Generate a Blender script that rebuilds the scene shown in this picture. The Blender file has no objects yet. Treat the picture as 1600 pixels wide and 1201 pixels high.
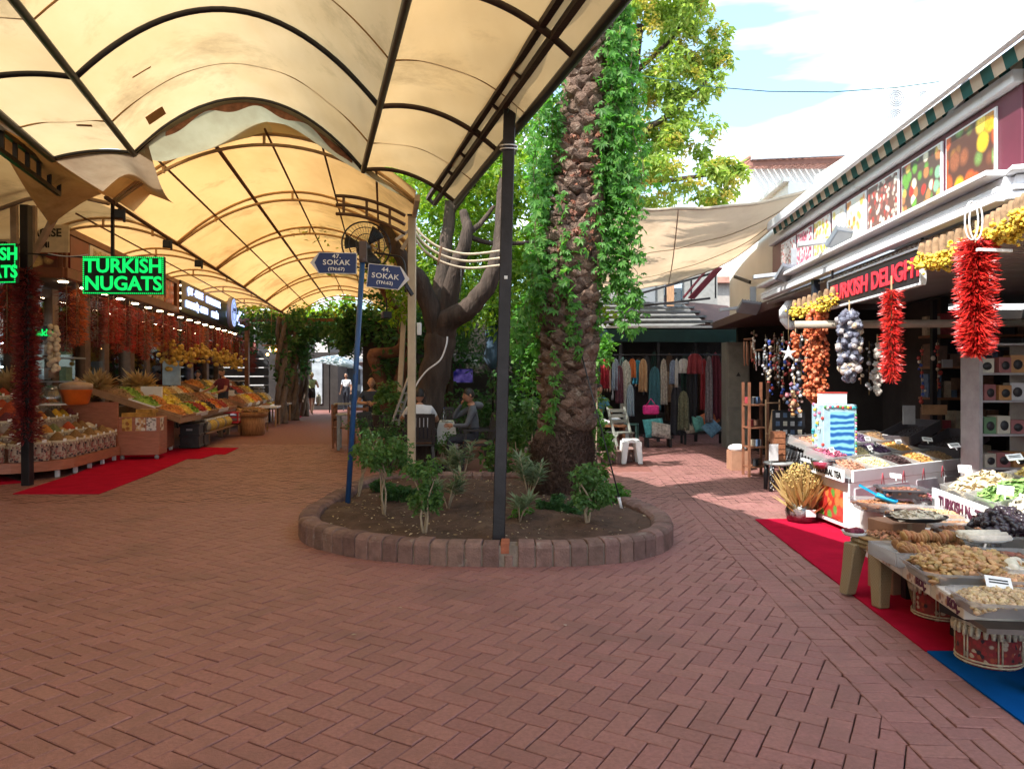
import bpy, math, random
import numpy as np
from math import sin, cos, pi, radians, atan2, sqrt
from mathutils import Vector, Matrix

# ---------------------------------------------------------------- camera, sky, sun, exposure
F = 1155.0; H = 1.5                       # focal length in photo pixels, eye height
sc = bpy.context.scene
cam_d = bpy.data.cameras.new('camera'); cam = bpy.data.objects.new('camera', cam_d)
sc.collection.objects.link(cam); sc.camera = cam
cam_d.sensor_width = 36; cam_d.lens = 36*F/1600
cam_d.shift_y = -8.5/1600
cam_d.clip_start = .05; cam_d.clip_end = 2000
cam.location = (0, 0, H); cam.rotation_euler = (radians(90), 0, 0)

SUN = Vector((.66, .50, -1.0)).normalized()          # direction the light travels
sun_el = math.asin(-SUN.z); sun_az = atan2(-SUN.x, -SUN.y)
w = bpy.data.worlds.new('World'); sc.world = w; w.use_nodes = True
nt = w.node_tree; nt.nodes.clear()
wo = nt.nodes.new('ShaderNodeOutputWorld'); bg = nt.nodes.new('ShaderNodeBackground')
sky = nt.nodes.new('ShaderNodeTexSky'); sky.sky_type = 'NISHITA'; sky.sun_disc = False
sky.sun_elevation = sun_el; sky.sun_rotation = sun_az
sky.dust_density = 2.0; sky.ozone_density = 1.0
tc = nt.nodes.new('ShaderNodeTexCoord'); mp = nt.nodes.new('ShaderNodeMapping')
mp.inputs['Scale'].default_value = (.8, .8, 4.2); mp.inputs['Location'].default_value = (2.7, 1.1, .5)
nz = nt.nodes.new('ShaderNodeTexNoise'); nz.inputs['Scale'].default_value = 1.6; nz.inputs['Detail'].default_value = 6
cr = nt.nodes.new('ShaderNodeValToRGB'); cr.color_ramp.elements[0].position = .50; cr.color_ramp.elements[1].position = .64; cr.color_ramp.elements[0].color = (.10, .10, .10, 1)
mx = nt.nodes.new('ShaderNodeMixRGB'); mx.inputs[2].default_value = (13, 13.3, 14.0, 1)
nt.links.new(tc.outputs['Generated'], mp.inputs[0]); nt.links.new(mp.outputs[0], nz.inputs['Vector'])
nt.links.new(nz.outputs['Fac'], cr.inputs[0]); nt.links.new(cr.outputs[0], mx.inputs[0])
tn = nt.nodes.new('ShaderNodeMixRGB'); tn.blend_type = 'MULTIPLY'; tn.inputs[0].default_value = 1; tn.inputs[2].default_value = (1.0, 1.35, 1.35, 1)
nt.links.new(sky.outputs[0], tn.inputs[1]); nt.links.new(tn.outputs[0], mx.inputs[1]); nt.links.new(mx.outputs[0], bg.inputs[0]); nt.links.new(bg.outputs[0], wo.inputs[0])
bg.inputs['Strength'].default_value = .15
sl = bpy.data.lights.new('sun', 'SUN'); so = bpy.data.objects.new('sun', sl); sc.collection.objects.link(so)
sl.energy = 5.0; sl.angle = radians(.5); sl.color = (1, .955, .88)
so.rotation_euler = SUN.to_track_quat('-Z', 'Y').to_euler()
sc.view_settings.view_transform = 'Standard'; sc.view_settings.look = 'None'
sc.view_settings.exposure = 0.95; sc.view_settings.gamma = 1
sc.cycles.max_bounces = 8; sc.cycles.diffuse_bounces = 4; sc.cycles.transparent_max_bounces = 12
sc.cycles.use_denoising = True
sc.cycles.sample_clamp_indirect = 6

# ---------------------------------------------------------------- geometry helpers
rnd = random.Random(11); NR = np.random.default_rng(5)
COL = sc.collection
def P(px, py, D): return Vector(((px-800)/F*D, D, H+(592-py)/F*D))
def X(px, D): return (px-800)/F*D
def Z(py, D): return H+(592-py)/F*D
TL, TR = -.173, .08                       # the left and the right street
RL, RR = math.atan(.173), -math.atan(.08)
def LS(v, D, z=0): return Vector((v+TL*D, D, z))
def RS(v, D, z=0): return Vector((v+TR*D, D, z))
AN = radians(15.3)
def NS(u, v, z=0): return Vector((-u*sin(AN)+v*cos(AN), u*cos(AN)+v*sin(AN), z))

def cube(sx, sy, sz, c=(0, 0, 0)):
    x, y, z = sx/2, sy/2, sz/2; a, b, d = c
    v = [(a+i*x, b+j*y, d+k*z) for k in (-1, 1) for j in (-1, 1) for i in (-1, 1)]
    f = [(0, 2, 3, 1), (4, 5, 7, 6), (0, 1, 5, 4), (2, 6, 7, 3), (0, 4, 6, 2), (1, 3, 7, 5)]
    return v, f

class MB:
    def __init__(s): s.v = []; s.f = []; s.m = []; s.s = []
    def add(s, v, f, mi=0, sm=False, M=None):
        o = len(s.v)
        if M is not None: v = [M @ Vector(p) for p in v]
        s.v += [tuple(p) for p in v]; s.f += [tuple(i+o for i in q) for q in f]
        s.m += [mi]*len(f); s.s += [sm]*len(f); return s
    def box(s, c, size, mi=0, rz=0, M=None):
        v, f = cube(*size)
        T = Matrix.Translation(c) @ Matrix.Rotation(rz, 4, 'Z')
        if M is not None: T = M @ T
        return s.add(v, f, mi, False, T)
    def bar(s, a, b, wd, ht, mi=0, up=(0, 0, 1)):
        a = Vector(a); b = Vector(b); d = b-a; L = d.length
        if L < 1e-6: return s
        d.normalize(); r = d.cross(Vector(up))
        if r.length < 1e-4: r = d.cross(Vector((0, 1, 0)))
        r.normalize(); u = r.cross(d)
        T = Matrix((r, d, u)).transposed().to_4x4(); T.translation = (a+b)/2
        v, f = cube(wd, L, ht); return s.add(v, f, mi, False, T)
    def tube(s, pts, r, n=8, mi=0, sm=True, cap=True):
        pts = [Vector(p) for p in pts]; k = len(pts)
        rs = r if isinstance(r, (list, tuple)) else [r]*k
        v = []; f = []; pr = None
        for i, p in enumerate(pts):
            d = (pts[min(i+1, k-1)]-pts[max(i-1, 0)])
            if d.length < 1e-9: d = Vector((0, 0, 1))
            d.normalize()
            if pr is None:
                pr = d.orthogonal().normalized()
            else:
                pr = pr-d*pr.dot(d)
                pr = pr.normalized() if pr.length > 1e-5 else d.orthogonal().normalized()
            q = d.cross(pr)
            for j in range(n):
                a = 2*pi*j/n; v.append(p+(pr*cos(a)+q*sin(a))*rs[i])
        for i in range(k-1):
            for j in range(n):
                a = i*n+j; b = i*n+(j+1) % n; f.append((a, b, b+n, a+n))
        if cap: f.append(tuple(range(n-1, -1, -1))); f.append(tuple(range((k-1)*n, k*n)))
        return s.add(v, f, mi, sm)
    def lathe(s, prof, n=16, c=(0, 0, 0), mi=0, sm=True, M=None, wob=0):
        v = []; f = []; k = len(prof)
        for r, z in prof:
            for j in range(n):
                a = 2*pi*j/n; rr = r*(1+wob*(rnd.random()-.5)); v.append((c[0]+rr*cos(a), c[1]+rr*sin(a), c[2]+z))
        for i in range(k-1):
            for j in range(n):
                a = i*n+j; b = i*n+(j+1) % n; f.append((a, b, b+n, a+n))
        if prof[0][0] > 1e-4: f.append(tuple(range(n-1, -1, -1)))
        if prof[-1][0] > 1e-4: f.append(tuple(range((k-1)*n, k*n)))
        return s.add(v, f, mi, sm, M)
    def ball(s, c, r, n=10, m=7, mi=0, M=None, q=1):
        rx, ry, rz = r if isinstance(r, (list, tuple)) else (r, r, r)
        v = []; f = []
        for i in range(m+1):
            t = pi*i/m
            for j in range(n):
                a = 2*pi*j/n; v.append((c[0]+rx*sin(t)*cos(a), c[1]+ry*sin(t)*sin(a), c[2]-rz*cos(t)))
        for i in range(m):
            for j in range(n):
                a = i*n+j; b = i*n+(j+1) % n; f.append((a, b, b+n, a+n))
        return s.add(v, f, mi, True, M)
    def prism(s, poly, z0, z1, mi=0, M=None):
        n = len(poly); v = [(x, y, z0) for x, y in poly]+[(x, y, z1) for x, y in poly]
        f = [tuple(range(n-1, -1, -1)), tuple(range(n, 2*n))]+[(i, (i+1) % n, (i+1) % n+n, i+n) for i in range(n)]
        return s.add(v, f, mi, False, M)
    def quad(s, a, b, c, d, mi=0): return s.add([a, b, c, d], [(0, 1, 2, 3)], mi)
    def grid(s, fn, nu, nv, mi=0, sm=True):
        v = [fn(i/nu, j/nv) for j in range(nv+1) for i in range(nu+1)]
        f = [(j*(nu+1)+i, j*(nu+1)+i+1, (j+1)*(nu+1)+i+1, (j+1)*(nu+1)+i) for j in range(nv) for i in range(nu)]
        return s.add(v, f, mi, sm)
    def build(s, name, mats, parent=None, bev=0, solid=0, loc=None):
        me = bpy.data.meshes.new(name); me.from_pydata(s.v, [], s.f)
        return fin(me, name, mats, parent, s.m, s.s, bev, solid, loc)

def fin(me, name, mats, parent=None, mi=None, sm=None, bev=0, solid=0, loc=None):
    if not isinstance(mats, (list, tuple)): mats = [mats]
    for m in mats: me.materials.append(m)
    if mi is not None and len(mats) > 1: me.polygons.foreach_set('material_index', mi)
    if sm is not None: me.polygons.foreach_set('use_smooth', sm)
    me.update(); o = bpy.data.objects.new(name, me); COL.objects.link(o)
    if parent is not None: o.parent = parent
    if loc is not None: o.location = loc
    if solid:
        m = o.modifiers.new('Solid', 'SOLIDIFY'); m.thickness = solid; m.offset = 0
    if bev:
        m = o.modifiers.new('Bevel', 'BEVEL'); m.width = bev; m.segments = 1; m.limit_method = 'ANGLE'
    return o

def tag(o, label=None, cat=None, group=None, kind=None):
    if label: o['label'] = label
    if cat: o['category'] = cat
    if group: o['group'] = group
    if kind: o['kind'] = kind
    return o
def thing(name, label, cat, loc=(0, 0, 0), rz=0, group=None):
    o = bpy.data.objects.new(name, None); COL.objects.link(o); o.empty_display_size = .1
    o.location = loc; o.rotation_euler = (0, 0, rz); return tag(o, label, cat, group)
def kids(o): return [c for c in COL.objects if c.parent == o]
def dup(root, loc, rz=0, label=None, group=None, scale=None, tree=None):
    def cp(o, par):
        c = o.copy(); COL.objects.link(c); c.parent = par
        for ch in KID.get(o.name) or KID.setdefault(o.name, kids(o)): cp(ch, c)
        return c
    r = cp(root, None); r.location = loc; r.rotation_euler = (0, 0, rz)
    if scale: r.scale = scale if isinstance(scale, tuple) else (scale,)*3
    if label: r['label'] = label
    if group: r['group'] = group
    return r
KID = {}
class First:
    """hands out the source thing the first time, copies after that"""
    def __init__(s, mk): s.mk = mk; s.src = None
    def put(s, loc, rz=0, label=None, group=None, scale=None, rot=None):
        if s.src is None:
            o = s.src = s.mk(); o.location = loc; o.rotation_euler = (0, 0, rz)
            if scale: o.scale = scale if isinstance(scale, tuple) else (scale,)*3
            if label: o['label'] = label
            if group: o['group'] = group
        else: o = dup(s.src, loc, rz, label, group, scale)
        if rot: o.rotation_euler = rot
        return o
ORD = ['first', 'second', 'third', 'fourth', 'fifth', 'sixth', 'seventh', 'eighth', 'ninth', 'tenth', 'eleventh', 'twelfth',
       'thirteenth', 'fourteenth', 'fifteenth', 'sixteenth', 'seventeenth', 'eighteenth', 'nineteenth', 'twentieth']
ORD += ['twenty-'+o for o in ORD[:9]]+['thirtieth']+['thirty-'+o for o in ORD[:9]]+['fortieth']+['forty-'+o for o in ORD[:9]]

def scatter(name, proto, pos, rot, scl, mats, parent=None, mi=None, smooth=True):
    """one mesh of n copies of proto (v,f); pos (n,3), rot euler (n,3), scl (n,) or (n,3)"""
    v, f = proto; v = np.array(v, float); n = len(pos)
    scl = np.asarray(scl, float)
    if scl.ndim == 1: scl = np.repeat(scl[:, None], 3, 1)
    cx, cy, cz = np.cos(rot).T; sx, sy, sz = np.sin(rot).T
    Rm = np.empty((n, 3, 3))
    Rm[:, 0, 0] = cy*cz; Rm[:, 0, 1] = sx*sy*cz-cx*sz; Rm[:, 0, 2] = cx*sy*cz+sx*sz
    Rm[:, 1, 0] = cy*sz; Rm[:, 1, 1] = sx*sy*sz+cx*cz; Rm[:, 1, 2] = cx*sy*sz-sx*cz
    Rm[:, 2, 0] = -sy; Rm[:, 2, 1] = sx*cy; Rm[:, 2, 2] = cx*cy
    V = np.einsum('nij,nkj->nki', Rm, v[None]*scl[:, None, :])+np.asarray(pos)[:, None, :]
    return raw(name, V.reshape(-1, 3), f, len(v), n, mats, parent, smooth, mi)

def raw(name, V, f, nv, n, mats, parent=None, smooth=False, mi=None):
    me = bpy.data.meshes.new(name)
    lens = np.array([len(q) for q in f]); flat = np.concatenate([np.array(q) for q in f])
    idx = (flat[None]+(np.arange(n)*nv)[:, None]).ravel()
    L = np.tile(lens, n); st = np.concatenate([[0], np.cumsum(L)[:-1]])
    me.vertices.add(len(V)); me.vertices.foreach_set('co', np.asarray(V, np.float32).ravel())
    me.loops.add(len(idx)); me.loops.foreach_set('vertex_index', idx.astype(np.int32))
    me.polygons.add(len(L)); me.polygons.foreach_set('loop_start', st.astype(np.int32)); me.polygons.foreach_set('loop_total', L.astype(np.int32))
    me.update(calc_edges=True)
    m = None
    if mi is not None: m = np.repeat(np.asarray(mi), len(f)).astype(np.int32)
    return fin(me, name, mats, parent, m, np.full(len(L), smooth))

LEAF = ([(0, 0, 0), (.3, .42, .06), (0, 1, -.04), (-.3, .42, .06), (0, .45, -.03)], [(0, 1, 4), (1, 2, 4), (2, 3, 4), (3, 0, 4)])
SLIM = ([(0, 0, 0), (.11, .45, .03), (0, 1, -.05), (-.11, .45, .03)], [(0, 1, 2, 3)])
def fan5():
    v = []; f = []
    for k, a in enumerate((-1.25, -.62, 0, .62, 1.25)):
        L = 1-.18*abs(k-2); c, s = cos(a), sin(a); o = len(v)
        for x, y, z in ((0, 0, 0), (.17, .5*L, .04), (0, L, -.1), (-.17, .5*L, .04)): v.append((x*c+y*s, -x*s+y*c, z))
        f.append((o, o+1, o+2, o+3))
    return v, f
FAN = fan5()
def leaves(name, pts, size, mat, parent=None, proto=LEAF, droop=.5, rng=NR):
    n = len(pts); rot = np.stack([rng.normal(-droop, .6, n), rng.normal(0, .5, n), rng.uniform(0, 2*pi, n)], 1)
    return scatter(name, proto, pts, rot, size*rng.uniform(.6, 1.3, n), mat, parent, None, False)
def blobpts(n, c, r, clumps=14, tight=.35, rng=NR, shell=.75):
    """points in clumps spread through an ellipsoid"""
    k = rng.normal(size=(clumps, 3)); k /= np.linalg.norm(k, axis=1)[:, None]; k *= rng.uniform(shell*.4, 1, clumps)[:, None]**.5
    w = rng.uniform(.5, 1.4, clumps); i = rng.choice(clumps, n, p=w/w.sum())
    q = rng.normal(size=(n, 3)); q /= np.linalg.norm(q, axis=1)[:, None]
    q *= (rng.uniform(0, 1, n)**.5)[:, None]*tight*w[i][:, None]
    return (k[i]+q)*np.array(r)+np.array(c)

# ---------------------------------------------------------------- materials
MATS = {}
def nodes(name):
    m = bpy.data.materials.new(name); m.use_nodes = True; t = m.node_tree; t.nodes.clear()
    out = t.nodes.new('ShaderNodeOutputMaterial'); return m, t, out
def N(t, typ, **k):
    n = t.nodes.new(typ)
    for a, b in k.items():
        if a.startswith('i_'):
            key = a[2:]; key = int(key) if key.isdigit() else key.replace('_', ' ')
            n.inputs[key].default_value = b
        else: setattr(n, a, b)
    return n
def c4(c): return (c[0], c[1], c[2], 1)
def mat(name, col, rough=.6, var=.18, scale=6, bump=0, bscale=60, metal=0, isl=0, hue=0, spec=.4, emit=0, ecol=None,
        stretch=None, stain=None, coat=0, sheen=0, alpha=1):
    if name in MATS: return MATS[name]
    m, t, out = nodes(name); b = N(t, 'ShaderNodeBsdfPrincipled'); l = t.links.new
    l(b.outputs[0], out.inputs[0])
    tcn = N(t, 'ShaderNodeTexCoord'); src = tcn.outputs['Object']
    if stretch:
        mpn = N(t, 'ShaderNodeMapping'); mpn.inputs['Scale'].default_value = stretch; l(src, mpn.inputs[0]); src = mpn.outputs[0]
    n1 = N(t, 'ShaderNodeTexNoise', i_Scale=scale, i_Detail=5.0, i_Roughness=.6); l(src, n1.inputs['Vector'])
    r = N(t, 'ShaderNodeMapRange'); r.inputs[1].default_value = .3; r.inputs[2].default_value = .7
    r.inputs[3].default_value = 1-var; r.inputs[4].default_value = 1+var; l(n1.outputs['Fac'], r.inputs[0])
    hsv = N(t, 'ShaderNodeHueSaturation'); hsv.inputs['Color'].default_value = c4(col); l(r.outputs[0], hsv.inputs['Value'])
    if isl or hue:
        g = N(t, 'ShaderNodeNewGeometry')
        if isl:
            r2 = N(t, 'ShaderNodeMapRange'); r2.inputs[3].default_value = 1-isl; r2.inputs[4].default_value = 1+isl
            l(g.outputs['Random Per Island'], r2.inputs[0])
            mu = N(t, 'ShaderNodeMath', operation='MULTIPLY'); l(r.outputs[0], mu.inputs[0]); l(r2.outputs[0], mu.inputs[1]); l(mu.outputs[0], hsv.inputs['Value'])
        if hue:
            r3 = N(t, 'ShaderNodeMapRange'); r3.inputs[3].default_value = .5-hue; r3.inputs[4].default_value = .5+hue
            m7 = N(t, 'ShaderNodeMath', operation='MULTIPLY'); m7.inputs[1].default_value = 7.13; fr = N(t, 'ShaderNodeMath', operation='FRACT')
            l(g.outputs['Random Per Island'], m7.inputs[0]); l(m7.outputs[0], fr.inputs[0]); l(fr.outputs[0], r3.inputs[0]); l(r3.outputs[0], hsv.inputs['Hue'])
    colout = hsv.outputs[0]
    if stain:
        n3 = N(t, 'ShaderNodeTexNoise', i_Scale=stain[1], i_Detail=7.0, i_Roughness=.65); l(tcn.outputs['Object'], n3.inputs['Vector'])
        rr = N(t, 'ShaderNodeMapRange'); rr.inputs[1].default_value = stain[2]; rr.inputs[2].default_value = stain[2]+.12; l(n3.outputs['Fac'], rr.inputs[0])
        mi = N(t, 'ShaderNodeMixRGB'); mi.inputs[2].default_value = c4(stain[0]); l(rr.outputs[0], mi.inputs[0]); l(colout, mi.inputs[1]); colout = mi.outputs[0]
    l(colout, b.inputs['Base Color'])
    b.inputs['Roughness'].default_value = rough; b.inputs['Metallic'].default_value = metal; b.inputs['Specular IOR Level'].default_value = spec
    b.inputs['Coat Weight'].default_value = coat; b.inputs['Sheen Weight'].default_value = sheen
    if emit:
        b.inputs['Emission Color'].default_value = c4(ecol or col); b.inputs['Emission Strength'].default_value = emit
    if bump:
        n2 = N(t, 'ShaderNodeTexNoise', i_Scale=bscale, i_Detail=4.0); l(src, n2.inputs['Vector'])
        bp = N(t, 'ShaderNodeBump'); bp.inputs['Strength'].default_value = min(1, bump); bp.inputs['Distance'].default_value = .012*max(1, bump)
        l(n2.outputs['Fac'], bp.inputs['Height']); l(bp.outputs[0], b.inputs['Normal'])
    MATS[name] = m; return m

def leafmat(name, cols, trans=.45, rough=.5):
    if name in MATS: return MATS[name]
    m, t, out = nodes(name); l = t.links.new
    g = N(t, 'ShaderNodeNewGeometry'); cr = N(t, 'ShaderNodeValToRGB'); cr.color_ramp.interpolation = 'LINEAR'
    e = cr.color_ramp.elements
    while len(e) < len(cols): e.new(.5)
    for i, c in enumerate(cols): e[i].position = i/(len(cols)-1); e[i].color = c4(c)
    l(g.outputs['Random Per Island'], cr.inputs[0])
    d = N(t, 'ShaderNodeBsdfPrincipled'); d.inputs['Roughness'].default_value = rough; d.inputs['Specular IOR Level'].default_value = .35
    tr = N(t, 'ShaderNodeBsdfTranslucent'); mi = N(t, 'ShaderNodeMixShader'); mi.inputs[0].default_value = trans
    h = N(t, 'ShaderNodeHueSaturation'); h.inputs['Saturation'].default_value = 1.15; h.inputs['Value'].default_value = 1.6
    l(cr.outputs[0], d.inputs['Base Color']); l(cr.outputs[0], h.inputs['Color']); l(h.outputs[0], tr.inputs[0])
    l(d.outputs[0], mi.inputs[1]); l(tr.outputs[0], mi.inputs[2]); l(mi.outputs[0], out.inputs[0])
    MATS[name] = m; return m

def clothmat(name, col, col2, trans=.5, scale=1.2, patch=None):
    """translucent awning cloth with weather stains"""
    m, t, out = nodes(name); l = t.links.new
    tcn = N(t, 'ShaderNodeTexCoord'); mpn = N(t, 'ShaderNodeMapping'); mpn.inputs['Scale'].default_value = (1, .45, 1)
    l(tcn.outputs['Object'], mpn.inputs[0])
    n1 = N(t, 'ShaderNodeTexNoise', i_Scale=scale, i_Detail=8.0, i_Roughness=.62); l(mpn.outputs[0], n1.inputs['Vector'])
    cr = N(t, 'ShaderNodeValToRGB'); e = cr.color_ramp.elements; e[0].position = .28; e[0].color = c4(col2); e[1].position = .62; e[1].color = c4(col)
    l(n1.outputs['Fac'], cr.inputs[0]); co = cr.outputs[0]
    n3 = N(t, 'ShaderNodeTexNoise', i_Scale=.55, i_Detail=9.0, i_Roughness=.72); n3.inputs['Distortion'].default_value = .25; l(tcn.outputs['Object'], n3.inputs['Vector'])
    rr = N(t, 'ShaderNodeMapRange'); rr.inputs[1].default_value = .54; rr.inputs[2].default_value = .74; l(n3.outputs['Fac'], rr.inputs[0])
    mi0 = N(t, 'ShaderNodeMixRGB'); mi0.inputs[2].default_value = c4([a*.55 for a in col2]); l(rr.outputs[0], mi0.inputs[0]); l(co, mi0.inputs[1]); co = mi0.outputs[0]
    d = N(t, 'ShaderNodeBsdfDiffuse'); tr = N(t, 'ShaderNodeBsdfTranslucent'); mi = N(t, 'ShaderNodeMixShader'); mi.inputs[0].default_value = trans
    w1 = N(t, 'ShaderNodeTexNoise', i_Scale=1.5, i_Detail=2.0); w1.inputs['Distortion'].default_value = .3
    mp2 = N(t, 'ShaderNodeMapping'); mp2.inputs['Scale'].default_value = (1.6, .5, 1); l(tcn.outputs['Object'], mp2.inputs[0]); l(mp2.outputs[0], w1.inputs['Vector'])
    bp = N(t, 'ShaderNodeBump'); bp.inputs['Strength'].default_value = .30; bp.inputs['Distance'].default_value = .07; l(w1.outputs['Fac'], bp.inputs['Height'])
    l(bp.outputs[0], d.inputs['Normal']); l(bp.outputs[0], tr.inputs['Normal'])
    l(co, d.inputs[0]); l(co, tr.inputs[0]); l(d.outputs[0], mi.inputs[1]); l(tr.outputs[0], mi.inputs[2]); l(mi.outputs[0], out.inputs[0])
    MATS[name] = m; return m

def glassmat(name, tint=(.9, .95, .95), refl=.12, rough=.02):
    if name in MATS: return MATS[name]
    m, t, out = nodes(name); l = t.links.new
    a = N(t, 'ShaderNodeBsdfTransparent'); a.inputs[0].default_value = c4(tint)
    b = N(t, 'ShaderNodeBsdfGlossy'); b.inputs['Roughness'].default_value = rough
    fr = N(t, 'ShaderNodeFresnel'); fr.inputs[0].default_value = 1.45
    mu = N(t, 'ShaderNodeMath', operation='ADD'); mu.inputs[1].default_value = refl-.04
    mi = N(t, 'ShaderNodeMixShader'); l(fr.outputs[0], mu.inputs[0]); l(mu.outputs[0], mi.inputs[0]); l(a.outputs[0], mi.inputs[1]); l(b.outputs[0], mi.inputs[2]); l(mi.outputs[0], out.inputs[0])
    MATS[name] = m; return m

def frostmat(name, col=(.50, .49, .49), a=.55):
    m, t, out = nodes(name); l = t.links.new
    b = N(t, 'ShaderNodeBsdfPrincipled'); b.inputs['Base Color'].default_value = c4(col); b.inputs['Roughness'].default_value = .3
    tp = N(t, 'ShaderNodeBsdfTransparent'); tr = N(t, 'ShaderNodeBsdfTranslucent'); tr.inputs[0].default_value = c4(col)
    m1 = N(t, 'ShaderNodeMixShader'); m1.inputs[0].default_value = .35; m2 = N(t, 'ShaderNodeMixShader'); m2.inputs[0].default_value = a
    l(b.outputs[0], m1.inputs[1]); l(tr.outputs[0], m1.inputs[2]); l(m1.outputs[0], m2.inputs[1]); l(tp.outputs[0], m2.inputs[2]); l(m2.outputs[0], out.inputs[0])
    MATS[name] = m; return m

def glow(name, col, s):
    if name in MATS: return MATS[name]
    m, t, out = nodes(name); e = N(t, 'ShaderNodeEmission'); e.inputs[0].default_value = c4(col); e.inputs[1].default_value = s
    t.links.new(e.outputs[0], out.inputs[0]); MATS[name] = m; return m

def photomat(name, cols, scale=7, bg=None, kind='F1', rough=.35):
    """a printed picture of heaps / fruit: voronoi cells in the print's own colours"""
    if name in MATS: return MATS[name]
    m, t, out = nodes(name); l = t.links.new
    tcn = N(t, 'ShaderNodeTexCoord'); v = N(t, 'ShaderNodeTexVoronoi', i_Scale=scale); v.inputs['Randomness'].default_value = 1.0
    if kind != 'F1': v.distance = kind
    l(tcn.outputs['Object'], v.inputs['Vector'])
    sep = N(t, 'ShaderNodeSeparateColor'); l(v.outputs['Color'], sep.inputs[0])
    cr = N(t, 'ShaderNodeValToRGB'); cr.color_ramp.interpolation = 'CONSTANT'; e = cr.color_ramp.elements
    while len(e) < len(cols): e.new(.5)
    for i, c in enumerate(cols): e[i].position = i/len(cols); e[i].color = c4(c)
    l(sep.outputs[0], cr.inputs[0])
    r = N(t, 'ShaderNodeMapRange'); r.inputs[1].default_value = .42; r.inputs[2].default_value = .66; r.inputs[3].default_value = 0; r.inputs[4].default_value = 1
    l(v.outputs['Distance'], r.inputs[0])
    n = N(t, 'ShaderNodeTexNoise', i_Scale=scale*9, i_Detail=3.0); l(tcn.outputs['Object'], n.inputs['Vector'])
    hs = N(t, 'ShaderNodeHueSaturation'); l(cr.outputs[0], hs.inputs['Color'])
    r2 = N(t, 'ShaderNodeMapRange'); r2.inputs[3].default_value = .45; r2.inputs[4].default_value = 1.5; l(n.outputs['Fac'], r2.inputs[0]); l(r2.outputs[0], hs.inputs['Value'])
    mi = N(t, 'ShaderNodeMixRGB'); mi.inputs[2].default_value = c4(bg or (.05, .03, .02)); l(r.outputs[0], mi.inputs[0]); l(hs.outputs[0], mi.inputs[1])
    b = N(t, 'ShaderNodeBsdfPrincipled'); b.inputs['Roughness'].default_value = rough; l(mi.outputs[0], b.inputs['Base Color']); l(b.outputs[0], out.inputs[0])
    MATS[name] = m; return m

def text(s, size, m, M4, name='lettering', parent=None, bold=.0, align='CENTER', ext=.004, sx=1, sp=1):
    c = bpy.data.curves.new('t', 'FONT'); c.body = s; c.size = size; c.align_x = align; c.align_y = 'CENTER'
    c.offset = bold; c.extrude = ext; c.space_character = sp; c.resolution_u = 3; c.space_line = .82
    o = bpy.data.objects.new('t', c); me = bpy.data.meshes.new_from_object(o); bpy.data.objects.remove(o); bpy.data.curves.remove(c)
    me.materials.clear(); me.transform(Matrix.Diagonal((sx, 1, 1, 1))); me.transform(M4)
    return fin(me, name, m, parent)
def frame(o, r, u):
    """4x4 with local x along r, local y along u"""
    r = Vector(r).normalized(); n = r.cross(Vector(u)).normalized(); u = n.cross(r)
    M4 = Matrix((r, u, n)).transposed().to_4x4(); M4.translation = Vector(o); return M4

WOOD = mat('wood_brown', (.20, .085, .04), .45, .35, 5, .15, 40, stretch=(1, 1, 9))
WOODL = mat('wood_light', (.34, .19, .10), .5, .3, 5, .15, 40, stretch=(1, 9, 1))
STEEL = mat('steel_black', (.022, .020, .024), .42, .4, 5, .2, 60, metal=.3)
STEELB = mat('steel_brown', (.045, .026, .018), .55, .4, 9, .3, 60)
BEIGE = mat('paint_beige', (.56, .44, .31), .5, .16, 3, .1, 50, stain=((.25, .17, .1), 3.5, .66))
WHITE = mat('paint_white', (.76, .76, .77), .42, .07, 3, .05, 60, stain=((.5, .48, .45), 2.5, .62))
GREY = mat('plastic_grey', (.25, .26, .28), .5, .1, 5)
BLACKP = mat('plastic_black', (.02, .02, .023), .4, .3, 9)
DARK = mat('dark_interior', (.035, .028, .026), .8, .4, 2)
GLASS = glassmat('window_glass')
CLEAR = glassmat('clear_plastic', (.82, .84, .84), .16, .25)
FROST = frostmat('frosted_plastic')
TRAYM = mat('tray_plastic', (.62, .62, .60), .35, .08, 5, coat=.2)
TAGM = mat('price_card', (.8, .8, .8), .5, .06, 60)
GREENL = glow('led_green', (.008, .80, .13), .75)
BLUEL = glow('sign_white_blue', (.42, .55, 1.0), 2.2)
TUBE = glow('tube_light', (.75, .9, 1), 3.5)
WARM = glow('bulb_warm', (1, .45, .12), 9)
SPOT = glow('downlight_white', (1, .72, .45), 24)
SPOTB = glow('bulb_cream', (1, .75, .5), 2)
# ---------------------------------------------------------------- ground and paving
g = MB(); S = 400
g.add([(-S, -S, -.03), (S, -S, -.03), (S, S, -.03), (-S, S, -.03)], [(0, 1, 2, 3)])
tag(g.build('ground', mat('ground_sand', (.022, .015, .013), .95, .3, 3, .4, 30, stain=((.24, .18, .15), 1.6, .58))), kind='structure')

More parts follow.
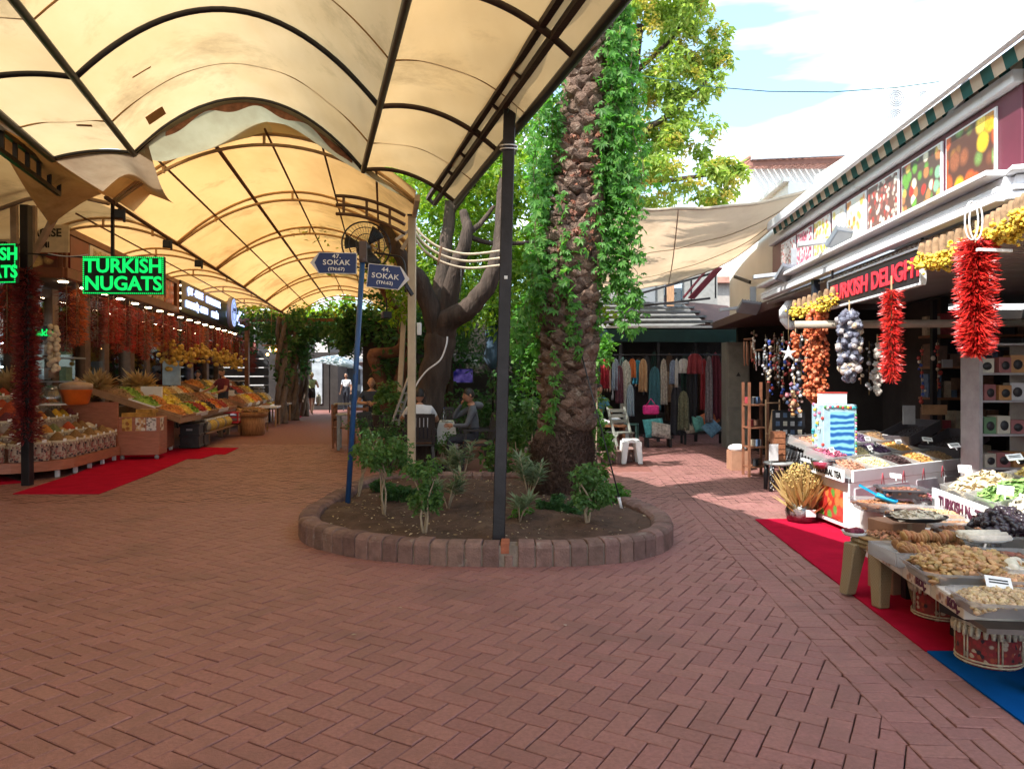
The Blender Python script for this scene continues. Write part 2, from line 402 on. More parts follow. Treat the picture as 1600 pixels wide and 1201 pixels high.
BRICK = mat('clay_paver', (.300, .140, .128), .50, .22, 45, .6, 190, isl=.09, hue=.004, spec=.45, stain=((.235, .115, .104), 1.3, .53))
def clip(poly, a, b, c, keep=1):
    """keep the part where keep*(a x + b y + c) >= 0"""
    out = []; n = len(poly)
    for i in range(n):
        p, q = poly[i], poly[(i+1) % n]; dp = keep*(a*p[0]+b*p[1]+c); dq = keep*(a*q[0]+b*q[1]+c)
        if dp >= 0: out.append(p)
        if (dp >= 0) != (dq >= 0): t = dp/(dp-dq); out.append((p[0]+(q[0]-p[0])*t, p[1]+(q[1]-p[1])*t))
    return out
def inset(poly, d):
    n = len(poly); cx = sum(p[0] for p in poly)/n; cy = sum(p[1] for p in poly)/n; out = []
    for i in range(n):
        p0, p1, p2 = poly[i-1], poly[i], poly[(i+1) % n]
        e1 = Vector((p1[0]-p0[0], p1[1]-p0[1])); e2 = Vector((p2[0]-p1[0], p2[1]-p1[1]))
        if e1.length < 1e-5 or e2.length < 1e-5: return None
        e1.normalize(); e2.normalize(); n1 = Vector((-e1.y, e1.x)); n2 = Vector((-e2.y, e2.x)); k = 1+n1.dot(n2)
        if k < .15: return None
        q = Vector(p1)+(n1+n2)*d/k
        out.append((q.x, q.y))
    return out
def area(poly): return .5*sum(poly[i-1][0]*poly[i][1]-poly[i][0]*poly[i-1][1] for i in range(len(poly)))
PB = MB()
def paver(poly, far):
    poly = [q for i, q in enumerate(poly) if abs(q[0]-poly[i-1][0])+abs(q[1]-poly[i-1][1]) > .004]
    if len(poly) < 3: return
    if area(poly) < 0: poly = poly[::-1]
    if area(poly) < .0005: return
    o = inset(poly, .0023+rnd.random()*.0018)
    if not o or area(o) < .0002: cx = sum(p[0] for p in poly)/len(poly); cy = sum(p[1] for p in poly)/len(poly); o = [(cx+(p[0]-cx)*.95, cy+(p[1]-cy)*.95) for p in poly]
    dz = rnd.uniform(-.0025, .0015); tx, ty = rnd.gauss(0, .010), rnd.gauss(0, .010)
    cx = sum(p[0] for p in o)/len(o); cy = sum(p[1] for p in o)/len(o)
    zz = lambda p: dz+(p[0]-cx)*tx+(p[1]-cy)*ty
    n = len(o)
    if far:
        PB.add([(p[0], p[1], zz(p)) for p in o], [tuple(range(n))]); return
    i = inset(o, .004)
    if not i or area(i) < .0001: i = o
    v = [(p[0], p[1], -.02) for p in o]+[(p[0], p[1], zz(p)-.0035) for p in o]+[(p[0], p[1], zz(p)) for p in i]
    f = [(k, (k+1) % n, (k+1) % n+n, k+n) for k in range(n)]+[(k+n, (k+1) % n+n, (k+1) % n+2*n, k+2*n) for k in range(n)]+[tuple(range(2*n, 3*n))]
    PB.add(v, f)
L0, W0 = .206, .103
# border lines of the right street: x = 1.41+.073 y and x = 1.60+.073 y
def sideA(x, y): return 1.41+.073*y-x       # >0: the square
def herring(ang, org, test, clips, far_at=9, lim=None):
    ca, sa = cos(ang), sin(ang); K = 190
    for i in range(-K, K):
        for j in range(-K, K):
            m = (i-j) % 4              # horizontal bricks fill cells 0 and 1, upright ones cells 3 and 2
            if m == 0: q = (i, j, 2, 1)
            elif m == 3: q = (i, j, 1, 2)
            else: continue
            x0, y0, a, b = q; x0 *= W0; y0 *= W0; a *= W0; b *= W0
            cx = org[0]+(x0+a/2)*ca-(y0+b/2)*sa; cy = org[1]+(x0+a/2)*sa+(y0+b/2)*ca
            if not test(cx, cy): continue
            poly = [(org[0]+x*ca-y*sa, org[1]+x*sa+y*ca) for x, y in ((x0, y0), (x0+a, y0), (x0+a, y0+b), (x0, y0+b))]
            for c in clips: poly = clip(poly, *c)
            paver(poly, cy > far_at)
def vis(cx, cy): return abs(cx) < .73*cy+.7 and cy > 1.6
# square and left street
herring(radians(-30), (0, 6), lambda x, y: vis(x, y) and y < 17 and sideA(x, y) > -.15 and x > -7.6-.17*y+1.2*0 and not (abs(x+.27+.03*(y-7)) < 1.45 and 6.5 < y < 10) and (y < 12 or x < -1.2),
        [(-1, .073, 1.41)])
# header band
n = 0
for k in range(int(20/W0)):
    y0 = 1.6+k*W0*1.0
    for s, w2 in ((0, .19),):
        x0 = 1.41+.073*y0+.0; paver([(x0+.003, y0), (x0+.19, y0-.014), (x0+.19, y0+W0-.014), (x0+.003, y0+W0)], y0 > 9)
# right street
herring(radians(-4.2), (1.7, 3), lambda x, y: vis(x, y) and y < 21 and sideA(x, y) < -.02 and x < 2.6+.16*y, [(1, -.073, -1.60)])
tag(PB.build('paving', BRICK), kind='structure')
# far paving beyond the single bricks: same clay colour
g = MB()
g.add([(-17, 17, -.006), (-1.0, 17, -.006), (-1.0, 70, -.006), (-24, 70, -.006)], [(0, 1, 2, 3)])
g.add([(-1.0, 11.5, -.008), (3.0, 11.5, -.008), (3.0, 60, -.008), (-1.0, 60, -.008)], [(0, 1, 2, 3)])
g.add([(2.95, 21, -.006), (16, 21, -.006), (16, 60, -.006), (2.95, 60, -.006)], [(0, 1, 2, 3)])
tag(g.build('path', mat('clay_far', (.21, .085, .07), .65, .25, 14)), kind='structure')

# ---------------------------------------------------------------- planter
def ring(t, grow=0):
    """outline of the planter: t in 0..1, anticlockwise from the back left"""
    return None
ctrl = [(-2.0, 9.9), (-2.1, 8.9), (-2.13, 8.0), (-2.12, 7.4), (-1.9, 6.75), (-1.38, 6.25), (-.75, 5.98), (-.1, 5.9), (.5, 5.93), (1.0, 6.1), (1.38, 6.5), (1.53, 7.1), (1.5, 7.7), (1.36, 8.3), (1.1, 9.1), (.75, 9.9), (.1, 10.35), (-.9, 10.5), (-1.6, 10.35)]
def cr_spline(ps, n, closed=True):
    out = []; k = len(ps)
    for i in range(k if closed else k-1):
        p0, p1, p2, p3 = [Vector(ps[(i+d) % k if closed else min(max(i+d, 0), k-1)]) for d in (-1, 0, 1, 2)]
        for j in range(n):
            t = j/n; out.append(.5*((2*p1)+(p2-p0)*t+(2*p0-5*p1+4*p2-p3)*t*t+(3*p1-p0-3*p2+p3)*t**3))
    if not closed: out.append(Vector(ps[-1]))
    return out
OUT = cr_spline(ctrl, 24)
lens = [0]
for i in range(len(OUT)): lens.append(lens[-1]+(OUT[(i+1) % len(OUT)]-OUT[i]).length)
def at_len(s):
    s %= lens[-1]
    for i in range(len(OUT)):
        if lens[i+1] >= s:
            t = (s-lens[i])/(lens[i+1]-lens[i]+1e-9); a, b = OUT[i], OUT[(i+1) % len(OUT)]; return a.lerp(b, t), (b-a).normalized()
planter = thing('brick_planter', 'low rounded planter edged with upright red bricks in the middle of the square', 'planter', (-.3, 8, 0))
PO = Vector((-.3, 8, 0))
CURB = mat('curb_brick', (.19, .115, .10), .85, .25, 14, .9, 60, isl=.22, hue=.008, stain=((.30, .26, .23), 5.5, .60))
MORT = mat('mortar_grey', (.22, .18, .15), .9, .3, 10, .8, 50)
nb = int(lens[-1]/.142); cb = MB()
for k in range(nb):
    p, d = at_len((k+.5)*lens[-1]/nb); nrm = Vector((-d.y, d.x)); c = p+nrm*.10
    hgt = .215+rnd.uniform(-.008, .008); wdt = lens[-1]/nb-.012
    a = Vector((p.x, p.y, 0)); T = Matrix.Translation((c.x-PO.x, c.y-PO.y, hgt/2-.02)) @ Matrix.Rotation(atan2(d.y, d.x)+rnd.gauss(0, .015), 4, 'Z') @ Matrix.Rotation(rnd.gauss(0, .02), 4, 'X')
    if (p-Vector((-.0, 5.9))).length < .09:        # the broken brick at the front
        cb.box((0, 0, -.05), (wdt*.5, .2, hgt*.55), 0, 0, T); cb.box((-.03, 0, .06), (.07, .18, .09), 1, 0, T); continue
    # brick with rounded top
    pr = [(-.1, -hgt/2), (.1, -hgt/2), (.1, hgt/2-.04), (.07, hgt/2-.008), (.02, hgt/2), (-.05, hgt/2-.002), (-.085, hgt/2-.016), (-.1, hgt/2-.045)]
    n = len(pr); v = [(-wdt/2, y, z) for y, z in pr]+[(wdt/2, y, z) for y, z in pr]
    cb.add(v, [tuple(range(n-1, -1, -1)), tuple(range(n, 2*n))]+[(i, (i+1) % n, (i+1) % n+n, i+n) for i in range(n)], 0, False, T)
cb.build('curb_bricks', [CURB, mat('brick_orange', (.34, .11, .06), .8, .2, 20)], planter, bev=.006)
mo = MB(); NO = len(OUT)
pts = []
for i in range(NO):
    a, b = OUT[i], OUT[(i+1) % NO]; d = (b-a).normalized(); nn = Vector((-d.y, d.x)); pts.append((a, nn))
v = []; f = []
for a, nn in pts:
    for off, z in ((.016, -.02), (.014, .165), (.18, .165)): q = a+nn*off-Vector((PO.x, PO.y)); v.append((q.x, q.y, z))
for i in range(NO):
    j = (i+1) % NO
    for k in range(2): f.append((i*3+k, j*3+k, j*3+k+1, i*3+k+1))
mo.add(v, f); mo.build('mortar', MORT, planter)
def soilz(x, y): return .12+.035*sin(x*2.1+.3)*cos(y*1.7)+.02*sin(x*7+y*5)+.09*math.exp(-((x-.72)**2+(y-8.9)**2)/.5)
so_ = MB(); cen = Vector((-.3, 8.2)); v = [(cen.x-PO.x, cen.y-PO.y, soilz(*cen))]; f = []; RNG = 22
for r_ in range(1, RNG+1):
    for i in range(0, NO, 3):
        a, nn = pts[i]; e = a+nn*.15; q = cen.lerp(e, r_/RNG); v.append((q.x-PO.x, q.y-PO.y, soilz(q.x, q.y)+rnd.uniform(-.011, .011)))
m_ = NO//3
for i in range(m_): f.append((0, 1+i, 1+(i+1) % m_))
for r_ in range(RNG-1):
    for i in range(m_): a = 1+r_*m_+i; b = 1+r_*m_+(i+1) % m_; f.append((a, a+m_, b+m_, b))
so_.add(v, f, 0, True)
SOIL = mat('soil', (.085, .050, .036), .95, .4, 7, 1.0, 70, stain=((.13, .085, .06), 3, .55))
tag(so_.build('soil', SOIL, planter))
def inpl(x, y, m=.25):
    c = False; q = [(a+nn*m) for a, nn in pts[::6]]
    for i in range(len(q)):
        p, r = q[i-1], q[i]
        if (p.y > y) != (r.y > y) and x < (r.x-p.x)*(y-p.y)/(r.y-p.y)+p.x: c = not c
    return c
pp = []
while len(pp) < 700:
    x, y = rnd.uniform(-2.1, 1.5), rnd.uniform(6, 10.2)
    if inpl(x, y): pp.append((x, y, soilz(x, y)+.012))
pp = np.array(pp); r3 = NR.uniform(-.5, .5, (700, 3)); r3[:, 2] *= 6
tag(scatter('fallen_leaves', LEAF, pp, r3, NR.uniform(.012, .04, 700), leafmat('dry_leaf', [(.25, .16, .07), (.5, .4, .22), (.16, .09, .05), (.62, .55, .4)], .1), None), 'pale dry leaf bits and chips strewn over the planter soil', 'leaf litter', kind='stuff')
# scraps on the paving
pp = np.stack([NR.uniform(-4, 2.6, 26), NR.uniform(3, 12, 26), np.full(26, .004)], 1)
pp = pp[[not inpl(p[0], p[1], -.05) for p in pp]]; k = len(pp)
tag(scatter('litter', LEAF, pp, np.stack([np.zeros(k), np.zeros(k), NR.uniform(0, 6, k)], 1), NR.uniform(.015, .04, k), leafmat('scrap', [(.6, .55, .45), (.35, .25, .12), (.7, .7, .7)], .1), None), 'tiny leaf scraps and paper crumbs scattered on the brick paving', 'litter', kind='stuff')

# ---------------------------------------------------------------- carpets
RED = mat('carpet_red', (.46, .010, .040), 1, .16, 4, .8, 260, spec=.02, stain=((.33, .006, .02), 2.5, .6))
BLUEC = mat('carpet_blue', (.004, .085, .33), 1, .16, 4, .8, 260, spec=.02)
def carpet(name, pts2, mt, label):
    x0 = sum(p[0] for p in pts2)/len(pts2); y0 = sum(p[1] for p in pts2)/len(pts2)
    pl = [(x-x0, y-y0) for x, y in pts2]
    if area(pl) < 0: pl = pl[::-1]
    b = MB(); b.prism(pl, .001, .011); o = b.build(name, mt, None, loc=(x0, y0, 0)); tag(o, label, 'carpet'); return o
def gp(px, py): q = G_(px, py); return (q[0], q[1])
def G_(px, py, z=0): D = (H-z)*F/(py-592); return P(px, py, D)
a1 = [gp(20, 772), gp(155, 772), gp(238, 740), gp(293, 717), gp(313, 717), gp(337, 710), gp(352, 710), gp(373, 700), gp(300, 699), gp(190, 706), gp(120, 740)]
carpet('red_carpet', a1, RED, 'long red carpet with a stepped edge in front of the left spice stall')
carpet('red_carpet', [gp(-90, 766), gp(36, 754), gp(-20, 737), gp(-150, 737)], RED, 'red carpet at the far left edge beyond the chilli-wrapped post')
carpet('red_carpet', [gp(428, 653), gp(470, 652), gp(474, 644), gp(436, 643)], RED, 'small far red carpet near the walking woman on the left street')
e1 = gp(1180, 812); e2 = gp(1446, 1018)
carpet('red_carpet', [e1, e2, (4.3, e2[1]), (4.3, e1[1]+.1)], RED, 'wide red carpet under the brown stool and the right hand stall')
e3 = gp(1447, 1018); carpet('blue_carpet', [(e3[0], e3[1]-.012), gp(1620, 1147), (4.3, 2.9), (4.3, e3[1]-.012)], BLUEC, 'blue carpet at the right front corner under the patterned drum')

# ---------------------------------------------------------------- near canopy
KS = 1.0
VAL = [(-1.925, 2.56), (.632, 2.56)]
def prof(v):
    if v < -2.75-1e-6:          # further bays out on the left
        b = (-v-2.75) % 2.5; return 2.43+.62*(1-((b-1.25)/1.25)**2)
    if v < -1.925: t = -1.925-v; return 2.56+.088*t-.298*t*t
    if v < .632: t = (v+.6465)/1.2785; return 2.56+.74*(1-t*t)
    t = v-.632; return 2.56+.2355*t-.449*t*t
ROWS = [9.23-2.19*k for k in range(8)]
NO_ = NS(0, 0, 0)
can = thing('market_canopy', 'cream cloth canopy on arched dark steel ribs over the near square', 'canopy', (0, 0, 0))
CL = clothmat('canopy_cloth', (.70, .52, .29), (.62, .43, .21), .38, .9)
CLR = clothmat('canopy_tan', (.66, .45, .22), (.58, .37, .16), .34, .9)
def panel(v0, v1, n, name, sag=.03):
    b = MB()
    def fn(a, c):
        v = v0+(v1-v0)*a; u = ROWS[0]+.04+(ROWS[-1]-ROWS[0])*c; ph = ((ROWS[0]-u)/2.19) % 1
        z = H+prof(v)+.035-sag*sin(pi*ph)*(.4+.6*sin(pi*a))+.012*sin(v*9+u*2.3)*sin(u*5.1+v)
        return NS(u, v, z)
    b.grid(fn, n, 7*14); return b.build(name, CLR if v0 > 0 else CL, can)
panel(-1.925, .632, 40, 'cloth_panel'); panel(.632, 1.80, 20, 'cloth_panel'); panel(-2.75, -1.925, 14, 'cloth_panel')
panel(-5.25, -2.75, 24, 'cloth_panel'); panel(-7.75, -5.25, 24, 'cloth_panel')  # outer left bays, carried on out of view to shade the left ground
def arch(u, v0, v1, r=.028, n=26):
    return [NS(u, v0+(v1-v0)*k/n, H+prof(v0+(v1-v0)*k/n)) for k in range(n+1)]
for i, u in enumerate(ROWS[:7]):
    for v0, v1 in ((-1.925, .632), (.632, 1.785), (-2.75, -1.925), (-5.25, -2.75)):
        b = MB(); b.tube(arch(u, v0, v1), .026, 8); b.build('rib', STEELB if v1 > 1 else STEEL, can)
        if i < 6 and v1 < 1.9 and v0 > -3:        # thin intermediate rib, tan
            um = u-1.0; b = MB(); b.tube([p+Vector((0, 0, .018)) for p in arch(um, v0, v1)], .009, 6); b.build('thin_rib', mat('rib_tan', (.42, .24, .09), .6), can)
for v0, dz, r in ((-1.925, 2.55, .034), (.632, 2.55, .034), (1.785, 2.235, .04), (-2.75, 2.43, .04), (-5.25, 2.43, .04)):
    b = MB(); b.tube([NS(ROWS[0], v0, H+dz), NS(ROWS[-1], v0, H+dz)], r, 8); b.build('purlin', STEEL, can)
def truss(v0, z1, z2, u0, u1, mt=STEELB):
    b = MB()
    v1_ = v0-.085 if mt is STEELB else v0
    b.bar(NS(u0, v0, z1), NS(u1, v0, z1), .05, .05); b.bar(NS(u0, v1_, z2), NS(u1, v1_, z2), .05, .05)
    k = 0; u = u0
    while u > u1:
        b.bar(NS(u, v0, z1), NS(u, v1_, z2), .045, .03, up=NS(1, 0)); u -= .72 if mt is STEELB else .36
    return b.build('truss', mt, can)
truss(1.62, H+2.36, H+2.43, 9.9, -5); truss(-3.05, H+2.33, H+2.55, 10.5, -5, STEEL)
pt = P(779, 845, 6.3); b = MB(); pb = Vector((pt.x, 6.3, .10)); ptop = P(797, 148, 6.45)
b.bar(pb, ptop, .105, .105, up=(0, 1, 0)); b.box((pb.x, pb.y, .13), (.12, .12, .02)); po = b.build('post', STEEL, can, bev=.006)
b = MB(); q = pb.lerp(ptop, .585); b.box((q.x+.005, q.y-.058, q.z), (.028, .004, .028)); b.build('sticker', TAGM, can)
b = MB()
for dz in (0, .03): q = pb.lerp(ptop, .875); b.tube([(q.x+.075*cos(a), q.y+.075*sin(a), q.z+dz+.01*sin(a)) for a in np.linspace(0, 2*pi, 17)], .006, 5)
b.build('wire_tie', WHITE, can)
for x in (795, 806, 820):
    b = MB(); a = P(x, 120, 6.3); b.tube([a, a+Vector((.01, 0, -.25)), a+Vector((-.01, .02, -.25-.2*(x-790)/20))], .003, 4); b.build('cord', mat('cord_green', (.05, .13, .10)), can)
# brown repair patches glued on the cloth
PATCH = mat('patch_tan', (.42, .21, .07), .9, .15)
for (u, v, w_, h_, a) in ((7.75, -1.55, .20, .07, -.5), (8.35, -2.2, .14, .05, .3), (8.8, -1.62, .22, .14, .4)):
    b = MB(); cz = H+prof(v)+.0; T = frame(NS(u, v, cz), NS(.1, 1, (prof(v+.05)-prof(v-.05))*10), NS(1, a)); b.box((0, 0, 0), (w_, h_, .004), 0, 0, T); b.build('patch', PATCH, can)
# black post on the left, base at the carpet
b = MB(); q = G_(43, 758); b.bar(q, Vector((q.x-.02, q.y, H+2.45)), .115, .115, up=(0, 1, 0)); LPOST = q.copy()
b.build('post', STEEL, can, bev=.006)

# ---------------------------------------------------------------- far vaulted canopy over the left street
van = thing('vaulted_canopy', 'long amber barrel canopy on beige double ribs over the left street', 'canopy')
CL2 = clothmat('canopy_amber', (.72, .42, .16), (.58, .31, .10), .42, .7)
def pf2(v):
    if v < -6: return 2.3
    if v < -3.5: t = (v+4.75)/1.25; return 2.3+.42*(1-t*t)
    t = (v+1.55)/1.95; return 2.3+.86*(1-t*t)
R2 = [9.55, 12.5, 15.4, 18.4, 21.8, 25.1, 28.0]
def panel2(v0, v1, n, D0=9.2, D1=28):
    b = MB()
    def fn(a, c):
        v = v0+(v1-v0)*a; D = D0+(D1-D0)*c; return LS(v, D, H+pf2(v)+.03+.01*sin(v*7+D*2))
    b.grid(fn, n, 60); return b.build('cloth_panel', CL2, van)
panel2(-3.5, .4, 40); panel2(-8.0, -3.5, 26, 7.6)  # side panel stretched left and nearer to block a sun patch
RIB2 = mat('rib_beige', (.50, .32, .15), .5, .15, 5)
for D in R2:
    for v0, v1 in ((-3.5, .4), (-6.0, -3.5)):
        if D < 10 and v0 < -4: continue
        b = MB(); n = 24
        for off, dd in ((0, 0), (-.13, .02)):
            b.tube([LS(v0+(v1-v0)*k/n, D+dd, H+pf2(v0+(v1-v0)*k/n)+off*(.25+.75*sin(pi*k/n))) for k in range(n+1)], .022, 6)
        for k in (4, 12, 20): v = v0+(v1-v0)*k/n; b.bar(LS(v, D, H+pf2(v)), LS(v, D, H+pf2(v)-.12), .03, .03)
        b.build('rib', RIB2, van)
PUR = mat('purlin_brown', (.12, .055, .025), .5, .3)
for v in (-3.5, -2.85, -2.2, -1.5, -.8, -.1, -5.0):
    b = MB(); b.tube([LS(v, 9.3 if v > -4 else 12, H+pf2(v)-.02), LS(v, 28, H+pf2(v)-.02)], .028 if v in (-3.5, -2.2) else .016, 6); b.build('purlin', PUR, van)
b = MB(); b.bar(LS(.42, 9.3, H+2.28), LS(.42, 28, H+2.28), .06, .08); b.build('purlin', BEIGE, van)
# beige posts
def post(px, py0, D, px1, py1, wd, label=None, zb=.1):
    a = P(px, py0, D); a.z = zb; c = P(px1, py1, D+.01); b = MB(); b.bar(a, c, wd, wd, up=(0, 1, 0)); return b
post(643, 738, 10.3, 644, 338, .105).build('post', BEIGE, van, bev=.005)
b = MB(); q = P(643, 728, 10.3); b.box((q.x, q.y, .2), (.125, .125, .12)); b.box((P(644, 338, 10.3).x, 10.3, Z(338, 10.3)+.01), (.12, .12, .02)); b.build('post_shoe', STEEL, van)
post(620, 662, 15.5, 634, 440, .10, zb=0).build('post', BEIGE, van)
b = MB(); q = P(652, 514, 10.3); b.box((q.x+.03, q.y-.02, q.z), (.06, .05, .17)); b.build('junction_box', WHITE, van, bev=.006)
b = MB(); b.bar(P(640, 372, 10.3), P(628, 390, 10.3), .05, .05); b.bar(P(640, 360, 10.3), P(618, 375, 10.2), .04, .04); b.build('bracket', BEIGE, van)
# brown truss arch piece above the fan
b = MB()
for dy in (0, 14, 28): b.tube([P(525+k*12, 306+dy+3.2*k*k*.12, 9.6) for k in range(10)], .022, 6)
for k in (1, 4, 7): b.bar(P(525+k*12, 306+3.2*k*k*.12, 9.6), P(525+k*12, 334+3.2*k*k*.12, 9.6), .03, .03)
b.build('rib', PUR, van)
# slack tarpaulin joining the two canopies
TARP = clothmat('tarp_green', (.44, .42, .28), (.30, .26, .16), .38, 2)
b = MB()
def fn(a, c):
    v = -1.9+2.65*a; top = NS(9.2, v, H+prof(min(v, .63))-.02); D2 = 9.75
    q = Vector((-3.9+4.45*a, 9.3, 0)); lo = LS(-2.6+3.05*a, 9.6, H+pf2(-2.6+3.05*a)+.02-.06*sin(a*9))
    r = top.lerp(lo, c); r.z -= .18*sin(pi*c)*(.6+.4*sin(a*11)); return r
b.grid(fn, 40, 12); tag(b.build('tarpaulin', TARP, None), 'slack grey green tarpaulin bridging the two canopies above the street signs', 'tarpaulin')
b = MB()
def fn(a, c):
    top = NS(9.2, -3.4+1.62*a, H+prof(-3.4+1.62*a)-.02); lo = LS(-4.6+1.7*a, 10.2, H+2.12+.32*sin(pi*a)+.30*a)
    r = top.lerp(lo, c); r.z -= .16*sin(pi*c)*(.5+.5*sin(a*14)); return r
b.grid(fn, 30, 12); tag(b.build('tarpaulin', clothmat('tarp_brown', (.44, .32, .20), (.26, .17, .10), .32, 2), None), 'crumpled brownish tarpaulin at the left end of the near canopy above the shop corner', 'tarpaulin')
# dark torn strip hanging at the edge of the cloth
b = MB(); b.grid(lambda a, c: NS(9.25, -1.6+2.1*a, H+prof(-1.6+2.1*a)-.02-.08*c*(1+.5*sin(a*23))), 40, 2)
tag(b.build('torn_hem', mat('hem_brown', (.22, .10, .06), .9, .4, 12), None), 'torn brown hem hanging along the last dark rib of the near canopy', 'cloth hem')
# ---------------------------------------------------------------- palm
G1 = leafmat('ivy_leaf', [(.05, .13, .03), (.09, .24, .045), (.13, .32, .06), (.07, .18, .04), (.20, .36, .09)], .5)
G2 = leafmat('tree_leaf', [(.09, .19, .03), (.16, .28, .045), (.24, .36, .06), (.32, .38, .07)], .55)
G3 = leafmat('dark_leaf', [(.028, .075, .028), (.045, .12, .04), (.075, .17, .05), (.035, .09, .03)], .4)
G4 = leafmat('shrub_leaf', [(.05, .12, .03), (.09, .19, .05), (.13, .25, .07), (.07, .15, .06)], .35)
GY = leafmat('golden_leaf', [(.16, .26, .05), (.26, .36, .08), (.36, .42, .10), (.12, .21, .04)], .5)
YEL = leafmat('yellow_pods', [(.42, .38, .08), (.55, .46, .12), (.36, .36, .08), (.48, .36, .10)], .35)
BARK = mat('bark_dark', (.058, .040, .031), .95, .45, 7, 2.2, 30, stretch=(1, 1, .22))
PBARK = mat('palm_bark', (.15, .092, .066), .95, .45, 14, 2.0, 60, isl=.4, stain=((.34, .26, .20), 9, .57))
ROOT = mat('palm_root', (.085, .05, .038), .95, .4, 14, 1.2, 60, isl=.35)
DP = 8.8
pal = thing('palm_tree', 'thick palm trunk with diamond leaf scars rising from the planter, wrapped in creeper', 'palm tree', (X(880, DP), DP, .1))
PX = [(882, -.02, .46), (880, .18, .42), (879, .42, .41), (878, .60, .405), (880, .72, .36), (884, .80, .305), (886, 1.1, .30), (887, 1.6, .305), (888, 2.2, .31), (893, 2.9, .31), (902, 3.5, .285), (909, 4.2, .265), (916, 5.0, .25), (924, 6.2, .24), (930, 7.5, .24), (934, 8.6, .26)]
PB_ = pal.location.copy()
tp = [Vector((X(a, DP)-PB_.x, 0, z-.0)) for a, z, r in PX]
tr_ = [r-.03 for a, z, r in PX]
b = MB(); b.tube(tp, tr_, 18); tk = b.build('trunk', ROOT, pal)
def trunk_at(z):
    for i in range(len(PX)-1):
        z0, z1 = PX[i][1], PX[i+1][1]
        if z0 <= z <= z1:
            t = (z-z0)/(z1-z0); return tp[i].lerp(tp[i+1], t), PX[i][2]*(1-t)+PX[i+1][2]*t
    return tp[-1], PX[-1][2]
SC = ([(-.5, 0, -.5), (.5, 0, -.5), (.62, .1, 0), (-.62, .1, 0), (-.3, .75, .28), (.3, .75, .28), (0, .1, .62), (-.42, .7, .0), (.42, .7, .0), (0, .55, -.36)],
      [(0, 1, 9), (0, 9, 7, 3), (1, 2, 8, 9), (9, 8, 5, 4, 7), (3, 7, 4, 6), (2, 6, 5, 8), (4, 5, 6)])
pos = []; rot = []; scl = []; row = 0; z = .84
while z < 8.6:
    c, r = trunk_at(z); n = 9
    for k in range(n):
        a = 2*pi*(k+.5*(row % 2))/n+rnd.gauss(0, .07)
        if sin(a) > .75: continue
        rr = r-.045; pos.append((c.x+rr*cos(a), c.y+rr*sin(a), z+rnd.gauss(0, .008)+c.z*0)); rot.append((rnd.uniform(.1, .5), rnd.gauss(0, .12), a-pi/2))
        s0 = 2*pi*r/n; scl.append((s0*rnd.uniform(.75, 1.1), rnd.uniform(.07, .19), rnd.uniform(.09, .16)))
    z += .088; row += 1
scatter('leaf_scars', SC, np.array(pos), np.array(rot), np.array(scl), PBARK, pal, None, False)
n = 1500; zz = NR.uniform(.8, 7, n); pos = []; rot = []
for z in zz:
    c, r = trunk_at(z); a = rnd.uniform(-pi, .35); rr = r-.02; pos.append((c.x+rr*cos(a), c.y+rr*sin(a), z)); rot.append((rnd.uniform(-1.2, 1.2), rnd.gauss(0, .7), a-pi/2))
scatter('trunk_fibres', ([(-.05, 0, 0), (.05, 0, 0), (.03, 1, .1), (-.03, 1, .1)], [(0, 1, 2, 3)]), np.array(pos), np.array(rot), NR.uniform(.05, .12, n), PBARK, pal, None, False)
# fibrous roots of the bulging base
n = 5200; zz = NR.uniform(0.0, .80, n); aa = NR.uniform(-pi, .35, n); pos = []; rot = []
for z, a in zip(zz, aa):
    c, r = trunk_at(z); rr = r-.02+NR.uniform(-.01, .03); pos.append((c.x+rr*cos(a), c.y+rr*sin(a), z)); rot.append((-2.5+NR.normal(0, .35), NR.normal(0, .4), a-pi/2))
scatter('root_fibres', ([(-.09, 0, 0), (.09, 0, 0), (.05, 1, .1), (-.05, 1, .1)], [(0, 1, 2, 3)]), np.array(pos), np.array(rot), NR.uniform(.04, .10, n), ROOT, pal, None, False)
# crown, above the frame, throws its shade on the square
b = MB(); c, r = trunk_at(8.6); fp = []; fr = []
for k in range(30):
    a = 2*pi*k/30*2.4; el = rnd.uniform(.1, 1.2); L = 2.3; prev = None; rach = []
    for i in range(9):
        t = i/8; rad = L*t*cos(el*.8); zz_ = 8.5+L*t*sin(el)-1.0*t*t; p = Vector((c.x+rad*cos(a), rad*sin(a), zz_)); rach.append(p)
    b.tube(rach, [.03*(1-.8*i/8) for i in range(9)], 4)
    for i in range(40):
        t = .15+.85*i/40; j = min(int(t*8), 7); p = rach[j].lerp(rach[j+1], t*8-j)
        for sd in (-1, 1): fp.append(p); fr.append((-.5, 0, a+sd*1.0-pi/2))
b.build('fronds', G3, pal)
scatter('frond_leaflets', SLIM, np.array(fp), np.array(fr), NR.uniform(.35, .55, len(fp))[:, None]*np.array([[.6, 1, 1]]), G4, pal, None, False)

